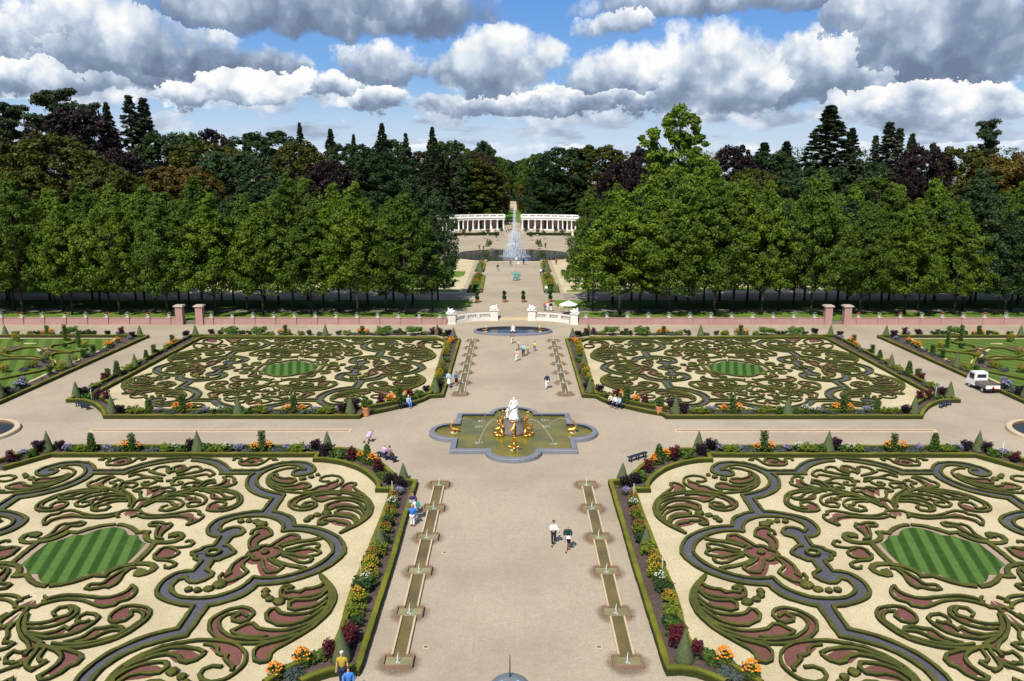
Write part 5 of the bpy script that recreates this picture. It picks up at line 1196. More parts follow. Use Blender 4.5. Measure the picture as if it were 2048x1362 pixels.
for (px_, yt, wp, D, k, lf) in FOREST:
    if k in 'FS' and D > 290: yt += tr.uniform(-4, 9); wp *= tr.uniform(.7, 1.3); px_ += tr.uniform(-6, 6)
    P = {'B': BIG, 'F': FIR, 'S': SPR, 'C': CED, 'P': PLA}[k]; P = P[tr.randrange(len(P))]
    top = atD(px_, yt, D); h = top.z - UZ; x = top.x
    w = wp / F * D * 1.0 / (2 * P['R']) if wp else h / P['H']
    if k in 'FS': w *= 2.6
    h *= 1.02 if k != 'B' else .99
    side = 'left' if px_ < AX else 'right'
    word = {'B': 'broad crowned tree', 'F': 'pointed fir', 'S': 'slender spruce', 'C': 'spreading dark conifer', 'P': 'tall plane tree'}[k]
    key = (side, lf, k); cnt.setdefault(key, []).append((px_, plant_tree(P, x, D, UZ, w, h / P['H'], tr.uniform(0, 6.28) if k != 'P' else 0, lf, None, 'tree', 'trees of the park wood')))
for (side, lf, k), L in cnt.items():
    L.sort(key=lambda q: -abs(q[0] - AX) if side == 'left' else abs(q[0] - AX))
    word = {'B': 'broad tree', 'F': 'pointed fir', 'S': 'slender spruce', 'C': 'spreading conifer', 'P': 'tall two-headed plane tree'}[k]
    for i, (q, o) in enumerate(L): o['label'] = '%s %s in the wood %s of the vista' % (NM[lf], word, side) + (', %s from the left' % ORD[i] if len(L) > 1 else '')
# golden columns flanking the vista alley
COLM, _ = leaves_mesh('crown', [(math.cos(i * 2.4) * 1.3 * (1 - abs(i / 30 - .5)), math.sin(i * 2.4) * 1.3, 1 + i * .45) for i in range(30)], [1.3] * 30, 60, .4, np.random.default_rng(4)); COLM.materials.append(LEAF['rust'])
for s in (-1, 1):
    for j, D in enumerate((430, 460, 500, 550, 610)):
        o = empty('alley_tree', (s * 4.2 + .2, D, UZ)); tag(o, '%s yellowish column tree on the %s of the vista alley' % (ORD[j], 'left' if s < 0 else 'right'), 'tree', 'yellowish trees lining the vista alley')
        b0 = bmesh.new(); tube(b0, [(0, 0, 0), (0, 0, 12)], [.2, .05], 6); bmo('trunk', b0, M_BARK, o); link('crown', COLM, parent=o)
# the wood behind reads as one mass
rng = np.random.default_rng(8); VS = []; base = BIG[1]['v']; sel = base.reshape(-1, 4, 3)
xs = list(np.linspace(-330, 330, 46)); 
for row, D in enumerate((370, 430)):
    for x in xs:
        x2 = x + rng.uniform(-4, 4) + row * 7
        if abs(x2) < 13: continue
        q = sel[rng.integers(0, len(sel), 2600)].copy(); a = rng.uniform(0, 6.28); ca, sa = math.cos(a), math.sin(a)
        X = q[..., 0] * ca - q[..., 1] * sa; Y = q[..., 0] * sa + q[..., 1] * ca; k = rng.uniform(.8, 1.05)
        VS.append(np.stack([X * 1.15 + x2, Y + D + rng.uniform(-6, 6), q[..., 2] * k * (1.06 if abs(x2) > 40 else .85) + UZ], -1).reshape(-1, 3))
for x in np.linspace(-22, 22, 9):
    q = sel[rng.integers(0, len(sel), 2600)].copy(); VS.append(np.stack([q[..., 0] + x, q[..., 1] + 760, q[..., 2] * .8 + UZ], -1).reshape(-1, 3))
v = np.concatenate(VS).astype(np.float32); tot = len(v) // 4; me = bpy.data.meshes.new('woodland')
me.vertices.add(tot * 4); me.vertices.foreach_set('co', v.ravel()); me.loops.add(tot * 4); me.loops.foreach_set('vertex_index', np.arange(tot * 4, dtype=np.int32))
me.polygons.add(tot); me.polygons.foreach_set('loop_start', np.arange(0, tot * 4, 4, dtype=np.int32)); me.polygons.foreach_set('loop_total', np.full(tot, 4, dtype=np.int32)); me.update(calc_edges=True)
tag(link('woodland', me, LEAF['deep']), 'distant dark wood closing the view behind the nearer trees', 'wood', kind='stuff')
# ------------------------------------------------------------------ bedding plants
def pm(name, col, v=.45, sc_=6.0, tr_=.25): return leaf_mat(name, tuple(c * (1 - v) for c in col), tuple(c * (1 + v) for c in col), tr_, sc_, rnd=.2)
P_GREEN = pm('garden_green', (.07, .13, .02)); P_LIME = pm('lime_green', (.17, .22, .02)); P_DARKG = pm('dark_foliage', (.03, .07, .02)); P_GREY = pm('grey_green_lavender', (.10, .13, .11))
P_PURP = pm('purple_black_foliage', (.022, .009, .016), .5, 6, .1); P_CRIM = pm('crimson_foliage', (.10, .012, .02), .5, 6, .15); P_ORG = plain('orange_petals', (.78, .25, .012), .7, var=.3, scale=9)
P_YEL = plain('golden_petals', (.44, .27, .014), .7, var=.45, scale=9); P_RUSTY = plain('rusty_petals', (.28, .10, .015), .7, var=.5, scale=9); P_VIO = plain('violet_petals', (.24, .20, .36), .7, var=.25, scale=9); P_WHT = plain('white_petals', (.62, .62, .5), .7, var=.2, scale=9)
P_RED = plain('red_petals', (.45, .03, .03), .7, var=.4, scale=9)
m, t, b = mat('clipped_yew'); co = obj_co(t); n = t.noise(co, 9, 5, .75); n2 = t.noise(co, 1.3, 3)
c = t.mix(t.mr(n, .3, .7), (.045, .065, .022, 1), (.105, .135, .05, 1)); c = t.mix(t.m('MULTIPLY', t.mr(n2, .5, .7), .4), c, (.16, .12, .05, 1)); t.l.new(c, b.inputs['Base Color']); b.inputs['Roughness'].default_value = .9
bp = t.node('ShaderNodeBump'); bp.inputs['Strength'].default_value = .8; t.l.new(n, bp.inputs['Height']); t.l.new(bp.outputs[0], b.inputs['Normal'])
M_YEW = m
PRG = np.random.default_rng(21)
def clump(centers, radii, per, size, flat=.8, up=.4, mt=P_GREEN):
    me, v = leaves_mesh('foliage', centers, radii, per, size, PRG, flat, up); me.materials.append(mt); return me
def dome(n, R_, h, z0=0.0, seed=0):
    r = random.Random(seed); return [(R_ * math.sqrt(r.random()) * math.cos(a), R_ * math.sqrt(r.random()) * math.sin(a), z0 + h * r.uniform(.35, 1)) for a in [r.uniform(0, 6.283) for _ in range(n)]]
def blossoms(pts, r, seed=0):
    bm = bmesh.new(); q = random.Random(seed)
    for p in pts: ball(bm, p, r * q.uniform(.7, 1.25), 1, 1, .6, 1)
    me = bpy.data.meshes.new('blossoms'); bm.to_mesh(me); bm.free(); return me
def topd(n, R_, h, seed, sp=1.0):
    r = random.Random(seed); out = []
    for _ in range(n):
        a = r.uniform(0, 6.283); q = math.sqrt(r.random()); out.append((R_ * q * math.cos(a) * sp, R_ * q * math.sin(a) * sp, h * (1.02 - .45 * q * q) * r.uniform(.85, 1.05)))
    return out
PROTO = {}
def proto(key, name, H, parts, cat, desc): PROTO[key] = (name, H, parts, cat, desc)
def cone_mesh():
    bm = bmesh.new(); prof = [(.50, 0), (.53, .08)] + [(.53 * (1 - t) ** .95 + .02, .08 + 1.85 * t) for t in [k / 14 for k in range(1, 15)]]
    lathe(bm, prof, 28)
    for v in bm.verts: v.co += Vector((noise.noise(v.co * 6), noise.noise(v.co * 6 + Vector((9, 0, 0))), 0)) * .025
    me = bpy.data.meshes.new('yew_cone'); bm.to_mesh(me); bm.free(); me.materials.append(M_YEW); return me
def withm(me, mt): me.materials.append(mt); return me
proto('c', 'yew_cone', 1.93, [('foliage', cone_mesh())], 'topiary', 'clipped yew cone')
proto('o', 'orange_dahlia', .95, [('foliage', clump(dome(14, .34, .55), [.2] * 14, 26, .07)), ('blossoms', withm(blossoms(topd(46, .42, .95, 3), .062), P_ORG))], 'flower', 'clump of orange dahlias')
proto('p', 'purple_bush', 1.0, [('foliage', clump(dome(20, .33, .85, 0, 5), [.22] * 20, 50, .06, .9, .3, P_PURP))], 'shrub', 'blackish purple bush')
proto('r', 'crimson_plant', 1.15, [('foliage', clump(dome(10, .28, .4, 0, 6), [.2] * 10, 30, .07, .9, .3, P_PURP)), ('plumes', clump([(math.cos(k * 2.4) * .28 * math.sqrt(k / 22), math.sin(k * 2.4) * .28 * math.sqrt(k / 22), .35 + .7 * ((k * 37) % 10) / 10) for k in range(22)], [.12] * 22, 34, .055, 1.8, .2, P_CRIM))], 'flower', 'crimson plumed plant')
proto('y', 'yellow_coneflower', 1.0, [('foliage', clump(dome(16, .4, .6, 0, 7), [.2] * 16, 30, .06, .9, .4, P_LIME)), ('blossoms', withm(blossoms(topd(52, .46, .95, 8), .045), P_YEL))], 'flower', 'bush of golden coneflowers')
proto('u', 'rusty_helenium', 1.0, [('foliage', clump(dome(16, .36, .6, 0, 9), [.2] * 16, 30, .06, .9, .4, P_LIME)), ('blossoms', withm(blossoms(topd(50, .42, .95, 10), .042), P_RUSTY))], 'flower', 'bush of rusty brown heleniums')
proto('l', 'lime_bush', .7, [('foliage', clump(dome(18, .4, .55, 0, 11), [.2] * 18, 44, .06, .8, .4, P_LIME))], 'shrub', 'low lime green bush')
proto('g', 'green_perennial', .75, [('foliage', clump(dome(12, .36, .5, 0, 12), [.22] * 12, 34, .10, .7, .6, P_GREEN))], 'plant', 'broad-leaved green plant')
proto('d', 'dark_green_plant', .8, [('foliage', clump(dome(12, .3, .6, 0, 13), [.22] * 12, 34, .08, .8, .4, P_DARKG))], 'plant', 'dark green bushy plant')
proto('v', 'lavender_mound', .5, [('foliage', clump(dome(20, .52, .3, 0, 14), [.18] * 20, 50, .05, .8, .5, P_GREY))], 'plant', 'low grey-green mound')
proto('a', 'violet_aster', .65, [('foliage', clump(dome(12, .3, .4, 0, 15), [.18] * 12, 30, .06, .8, .4, P_GREY)), ('blossoms', withm(blossoms(topd(60, .34, .62, 16), .045), P_VIO))], 'flower', 'clump of violet asters')
proto('w', 'white_flowers', .8, [('foliage', clump(dome(12, .3, .5, 0, 17), [.18] * 12, 26, .06, .9, .4, P_GREEN)), ('blossoms', withm(blossoms(topd(34, .34, .8, 18), .04), P_WHT))], 'flower', 'loose white flowers')
proto('k', 'climber_column', 2.2, [('foliage', clump([(math.cos(k * 2.4) * .15, math.sin(k * 2.4) * .15, .15 + 1.95 * k / 30) for k in range(31)], [.17] * 31, 30, .07, 1, .2, P_GREEN)), ('stake', None)], 'climber', 'narrow climbing plant on a stake')
proto('s', 'round_shrub', 1.5, [('foliage', clump(dome(46, .95, 1.2, .1, 19), [.34] * 46, 60, .085, .6, .5, pm('light_shrub_green', (.13, .22, .04))))], 'shrub', 'wide light green shrub')
proto('f', 'leafy_cone', 1.7, [('foliage', clump([(math.cos(k * 2.4) * .38 * (1 - k / 60) , math.sin(k * 2.4) * .38 * (1 - k / 60), .1 + 1.5 * k / 50) for k in range(50)], [.17] * 50, 34, .07, 1, .3, P_GREEN))], 'climber', 'leafy green column')
bm = bmesh.new(); tube(bm, [(0, 0, 0), (0, 0, 2.25)], .02, 5); STAKE = bpy.data.meshes.new('stake'); bm.to_mesh(STAKE); bm.free(); STAKE.materials.append(M_BARKL)
BEDS = {
 'side bed of the near %s parterre': 'c 1245,961,926 p 1252,976 a 1253,988 u 1265,1003 w 1267,1014 u 1270,1036 d 1275,1053 u 1278,1067 d 1282,1087 c 1292,1093,1054 l 1296,1106 u 1307,1124 y 1309,1140 y 1309,1156 w 1320,1166 g 1322,1173 d 1328,1186 u 1335,1203 y 1337,1208 l 1343,1230 d 1340,1255 r 1355,1284 g 1350,1266 c 1368,1321,1258 r 1394,1315 g 1417,1323 o 1447,1331 v 1468,1349 v 1478,1354 o 1501,1358 r 1350,1290',
 'curved rear corner bed of the near %s parterre': 'p 1270,968 g 1283,957 g 1277,962 r 1296,943 o 1306,930 o 1312,926 f 1317,927,889 o 1331,921 r 1348,920 g 1372,916 g 1380,914 p 1402,911 p 1420,901 a 1437,901 c 1397,897,862',
 'rear bed of the near %s parterre': 'l 1453,903 l 1466,903 a 1478,902 v 1492,904 v 1500,904 o 1515,903 k 1527,904,862 o 1541,903 v 1556,904 a 1573,902 w 1597,902 l 1610,903 l 1625,903 g 1640,902 c 1656,902,862 p 1668,900 g 1690,903 w 1702,903 l 1716,903 v 1742,904 v 1752,904 o 1777,902 k 1787,904,868 o 1803,902 v 1818,904 v 1828,904 a 1838,902 f 1868,903,866 l 1890,903 g 1903,903 a 1915,902 p 1931,901 c 1956,902,862 p 1971,905 g 1985,911 g 1992,914 a 2005,912 r 2030,924',
 'front bed of the far %s parterre': 'p 1343,819 c 1351,827,792 p 1366,826 a 1377,824 l 1391,826 l 1408,826 a 1421,824 v 1435,827 o 1447,825 k 1464,826,790 o 1477,825 v 1494,827 a 1511,825 l 1523,826 u 1534,825 g 1558,826 c 1575,828,794 g 1592,826 w 1610,825 w 1624,826 a 1640,825 v 1658,827 o 1672,824 k 1686,826,788 o 1699,824 v 1715,827 a 1732,825 f 1753,825,797 l 1773,826 l 1788,825 p 1811,827 c 1828,827,791',
 'curved front corner bed of the far %s parterre': 'c 1180,785,754 p 1174,781 p 1199,786 g 1215,793 g 1221,797 r 1232,798 o 1240,797 f 1253,806,772 o 1267,806 o 1272,808 r 1290,811 g 1310,814 g 1318,815',
 'outer bed of the far %s parterre': 'r 1839,803 r 1856,798 g 1876,799 p 1886,792 a 1876,783 c 1899,796,762 l 1864,776 v 1854,772 r 1843,762 k 1835,758,737 f 1817,752,722 v 1808,748 l 1797,742 l 1790,738 c 1782,734,707 y 1777,728 v 1767,726 f 1759,720,700 k 1744,711,689 d 1740,708 v 1727,703 y 1718,698 o 1710,694 o 1702,687 k 1707,687,670 v 1692,683 a 1681,679 p 1679,675 c 1661,671,649',
 'rear bed of the far %s parterre': 'c 1145,676,654 a 1148,677 p 1155,674 g 1163,672 r 1172,671 c 1177,669,648 r 1187,669 a 1193,669 l 1204,670 s 1223,670,652 d 1244,670 k 1252,670,657 d 1261,670 s 1283,670,653 l 1296,670 v 1308,670 o 1320,670 k 1327,670,652 o 1334,670 v 1345,670 l 1358,670 d 1374,670 c 1401,671,648 v 1412,670 d 1433,670 l 1450,670 u 1474,670 k 1481,670,650 o 1491,670 l 1511,670 s 1533,671,654 d 1553,671 d 1568,671 s 1591,671,654 d 1610,671 p 1629,670',
 'inner side bed of the far %s parterre': 'o 1149,686 o 1153,690 y 1154,697 y 1158,705 u 1159,712 g 1159,724 c 1168,731,705 u 1167,737 g 1165,745 y 1171,752 y 1176,760 u 1174,748 d 1178,770',
 'corner bed of the %s outer lawn': 'c 1772,672,650 p 1787,675 a 1792,679 r 1809,669 a 1816,670 o 1817,686 o 1828,692 o 1836,697 p 1836,672 v 1845,702 k 1865,708,690 v 1873,712 k 1885,716,699 u 1901,724 c 1913,734,706 u 1927,739 l 1936,742 k 1952,750,730 v 2005,775 a 2012,778,760 p 2040,790 v 2025,783 c 2052,795,755 d 1866,671 k 1875,671,659 d 1887,671 s 1911,671,654 d 1927,671 o 1948,671 k 1957,671,651 o 1965,671 d 1977,671 l 1990,671 g 2020,671 c 2041,672,649',
}
used = {}; pr = random.Random(14)
for bed, txt in BEDS.items():
    tok = txt.split(); items = [(tok[i], [float(q) for q in tok[i + 1].split(',')]) for i in range(0, len(tok), 2)]
    for s in (1, -1):
        counts = {}; tot = {}
        for k, q in items: tot[k] = tot.get(k, 0) + 1
        for k, q in items:
            x = q[0] if s > 0 else 2 * AX - q[0]
            if not -25 < x < 2075 or q[1] > 1375: continue
            name, H, parts, cat, desc = PROTO[k]; p = at(x, q[1], 0.02); hgt = H * pr.uniform(.85, 1.15)
            if len(q) > 2:
                for zz in range(40, 330, 3):
                    if proj((p.x, p.y, zz / 100))[1] <= q[2]: break
                hgt = zz / 100
            f = hgt / H; o = empty(name, (p.x, p.y, 0.02), pr.uniform(0, 6.28)); w = f * (1.2 if k not in 'oyu' else 1.0) if k not in 'ckf' else ((f + 1) / 2 if k != 'k' else 1.2)
            o.scale = (w * pr.uniform(.95, 1.08), w * pr.uniform(.95, 1.08), f)
            for pn, me in parts: link(pn, me if me else STAKE, parent=o)
            c_ = counts[k] = counts.get(k, 0) + 1
            lab = desc + ' in the ' + bed % ('right' if s > 0 else 'left')
            if tot[k] > 1: lab = desc + (', %s along the ' % ORD[min(19, c_ - 1)]) + bed % ('right' if s > 0 else 'left')
            if len(lab.split()) > 16: lab = lab.replace('the far', 'far').replace('the near', 'near').replace('curved ', '').replace('corner bed', 'bed')
            if len(lab.split()) > 16: lab = lab.replace(' on a stake', '').replace('bed of', 'bed,')
            tag(o, lab, cat, desc.replace('clump of ', '').replace('bush of ', '') + ' in the flower beds')
# thin white marker stakes in the beds
for i, (x, y, w_) in enumerate(((1267, 1005, 'rear part of the inner side bed, near right parterre'), (1324, 1155, 'middle of the inner side bed, near right parterre'), (785, 1000, 'rear part of the inner side bed, near left parterre'), (722, 1160, 'middle of the inner side bed, near left parterre'), (2004, 917, 'outer rear corner bed of the near right parterre'), (1870, 801, 'outer corner bed of the far right parterre'), (184, 806, 'outer corner bed of the far left parterre'))):
    p = at(x, y, 0); bm = bmesh.new(); tube(bm, [(0, 0, 0), (0, 0, 1.5)], .016, 6); tag(bmo('marker_stake', bm, M_WHITE, loc=(p.x, p.y, .02)), 'thin white stake in the ' + w_, 'stake', 'thin white stakes in the beds')
# low ground cover between the plants: nobody could count it
fv = []
for bed, txt in BEDS.items():
    tok = txt.split(); items = [[float(q) for q in tok[i + 1].split(',')][:2] for i in range(0, len(tok), 2)]
    for s in (1, -1):
        for a_, b2 in zip(items, items[1:]):
            A = at(a_[0] if s > 0 else 2 * AX - a_[0], a_[1], .02); B = at(b2[0] if s > 0 else 2 * AX - b2[0], b2[1], .02); L = (B - A).length
            if L > 6: continue
            for q in range(int(L / .4) + 1):
                if pr.random() < .45: fv.append((A.lerp(B, pr.random()) + Vector((pr.uniform(-.45, .45), pr.uniform(-.45, .45), .12)), pr.uniform(.12, .26)))
gm, _ = leaves_mesh('ground_cover', [tuple(p) for p, r_ in fv], [r_ for p, r_ in fv], 30, .06, PRG, .7, .6); gm.materials.append(pm('ground_cover_green', (.06, .10, .025)))
tag(link('ground_cover', gm), 'low green ground cover between the bedding plants', 'ground cover', kind='stuff')
# ------------------------------------------------------------------ outer lawn parterres
for s, sn in ((1, 'right'), (-1, 'left')):
    def mp(txt, h=0.0, closed=False, step=.5): return [Vector((s * q.x, q.y)) for q in curve(parse(txt, h), step, closed)]
    out = mp('@p 1756,670.5 * 2095,670.5 *', .02) + mp('@p 2095,820 * @L 2048,1108 650,480 585,457 *', .02)
    bm = bmesh.new(); poly(bm, out, .01); tag(bmo('soil_ground', bm, G_SOIL), kind='structure')
    bm = bmesh.new(); poly(bm, mp('@L 900,484 * 2280,484 * 2280,1125 * 1960,1010 * 1040,600 *', .02), .018); tag(bmo('gravel_ground', bm, G_CREAM), kind='structure')
    bm = bmesh.new(); poly(bm, mp('@L 925,490 * 2280,490 * 2280,1115 * 1960,995 * 1060,595 *', .02), .026); tag(bmo('lawn_ground', bm, M_GRASS_S), kind='structure')
    def hd(txt, lab, w=.32, h=.3):
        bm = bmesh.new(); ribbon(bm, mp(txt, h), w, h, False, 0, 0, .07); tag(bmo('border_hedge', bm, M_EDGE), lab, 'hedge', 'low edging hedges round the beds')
    hd('@L 2250,1185 2048,1100 650,480 585,455 *', 'outer low box edging of the %s lawn parterre beside the diagonal path' % sn, .36, .4)
    hd('@p 1755,669.5 * 2090,669.5', 'straight rear low box edging of the %s lawn parterre' % sn, .36, .4)
    hd('@L 1410,470 1330,508 1390,530 1530,548 1575,575 1530,598 1350,610 1250,600 1190,585', 'curved low hedge round the small inner lawn of the %s lawn parterre' % sn)
    hd('@L 1350,618 1500,625 1570,655 1540,735 1560,770 1650,800 1850,840 2048,880 2250,905', 'S-shaped low hedge across the middle of the %s lawn parterre' % sn)
    hd('@L 1620,680 1760,655 1950,662 2048,640 2250,600', 'upper arm of the crossing low hedges in the %s lawn parterre' % sn)
    hd('@L 1590,690 1680,688 1900,680 2048,690 2250,720', 'lower arm of the crossing low hedges in the %s lawn parterre' % sn)
    hd('@L 1610,612 1680,570 1850,575 1960,605 2080,625', 'short curved low hedge behind the middle of the %s lawn parterre' % sn)
    for txt in ('@L 1195,575 1170,585 1240,603 1350,618 1345,612 1240,596', '@L 1575,585 1710,590 1640,640 1590,640 1660,600', '@L 1545,690 1510,720 1535,750 1560,740 1540,715', '@L 1660,700 1750,688 1900,686 2048,702 2048,696 1900,678 1740,680', '@L 1590,675 1640,630 1640,655 1600,700', '@L 1700,540 1840,545 1830,535 1720,535'):
        bm = bmesh.new(); poly(bm, mp(txt, .03, True), .036); tag(bmo('gravel_ground', bm, G_CREAM), kind='structure')
    for txt in ('@L 1540,565 1640,570 1690,600 1650,640 1560,640 1530,610', '@L 1570,640 1660,650 1700,700 1800,780 1650,790 1570,740', '@L 1850,560 1960,570 2048,590 2048,612 1900,600'):
        bm = bmesh.new(); poly(bm, mp(txt, .03, True), .032); tag(bmo('soil_ground', bm, G_SOIL), kind='structure')
    for i, (k, x, y) in enumerate((('v', 1640, 640), ('y', 1590, 690), ('d', 1620, 740), ('u', 1720, 780), ('l', 1780, 790), ('u', 1900, 520), ('y', 1925, 510), ('d', 1420, 590), ('y', 1215, 585), ('u', 2010, 830), ('y', 2040, 830), ('v', 1840, 815), ('a', 1840, 925), ('k', 1415, 515), ('k', 1275, 580), ('y', 2005, 650))):
        name, H, parts, cat, desc = PROTO[k]; p = at(1640 + x / 5.02, 580 + y / 5.02, .02)
        o = empty(name, (s * p.x, p.y, .03), i); o.scale = (1.1,) * 3
        for pn, me in parts: link(pn, me if me else STAKE, parent=o)
        tag(o, '%s among the inner hedges of the %s lawn parterre, %s from the centre' % (desc, sn, ORD[i]), cat, desc + ' in the flower beds')
# extra scrolls behind the pattern of the far parterres
for s, sn in ((1, 'right'), (-1, 'left')):
    def mp(txt, h=.24): return [Vector((s * q.x, q.y)) for q in curve(parse(txt, h), .3, False)]
    def ex(strokes, lab, fills=()):
        bm = bmesh.new()
        for t_ in strokes: ribbon(bm, mp(t_), .22, .24)
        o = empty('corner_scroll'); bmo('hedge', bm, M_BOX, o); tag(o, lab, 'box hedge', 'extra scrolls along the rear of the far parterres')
        if fills:
            bm = bmesh.new()
            for t_ in fills: poly(bm, [Vector((s * q.x, q.y)) for q in curve(parse(t_, .05), .5, True)], .05)
            bmo('red_gravel_bed', bm, G_RED, o)
    ex(['@M 250,225 300,208 380,212 440,230 460,250 420,280 370,300', '@M 250,225 300,232 360,228 400,240 400,265 350,295 300,320', '@M 210,250 250,245 300,255 300,275 250,285 210,280 205,260'], 'box scroll with a leaf head in the inner rear corner of the far %s parterre' % sn, ['@M 390,235 450,245 420,275 380,285'])
    ex(['@M 455,192 500,205 540,230 580,228 620,205 660,192', '@M 500,192 560,215 620,192'], 'bat-shaped box piece at the inner rear edge of the far %s parterre' % sn, ['@M 500,198 560,195 620,198 580,222 540,222'])
    ex(['@N 330,168 360,190 400,205 430,195 470,170'], 'bat-shaped box piece at the outer rear edge of the far %s parterre' % sn, ['@N 345,172 460,172 420,198 390,198'])
    ex(['@N 500,190 540,172 620,170 680,190 660,210 560,225 600,250 640,262', '@N 640,235 700,212 760,215 770,240 720,262 660,262', '@N 500,192 540,220 600,232'], 'box scroll with leafy tail in the outer rear corner of the far %s parterre' % sn, ['@N 560,180 640,185 650,202 560,208'])
# ------------------------------------------------------------------ people
def cloth(name, col, v=.12): return plain(name, col, .8, var=v, scale=9, spec=.2)
CL = {'white': cloth('white_cloth', (.78, .78, .76)), 'black': cloth('black_cloth', (.012, .012, .016)), 'navy': cloth('navy_cloth', (.018, .025, .07)), 'green': cloth('dark_green_cloth', (.012, .045, .035)),
 'mustard': cloth('mustard_cloth', (.42, .30, .03)), 'blue': cloth('bright_blue_cloth', (.05, .20, .62)), 'purple': cloth('purple_cloth', (.05, .02, .12)), 'jeans': cloth('denim_cloth', (.09, .16, .28)), 'pink': cloth('pink_cloth', (.72, .42, .38)),
 'lilac': cloth('lilac_cloth', (.60, .42, .66)), 'mauve': cloth('mauve_cloth', (.26, .17, .19)), 'ltblue': cloth('light_blue_cloth', (.36, .55, .72)), 'lime': cloth('yellow_green_cloth', (.55, .60, .08)), 'yellow': cloth('yellow_cloth', (.68, .58, .12)),
 'orange': cloth('orange_red_cloth', (.72, .12, .06)), 'grey': cloth('grey_cloth', (.28, .28, .27)), 'cream': cloth('cream_cloth', (.62, .56, .44)), 'red': cloth('red_cloth', (.45, .05, .06)), 'teal': cloth('teal_cloth', (.05, .24, .20)), 'brown': cloth('brown_cloth', (.16, .10, .06))}
SKIN = plain('skin', (.56, .31, .22), .6, var=.08); HAIR = {'brown': plain('brown_hair', (.06, .035, .02), .7), 'grey': plain('grey_hair', (.42, .40, .38), .7), 'white': plain('white_hair', (.72, .70, .66), .7), 'blond': plain('blond_hair', (.42, .28, .12), .7), 'bald': None}
M_EYE = plain('dark_eyes', (.02, .015, .012), .3)
def person(p, h, rz, lab, top='white', legs='black', hair='brown', pose='stand', arms='down', low='trousers', sleeve='long', z=0.0, seat=.45, group='visitors in the garden', near=False):
    k = h / 1.75; o = empty('person', (p[0], p[1], z), rz); tag(o, lab, 'person', group)
    # +y is the way the person faces (local -y is the back)
    sit = pose == 'sit'; hz = seat / k + .09 if sit else .93; dz = hz - .93; lean = .12 if sit else .0
    P = lambda x, y, zz: (x, y + lean * max(0, zz - .93), zz + dz)
    J = [P(0, 0, .95) + (.12, .085), P(0, 0, 1.15) + (.095, .07), P(0, 0, 1.34) + (.11, .075), P(0, 0, 1.46) + (.052, .052), P(0, .01, 1.55) + (.066, .075), P(0, .015, 1.64) + (.088, .105), P(0, .0, 1.71) + (.07, .085), P(0, .115, 1.605) + (.014, .014)]
    B = [(0, 1), (1, 2), (2, 3), (3, 4), (4, 5), (5, 6), (5, 7)]
    tj = [P(0, 0, .87) + (.18, .14), P(0, 0, 1.12) + (.175, .14), P(0, 0, 1.33) + (.20, .15), P(0, 0, 1.44) + (.12, .10), P(0, 0, 1.485) + (.085, .08)]; tb_ = [(0, 1), (1, 2), (2, 3), (3, 4)]
    lj, lb = [P(0, 0, .93) + (.16, .125)], []
    step = {'walk': .2, 'stand': 0, 'sit': 0}[pose]
    for s in (-1, 1):
        st = step * s
        if sit: kn, an, ft = (s * .11, .42, hz - .02), (s * .12, .44, .09), (s * .13, .58, .04)
        else: kn, an, ft = (s * .10, .04 + st * .7, .50), (s * .10, st * 1.2 - (.03 if st < 0 else 0), .09), (s * .11, st * 1.2 + .14, .035)
        i = len(J); J += [(s * .09, 0, hz - .07, .085, .085), (*kn, .058), (*an, .038), (*ft, .042, .03)]; B += [(0, i), (i, i + 1), (i + 1, i + 2), (i + 2, i + 3)]
        j = len(lj); lj += [(s * .09, 0, hz - .07, .105, .105), (*kn, .078), (an[0], an[1], an[2] + .04, .062)]; lb += [(0, j), (j, j + 1), (j + 1, j + 2)]
        sh = P(s * .185, 0, 1.40)
        if arms == 'down': el, wr, hd = (s * .25, -.03 - st * .5, 1.13), (s * .27, .06 - st * .8, .90), (s * .275, .09 - st * .9, .82)
        elif arms == 'fold': el, wr, hd = (s * .24, .06, 1.14), (s * .06, .22, 1.16), (-s * .02, .23, 1.17)
        elif arms == 'hold': el, wr, hd = (s * .25, .06, 1.12), (s * .14, .28, 1.16), (s * .11, .34, 1.18)
        else: el, wr, hd = (s * .24, .08, 1.12), (s * .13, .3, 1.0), (s * .1, .38, .97)
        el, wr, hd = P(*el), P(*wr), P(*hd)
        i = len(J); J += [(*sh, .055), (*el, .042), (*wr, .027), (*hd, .036, .018)]; B += [(2, i), (i, i + 1), (i + 1, i + 2), (i + 2, i + 3)]
        d = (Vector(hd) - Vector(wr)).normalized(); sd_ = d.cross(Vector((0, 0, 1))); sd_ = (sd_ if sd_.length > .2 else d.cross(Vector((0, 1, 0)))).normalized()
        cu = sd_.cross(d) * .4
        for f, (of, L) in enumerate(((-.03, .065), (-.011, .082), (.009, .078), (.028, .06))):
            a = Vector(hd) + sd_ * of + d * .035; b_ = a + (d + cu * .4).normalized() * L * .55; c_ = b_ + (d + cu * 1.3).normalized() * L * .45; q = len(J)
            J += [(*a, .0095), (*b_, .0085), (*c_, .007)]; B += [(i + 3, q), (q, q + 1), (q + 1, q + 2)]
        a = Vector(hd) - sd_ * .035 - d * .01; b_ = a - sd_ * .022 + d * .035; q = len(J); J += [(*a, .012), (*b_, .009)]; B += [(i + 3, q), (q, q + 1)]
        j = len(tj); tj += [(*sh, .092), (*(el if sleeve != 'short' else Vector(sh).lerp(Vector(el), .8)), .072)]; tb_ += [(2, j), (j, j + 1)]
        if sleeve == 'long': tj += [(*Vector(el).lerp(Vector(wr), .9), .05)]; tb_ += [(j + 1, j + 2)]
    skin('body', J, B, SKIN, o, (0, 0, 0), 1, 0, 0, k)
    skin('top', tj, tb_, CL[top], o, (0, 0, 0), 1, 0, 0, k)
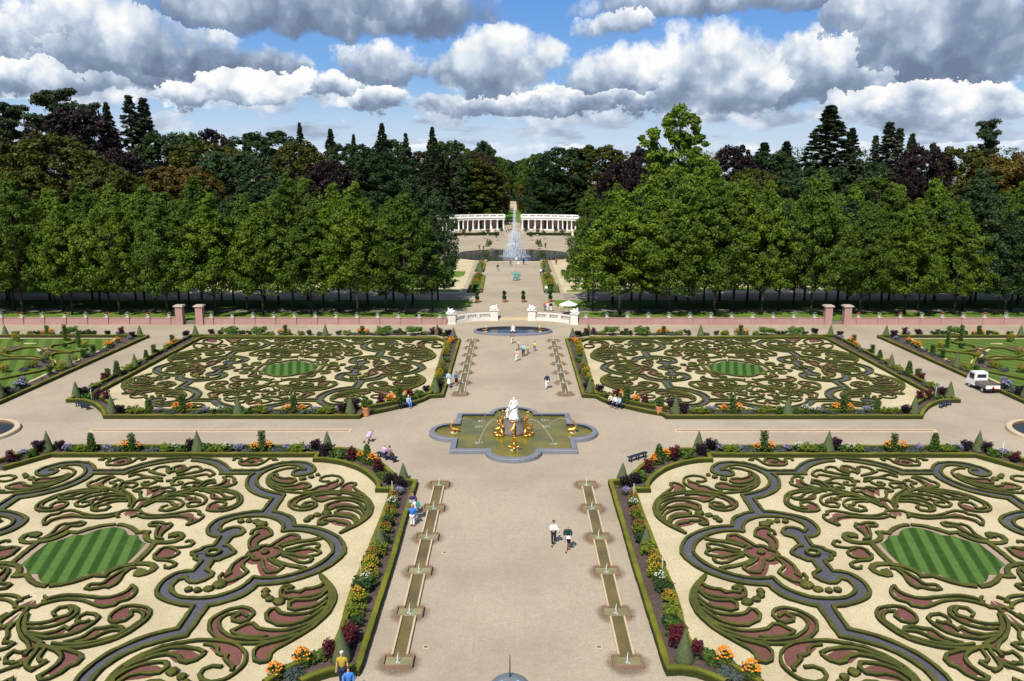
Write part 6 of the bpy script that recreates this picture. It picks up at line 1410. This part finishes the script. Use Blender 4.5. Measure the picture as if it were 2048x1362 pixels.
    if low == 'trousers': skin('trousers', lj, lb, CL[legs], o, (0, 0, 0), 1, 0, 0, k)
    else:
        bm = bmesh.new(); L_ = .42 if low == 'shorts' else .5
        if sit:
            for s in (-1, 1): tube(bm, [(s * .08 * k, 0, hz * k), (s * .1 * k, .4 * k, (hz - .01) * k)], [.12 * k, .09 * k], 10)
        else: lathe(bm, [(.19 * k, (.95 - L_ + .03) * k), (.185 * k, .7 * k), (.17 * k, .88 * k), (.15 * k, .98 * k)], 16, (0, 0, 0), 1, .72)
        bmo(low, bm, CL[legs], o)
    if HAIR[hair]:
        bm = bmesh.new(); c = P(0, -.012, 1.672); ball(bm, (c[0] * k, c[1] * k, c[2] * k), .112 * k, .93, 1.06, .95, 2)
        bmesh.ops.delete(bm, geom=[v for v in bm.verts if v.co.y > c[1] * k + .035 * k and v.co.z < c[2] * k + .03 * k], context='VERTS')
        if lab.find('woman') >= 0: tube(bm, [(0, (c[1] - .06) * k, c[2] * k), (0, (c[1] - .1) * k, (c[2] - .2) * k)], [.07 * k, .03 * k], 8)
        bmo('hair', bm, HAIR[hair], o)
    for s in (-1, 1):
        c = P(s * .033, .112, 1.635); bm = bmesh.new(); ball(bm, tuple(q * k for q in c), .010 * k, 1, .6, .8, 1); bmo('eye', bm, M_EYE, o)
    # shoes
    for s in (-1, 1):
        st = step * s; y = (.44 if sit else st * 1.2); bm = bmesh.new(); ball(bm, (s * .115 * k, (y + .07) * k, .04 * k), .13 * k, .42, 1.1, .32, 2); bmo('shoe', bm, CL['black'] if top != 'cream' else CL['white'], o)
    return o
def pg(px_, py_, h=0.0): q = at(px_, py_, h); return (q.x, q.y)
def acc(parent_p, lab, name, cat, bm, mt, z=0, rz=0, loc=None):
    o = bmo(name, bm, mt, loc=(parent_p[0], parent_p[1], z)); o.rotation_euler.z = rz; tag(o, lab, cat); return o
def prop(p, rz, off, kind, lab, mt, z=0):
    c, s = math.cos(rz), math.sin(rz); x = p[0] + off[0] * c - off[1] * s; y = p[1] + off[0] * s + off[1] * c; bm = bmesh.new()
    if kind == 'backpack': ball(bm, (0, 0, 0), .2, .85, .6, 1.15, 2); box(bm, -.1, .1, -.16, -.1, -.12, .06); n = 'backpack'
    elif kind == 'map': 
        for q in (-1, 1): bm.faces.new([bm.verts.new(v) for v in ((0, .03, 0), (q * .22, 0, .02), (q * .22, .02, .26), (0, .05, .24))][::q])
        bmesh.ops.solidify(bm, geom=bm.faces[:], thickness=.006); n = 'map'
    elif kind == 'bag': ball(bm, (0, 0, 0), .16, 1, .55, 1, 2); tube(bm, [(-.08, 0, .1), (-.02, 0, .5), (.1, 0, .1)], .012, 5); n = 'shoulder_bag'
    elif kind == 'jacket': ball(bm, (0, 0, 0), .14, .8, .6, 1.5, 2, 0, .3, 4); n = 'jacket'
    elif kind == 'folder': box(bm, -.15, .15, -.01, .01, -.11, .11); n = 'folder'
    o = bmo(n, bm, mt, loc=(x, y, z + off[2])); o.rotation_euler.z = rz; tag(o, lab, n.replace('_', ' '))
F_ = math.pi                                        # facing the camera
a = pg(1107, 1089); person(a, 1.70, F_, 'woman in white blouse and black trousers walking towards us on the central walk', 'white', 'black', 'brown', 'walk', 'fold'); prop(a, F_, (-.3, .02, 1.0), 'jacket', 'cream jacket over the arm of the walking woman in white', CL['cream'])
a = pg(1135, 1101); person(a, 1.80, F_, 'bald man in dark green sweater and navy shorts walking on the central walk', 'green', 'navy', 'bald', 'walk', 'hold', 'shorts'); prop(a, F_, (0, .36, 1.1), 'folder', 'white folder held by the bald man in shorts', CL['white'])
def feet_for(px_, ytop, h):                          # ground point whose figure of height h reaches ytop
    best = None
    for y in range(int(ytop) + 5, int(ytop) + 160): 
        q = at(px_, y, 0); t = proj((q.x, q.y, h))[1]
        if best is None or abs(t - ytop) < best[0]: best = (abs(t - ytop), q)
    return (best[1].x, best[1].y)
a = feet_for(686, 1303, 1.78); person(a, 1.78, F_, 'white-haired man in mustard shirt at the bottom edge beside the near left parterre', 'mustard', 'navy', 'white', 'stand', 'down', 'trousers', 'short')
b_ = feet_for(699, 1334, 1.62); person(b_, 1.62, F_ + .2, 'woman in open bright blue jacket at the bottom edge, beside the man in mustard', 'blue', 'navy', 'brown', 'stand', 'down')
a = pg(825, 1053); person(a, 1.66, R(-8), 'fair-haired woman in bright blue jacket and white trousers seen from behind', 'blue', 'white', 'blond', 'stand', 'fold')
b_ = pg(833, 1040); person(b_, 1.66, R(10), 'woman in white top and jeans with backpack seen from behind, near left cascade', 'white', 'jeans', 'brown', 'stand', 'hold'); prop(b_, R(10), (.1, -.22, 1.25), 'backpack', 'teal backpack on the woman in white top and jeans', CL['teal'])
c_ = feet_for(827, 984, 1.8); person(c_, 1.8, F_ - .1, 'man in purple shirt holding a map beside two women, near left parterre', 'purple', 'jeans', 'brown', 'stand', 'hold'); prop(c_, F_ - .1, (0, .40, 1.14), 'map', 'white folded map held by the man in purple', CL['white'])
person(pg(1094, 777.5), 1.78, F_, 'man in navy jacket and white trousers walking beyond the fountain', 'navy', 'white', 'grey', 'walk', 'down')
for (x, y, h, rz, lab, kw) in [
 (1024.4, 687.5, 1.78, .1, 'man in mauve shirt and pale trousers walking away, nearest the oval basin', dict(top='mauve', legs='cream', hair='brown', pose='walk', arms='down')),
 (1037, 700, 1.45, .2, 'child in pink and grey clothes walking with the family group', dict(top='pink', legs='grey', hair='blond', pose='walk')),
 (1046.5, 713, 1.78, 0, 'man in pale blue shirt and black trousers walking with the children', dict(top='ltblue', legs='black', hair='grey', pose='walk')),
 (1055.6, 708, 1.25, .1, 'small child in yellow-green shirt beside the man in pale blue', dict(top='lime', legs='jeans', hair='brown', pose='walk')),
 (1069, 702.5, 1.4, -.2, 'child in yellow shirt and blue trousers walking apart on the right', dict(top='yellow', legs='jeans', hair='brown', pose='walk')),
 (1033.5, 722.5, 1.65, .0, 'woman in pink jacket and white trousers last of the walking family group', dict(top='pink', legs='white', hair='brown', pose='walk')),
 (897.5, 771.5, 1.68, F_, 'woman in light blue jacket pushing a white pushchair beside the far left cascade', dict(top='ltblue', legs='white', hair='brown', arms='push')),
 (912.8, 771.5, 1.66, F_, 'woman in denim jacket and black skirt beside the far left cascade', dict(top='jeans', legs='black', hair='brown', low='skirt'))]: person(pg(x, y), h, rz, lab, **kw)
for (x, y, h, rz, lab, kw) in [
 (1089.6, 622, 1.72, 0, 'person in orange-red jacket and jeans behind the right balustrade', dict(top='orange', legs='jeans', hair='blond')),
 (1095.3, 622.5, 1.6, .4, 'person in white standing between two others behind the right balustrade', dict(top='white', legs='white', hair='brown')),
 (1101.8, 623, 1.66, F_, 'woman in black top and white trousers behind the right balustrade', dict(top='black', legs='white', hair='brown')),
 (1092.4, 587.8, 1.78, 0, 'man in white shirt and jeans at the edge of the upper garden walk', dict(top='white', legs='jeans', hair='grey')),
 (1081.6, 551.5, 1.75, 0, 'person in white shirt and black trousers by the right strip of the upper walk', dict(top='white', legs='black', hair='brown')),
 (1086.3, 551, 1.72, 0, 'person in navy clothes beside one in white on the upper walk', dict(top='navy', legs='navy', hair='brown')),
 (995.5, 542, 1.72, F_, 'person in black top and grey trousers alone on the left of the upper walk', dict(top='black', legs='grey', hair='brown', pose='walk')),
 (1021, 531.5, 1.7, 0, 'person in red top before the great basin, left of the jet', dict(top='red', legs='jeans', hair='brown', pose='walk')),
 (1047.4, 530, 1.75, F_, 'person in black clothes before the great basin, right of the jet', dict(top='black', legs='navy', hair='brown')),
 (1052.6, 530, 1.68, F_, 'person in blue top and pale trousers beside one in black before the basin', dict(top='blue', legs='cream', hair='brown')),
 (1112.3, 529, 1.72, 0, 'person in dark red clothes at the right edge of the great basin', dict(top='red', legs='black', hair='brown')),
 (958.5, 499, 1.7, 0, 'person in mauve clothes behind the great basin on the left, farther out', dict(top='mauve', legs='black', hair='brown')),
 (967, 499.6, 1.35, 0, 'child in black clothes behind the great basin on the left', dict(top='black', legs='black', hair='brown')),
 (1090.8, 496.6, 1.8, 0, 'person in black clothes behind the great basin on the right', dict(top='black', legs='black', hair='brown'))]: person(pg(x, y, UZ), h, rz, lab, z=UZ, **kw)
cols = ['white', 'red', 'navy', 'pink', 'cream', 'black', 'orange', 'ltblue', 'grey', 'white']
cr_ = random.Random(2); xs_ = [912, 920, 931, 940, 951, 962, 971, 980, 991, 1001, 1013, 1018, 1022, 1036, 1044, 1056, 1067, 1078, 1086, 1097, 1109, 1120, 1131, 1140]
for i, x in enumerate(xs_):
    c = cols[i % 10]; person(pg(x, 464.5 + abs(x - AX) * .02, UZ), 1.7, cr_.uniform(0, 6.28), 'tiny visitor in %s top before the colonnade, %s' % ({'ltblue': 'light blue'}.get(c, c), 'left wing, %s from the left' % ORD[i] if x < 1005 else ('right wing, %s from its inner end' % ORD[i - 15] if i >= 15 else 'in the central gap, %s from the left' % ORD[i - 10])), c, cols[(i * 3 + 2) % 10], 'brown', z=UZ)
# ------------------------------------------------------------------ benches, pots, parasol, pushchairs
def bench_parts(o, L):
    bm = bmesh.new()
    for k in range(4): box(bm, -L / 2, L / 2, -.21 + k * .108, -.21 + k * .108 + .095, .42, .46)
    bmo('seat', bm, M_WOOD, o)
    for s in (-1, 0, 1):
        bm = bmesh.new(); x = s * (L / 2 - .22); box(bm, x - .04, x + .04, -.2, .2, .36, .42); box(bm, x - .04, x + .04, -.16, -.08, 0, .36); box(bm, x - .04, x + .04, .08, .16, 0, .36); box(bm, x - .04, x + .04, -.2, .2, 0, .05); bmo('leg', bm, M_WOOD, o)
def bench(a, b, lab):
    A = at(*a, .44); B = at(*b, .44); c = (A + B) / 2; d = B - A; o = empty('garden_bench', (c.x, c.y, 0), math.atan2(d.y, d.x)); tag(o, lab, 'bench', 'dark backless garden benches'); bench_parts(o, max(1.6, d.length)); return c, math.atan2(d.y, d.x)
bench((1257, 915), (1293, 904), 'empty dark blue bench beside the rear corner of the near right parterre')
lc, lr = bench((755, 904), (793, 916), 'dark blue bench with two people at the corner of the near left parterre')
bench((1880, 808.5), (1902, 801.5), 'empty dark blue bench at the outer corner of the far right parterre')
bench((152, 804), (178, 812), 'empty dark blue bench at the outer corner of the far left parterre')
bc, br = bench((797, 810.5), (831, 803.5), 'dark blue bench with one seated person, inner corner of the far left parterre')
rc, rr2 = bench((1214, 800), (1247, 810.5), 'dark blue bench with three seated people, inner corner of the far right parterre')
def seated(c, r, off, lab, face=1, **kw):
    x = c.x + off * math.cos(r); y = c.y + off * math.sin(r); rz = r + (math.pi if face < 0 else 0); person((x, y), kw.pop('h', 1.68), rz, lab, pose='sit', arms='lap', **kw)
seated(lc, lr, -.35, 'person in lilac shirt sitting on the bench with back to the flowers', 1, top='lilac', legs='navy', hair='grey')
seated(lc, lr, .3, 'person in grey-mauve shirt leaning forward on the same left bench', 1, top='mauve', legs='brown', hair='brown')
seated(bc, br, .15, 'person in pale blue sitting on the bench by the terracotta pot, far left parterre', -1, top='ltblue', legs='blue', hair='white')
seated(rc, rr2, -.6, 'person in cream top at the left end of the three-person bench', -1, top='cream', legs='black', hair='brown')
seated(rc, rr2, .05, 'person in white top in the middle of the three-person bench', -1, top='white', legs='navy', hair='blond')
seated(rc, rr2, .65, 'person in blue top at the right end of the three-person bench', -1, top='ltblue', legs='navy', hair='brown')
for x, y, lab in ((733, 831, 'tall terracotta pot of flowers at the front corner of the far left parterre'), (1318, 829, 'tall terracotta pot of flowers at the front corner of the far right parterre')):
    q = at(x, y, 0); o = empty('terracotta_pot', (q.x, q.y - .15, 0)); tag(o, lab, 'flower pot', 'terracotta pots'); bm = bmesh.new(); lathe(bm, [(.3, 0), (.32, .1), (.36, .8), (.4, .86), (.4, .95), (.34, .95), (.33, .85)], 20); bmo('pot', bm, M_TERRA, o)
    link('plant', clump(dome(22, .42, .8, .85, 3), [.24] * 22, 46, .08, .8, .5, P_GREEN), parent=o); link('blossoms', withm(blossoms([(a_, b2, c2 + .85) for a_, b2, c2 in topd(24, .45, .8, 4)], .05), P_RED), parent=o)
o = empty('parasol', (*pg(1137, 629, UZ), UZ)); tag(o, 'large white parasol behind the right end of the white balustrade', 'parasol')
bm = bmesh.new(); tube(bm, [(0, 0, 0), (0, 0, 2.2)], .03, 8); bmo('pole', bm, M_IRON, o)
bm = bmesh.new(); ap = bm.verts.new((0, 0, 2.35)); md = [bm.verts.new((1.55 * math.cos(6.2832 * k / 16) * (1 if k % 2 == 0 else .93), 1.55 * math.sin(6.2832 * k / 16) * (1 if k % 2 == 0 else .93), 1.72 + (0 if k % 2 == 0 else .03))) for k in range(16)]; lo = [bm.verts.new((v.co.x, v.co.y, v.co.z - .12)) for v in md]
for k in range(16): bm.faces.new((ap, md[k], md[(k + 1) % 16])); bm.faces.new((md[k], lo[k], lo[(k + 1) % 16], md[(k + 1) % 16]))
bmo('canopy', bm, CL['white'], o)
o = empty('artist_easel', (*pg(1122.5, 624, UZ), UZ)); tag(o, 'wooden easel stand left of the white parasol behind the balustrade', 'easel')
for q in ((-.35, 0), (.35, 0), (0, .45)): bm = bmesh.new(); tube(bm, [(q[0], q[1], 0), (0, .05, 1.5)], .025, 5); bmo('leg', bm, M_SAND, o)
bm = bmesh.new(); box(bm, -.35, .35, -.03, 0, .7, 1.2); bmo('board', bm, M_SAND, o)
def pushchair(x, y, rz, lab, colr):
    o = empty('pushchair', (*pg(x, y), 0), rz); tag(o, lab, 'pushchair', 'pushchairs')
    bm = bmesh.new(); ball(bm, (0, .02, .62), .26, .85, 1.2, .8, 2, 0, .15, 2); bmo('seat', bm, CL[colr], o); bm = bmesh.new(); ball(bm, (0, -.15, .82), .24, .9, .8, .8, 2); bmo('hood', bm, CL[colr], o)
    bm = bmesh.new()
    for s in (-1, 1): tube(bm, [(s * .22, .38, .12), (s * .22, -.1, .6), (s * .22, -.45, 1.02)], .014, 5); tube(bm, [(s * .22, -.32, .12), (s * .22, .1, .6)], .014, 5)
    tube(bm, [(-.22, -.45, 1.02), (.22, -.45, 1.02)], .018, 5); bmo('frame', bm, M_IRON, o)
    for s in (-1, 1):
        for yy_ in (.38, -.32): bm = bmesh.new(); lathe(bm, [(.11, -.02), (.11, .02)], 12); bmesh.ops.rotate(bm, verts=bm.verts, cent=(0, 0, 0), matrix=Matrix.Rotation(math.pi / 2, 3, 'Y')); bmo('wheel', bm, M_IRON, o, (s * .25, yy_, .11))
pushchair(898, 776, F_, 'white pushchair pushed beside the far left cascade', 'white')
pushchair(738, 884.5, R(150), 'pushchair with lilac cloths standing alone behind the near left parterre', 'lilac')
# ------------------------------------------------------------------ small garden truck
M_TW = plain('white_vehicle_paint', (.80, .80, .79), .35, var=.03, spec=.5); M_TG = plain('grey_load_bed', (.17, .165, .155), .6, var=.15); M_GL = plain('dark_glass', (.03, .035, .04), .12); M_TY = plain('tyre_rubber', (.02, .02, .02), .85); M_RIM = plain('wheel_rim', (.5, .5, .48), .4); M_RED = plain('red_lamp', (.6, .04, .02), .4); M_BRICKY = plain('load_of_planks', (.24, .17, .14), .8, var=.4)
fr_, bk = at(1946, 769, 0), at(1990, 779, 0)
v0, v1 = Vector((0, 0)), Vector((bk.x - fr_.x, bk.y - fr_.y)); c = (fr_ + bk) / 2
VP_ = math.atan2(0, 1)
o = empty('garden_truck', (at(1973, 784, 0).x, at(1973, 784, 0).y + .9, 0), R(3)); tag(o, 'small white garden truck with open load bed on the right diagonal path', 'truck')
def tk(name, f, mt):
    bm = bmesh.new(); f(bm); return bmo(name, bm, mt, o)
def cab(bm):
    pr_ = [(.3, .45), (.3, 1.95), (1.15, 1.98), (1.45, 1.85), (1.85, 1.1), (1.95, .8), (1.95, .4), (.3, .4)]
    L = [[bm.verts.new((s * (.78 if z < 1.3 else .72), y, z)) for y, z in pr_] for s in (-1, 1)]
    n = len(pr_)
    for k in range(n): bm.faces.new((L[0][k], L[0][(k + 1) % n], L[1][(k + 1) % n], L[1][k]))
    bm.faces.new(L[0][::-1]); bm.faces.new(L[1]); bmesh.ops.recalc_face_normals(bm, faces=bm.faces); bmesh.ops.bevel(bm, geom=bm.edges[:], offset=.05, segments=2, affect='EDGES')
tk('cab', cab, M_TW)
tk('rear_window', lambda bm: box(bm, -.52, .52, .283, .298, 1.32, 1.72), M_GL)
for s in (-1, 1): tk('side_window', lambda bm: box(bm, *sorted((s * .765, s * .785)), .5, 1.35, 1.15, 1.75), M_GL)
tk('windscreen', lambda bm: box(bm, -.6, .6, 1.62, 1.7, 1.25, 1.75), M_GL)
tk('chassis', lambda bm: box(bm, -.45, .45, -1.75, 1.7, .35, .5), M_IRON)
def bed(bm):
    box(bm, -.8, .8, -1.85, .2, .62, .68); box(bm, -.8, -.76, -1.85, .2, .68, .98); box(bm, .76, .8, -1.85, .2, .68, .98); box(bm, -.76, .76, .16, .2, .68, 1.05)
tk('load_bed', bed, M_TG); tk('tailgate', lambda bm: box(bm, -.8, .8, -1.89, -1.85, .62, .98), M_TW)
def load(bm):
    r = random.Random(3)
    for k in range(9): y = r.uniform(-1.6, -.2); x = -.6 + k * .14; box(bm, x, x + .09, y - .7 if y > -.9 else -1.75, y + .2, .7 + .03 * k % .09, .85 + r.uniform(0, .2))
tk('load', load, M_BRICKY)
def tri(bm):
    vs = [bm.verts.new(v) for v in ((-.2, -1.905, .62), (.2, -1.905, .62), (0, -1.905, .95))]; bm.faces.new(vs); bmesh.ops.solidify(bm, geom=bm.faces[:], thickness=.01)
tk('warning_triangle', tri, M_RED)
for s in (-1, 1):
    tk('tail_lamp', lambda bm: box(bm, *sorted((s * .62, s * .76)), -1.92, -1.88, .5, .6), M_RED)
    for yy_ in (1.25, -1.1):
        w = None; bm = bmesh.new(); lathe(bm, [(.2, -.09), (.3, -.08), (.32, 0), (.3, .08), (.2, .09)], 20); bmesh.ops.rotate(bm, verts=bm.verts, cent=(0, 0, 0), matrix=Matrix.Rotation(math.pi / 2, 3, 'Y')); w = bmo('wheel', bm, M_TY, o, (s * .66, yy_, .32))
        bm = bmesh.new(); lathe(bm, [(.17, -.1), (.19, 0), (.17, .1)], 14); bmesh.ops.rotate(bm, verts=bm.verts, cent=(0, 0, 0), matrix=Matrix.Rotation(math.pi / 2, 3, 'Y')); bmo('rim', bm, M_RIM, w)
# ------------------------------------------------------------------ lead globe at the front edge
q = at(1020, 1400, 0); o = empty('globe_fountain', (q.x, q.y - .4, 0)); tag(o, 'top of a blue-grey globe with a thin rod at the bottom edge of the view', 'globe')
bm = bmesh.new(); ball(bm, (0, 0, .28), 1.2, 1, 1, 1, 4); 
M_GLOBE = plain('painted_lead', (.22, .24, .27), .35, .3, var=.35, scale=2.0); bmo('globe', bm, M_GLOBE, o)
bm = bmesh.new(); tube(bm, [(0, 0, 1.4), (0, 0, 2.6)], [.035, .02], 6); bmo('rod', bm, M_IRON, o)
M_BLUEP = plain('light_blue_paint', (.22, .40, .58), .4, var=.2)
for k in range(5): 
    a = R(-150 + k * 30); bm = bmesh.new(); tube(bm, [(1.21 * math.cos(a) * math.cos(e), 1.21 * math.sin(a) * math.cos(e), .28 + 1.21 * math.sin(e)) for e in [R(x_) for x_ in range(0, 78, 6)]], .03 if k % 2 else .05, 6); bmo('band', bm, M_BLUEP if k % 2 == 0 else M_IRON, o)
bm = bmesh.new(); lathe(bm, [(.5, 0), (.5, .15), (.3, .3)], 20); bmo('base', bm, M_SAND, o)
# ------------------------------------------------------------------ upper garden furniture
def upy(x, y): q = at(x, y, UZ); return q
for i, (x, yb, yt) in enumerate(((960.4, 544, 518), (955.5, 551, 539), (1094, 544, 518), (1099, 551, 539), (974.5, 493, 476), (1080.5, 493, 476), (940, 585, 566), (1115, 585, 566), (747, 583, 566), (1306, 583, 566))):
    q = upy(x, yb); name, H, parts, cat, desc = PROTO['c']; h = 1.0
    for zz in range(40, 500, 4):
        if proj((q.x, q.y, UZ + zz / 100))[1] <= yt: break
    o = empty('yew_cone', (q.x, q.y, UZ)); o.scale = (zz / 190 * .9, zz / 190 * .9, zz / 193); link('foliage', parts[0][1], parent=o)
    tag(o, 'clipped yew cone in the upper garden, %s, %s' % ('left of the walk' if x < AX else 'right of the walk', ['foremost of the strip', 'just before the strip end', 'foremost of the strip', 'just before the strip end', 'behind the great basin', 'behind the great basin', 'at the near strip corner', 'at the near strip corner', 'among the lawns', 'among the lawns'][i]), 'topiary', 'yew cones of the upper garden')
for s, sn in ((-1, 'left'), (1, 'right')):
    for j, (pts, nm) in enumerate((((936, 585.5, 962, 585.5, 968, 552, 949, 552), 'near'), ((951, 543.5, 966, 543.5, 969.5, 528, 958, 528), 'far'))):
        P = [upy(AX + s * (AX - pts[k]) * 1.0 if s > 0 else pts[k], pts[k + 1]) for k in range(0, 8, 2)]; P = [Vector((p.x, p.y)) for p in P]
        bm = bmesh.new(); poly(bm, P, UZ + .03); tag(bmo('lawn_ground', bm, M_GRASS), kind='structure')
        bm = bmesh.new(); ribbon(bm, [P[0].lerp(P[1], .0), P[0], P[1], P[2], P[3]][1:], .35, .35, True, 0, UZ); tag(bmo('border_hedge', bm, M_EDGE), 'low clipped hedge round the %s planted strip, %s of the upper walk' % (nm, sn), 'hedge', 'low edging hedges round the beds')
        for k in range(9 if j == 0 else 5):
            t_ = (k + .5) / (9 if j == 0 else 5); c = (P[0].lerp(P[3], t_) + P[1].lerp(P[2], t_)) / 2; kk = 'gdlyudgul'[k]; name, H, parts, cat, desc = PROTO[kk]
            o = empty(name, (c.x, c.y, UZ + .02), k); o.scale = (1.5, 1.5, 1.5)
            for pn, me in parts: link(pn, me if me else STAKE, parent=o)
            tag(o, '%s in the %s %s strip of the upper walk, %s from the front' % (desc, nm, sn, ORD[k]), cat, desc + ' in the flower beds')
def tubtree(x, y, lab, balls, hgt=2.0, mt=P_DARKG, tub=M_TERRA):
    q = upy(x, y); o = empty('potted_tree', (q.x, q.y, UZ)); tag(o, lab, 'potted tree', 'potted trees of the upper garden')
    bm = bmesh.new(); lathe(bm, [(.28, 0), (.38, .5), (.4, .55), (.33, .5)], 14); bmo('tub', bm, tub, o)
    bm = bmesh.new(); tube(bm, [(0, 0, .4), (0, 0, hgt)], .05, 6); bmo('trunk', bm, M_BARK, o)
    cs = []; rs = []
    for z, r_ in balls:
        for c in range(16): u = Vector((random.Random(c).gauss(0, 1), random.Random(c + 9).gauss(0, 1), random.Random(c + 5).gauss(0, 1))).normalized() * r_ * .6; cs.append((u.x, u.y, z + u.z)); rs.append(r_ * .45)
    link('crown', clump(cs, rs, 60, .08, 1, .3, mt), parent=o)
for x, y, w in ((954.6, 605, 'far left'), (1008.6, 604.5, 'inner left'), (1046.6, 604.5, 'inner right'), (1100.5, 604, 'far right')): tubtree(x, y, 'potted two-ball bush in front of the upper walk, %s of four' % w, [(.95, .45), (1.75, .42)], 1.9)
tub = [(993, 481), (1061.7, 481), (967, 478), (1088, 478), (976, 472), (1075, 472), (1003, 470), (1051, 470), (940, 470), (1112, 470), (927, 474), (1125, 474), (980, 498.5), (1075.5, 498), (972, 524), (1084, 524)]
for i, (x, y) in enumerate(tub): tubtree(x, y, 'small round-headed potted tree round the great basin, %s side, %s from the axis' % ('left' if x < AX else 'right', ORD[sorted([abs(a - AX) for a, _ in tub if (a < AX) == (x < AX)]).index(abs(x - AX))]), [(2.1, .95)], 2.0, P_DARKG if i < 12 else P_GREEN, M_CREAMW)
# low green hedge before the colonnade, tables under it
for s, sn in ((-1, 'left'), (1, 'right')):
    bm = bmesh.new(); ribbon(bm, [Vector((s * (5 + k * 2.2), upy(AX, 470).y - abs(k) * .45)) for k in range(9)], 1.2, 1.0, False, 0, UZ, .2); tag(bmo('hedge', bm, M_BOX), 'low dark hedge before the %s wing of the colonnade' % sn, 'hedge')
    for k in range(5):
        th = s * (.04 + k * .052); p = ptc(r0 - 2.6, th); o = empty('cafe_table', (p.x, p.y, UZ)); tag(o, 'small white cafe table before the %s colonnade wing, %s from the gap' % (sn, ORD[k]), 'table', 'white cafe tables')
        bm = bmesh.new(); lathe(bm, [(.5, .7), (.55, .74)], 12); bmo('table_top', bm, M_WHITE, o); bm = bmesh.new(); tube(bm, [(0, 0, 0), (0, 0, .7)], .05, 6); bmo('leg', bm, M_WHITE, o)
# verdigris garden sculpture
for x, yb, yt, lab in ((1030, 562, 544, 'left of the pair of verdigris figures on the upper walk'), (1036.5, 560, 547, 'right of the pair of verdigris figures on the upper walk')):
    q = upy(x, yb); o = empty('verdigris_sculpture', (q.x, q.y, UZ)); tag(o, lab, 'sculpture', 'verdigris sculptures'); k = 2.4 if x < 1033 else 1.9
    skin('body', [(0, 0, .45, .12), (0, 0, .7, .16, .1), (0, 0, .85, .05), (0, 0, .95, .08), (-.12, 0, .2, .06), (-.15, .05, 0, .07), (.12, 0, .2, .06), (.18, .05, 0, .07), (-.25, 0, .7, .05), (-.38, .05, .9, .04), (.25, 0, .6, .05), (.32, .05, .38, .04)], [(0, 1), (1, 2), (2, 3), (0, 4), (4, 5), (0, 6), (6, 7), (1, 8), (8, 9), (1, 10), (10, 11)], M_TEAL, o, (0, 0, 0), 1, 0, 0, k)
for x, yb, yt, lab in ((1032.7, 536, 521, 'pale disc on a thin pole, nearer the great basin'), (1037, 546, 533, 'pale disc on a thin pole behind the verdigris figures')):
    q = upy(x, yb); o = empty('disc_on_pole', (q.x, q.y, UZ)); tag(o, lab, 'marker', 'pale discs on poles'); bm = bmesh.new(); tube(bm, [(0, 0, 0), (0, 0, 1.9)], .03, 5); bmo('pole', bm, M_COPE, o); bm = bmesh.new(); ball(bm, (0, 0, 2.2), .33, 1, .3, 1, 2); bmo('disc', bm, plain('pale_glass', (.62, .68, .62), .3), o)
for s in (-1, 1):
    for (x, y) in ((983.5, 465), (907, 472)):
        q = upy(AX + s * (AX - x), y); o = empty('white_statue', (q.x, q.y, UZ)); tag(o, 'small white statue before the %s colonnade wing, %s' % ('left' if s < 0 else 'right', 'nearer the gap' if x > 950 else 'at its outer end'), 'statue', 'white statues before the colonnade')
        bm = bmesh.new(); box(bm, -.4, .4, -.4, .4, 0, 1.0); bmo('pedestal', bm, M_WHITE, o)
        skin('body', [(0, 0, 1.6, .2), (0, 0, 2.1, .22, .15), (0, 0, 2.35, .08), (0, 0, 2.5, .12), (0, 0, 1.0, .22), (-.3, 0, 1.9, .07), (.3, .1, 2.3, .06)], [(0, 1), (1, 2), (2, 3), (0, 4), (1, 5), (1, 6)], M_WHITE, o, (0, 0, 0), 1)
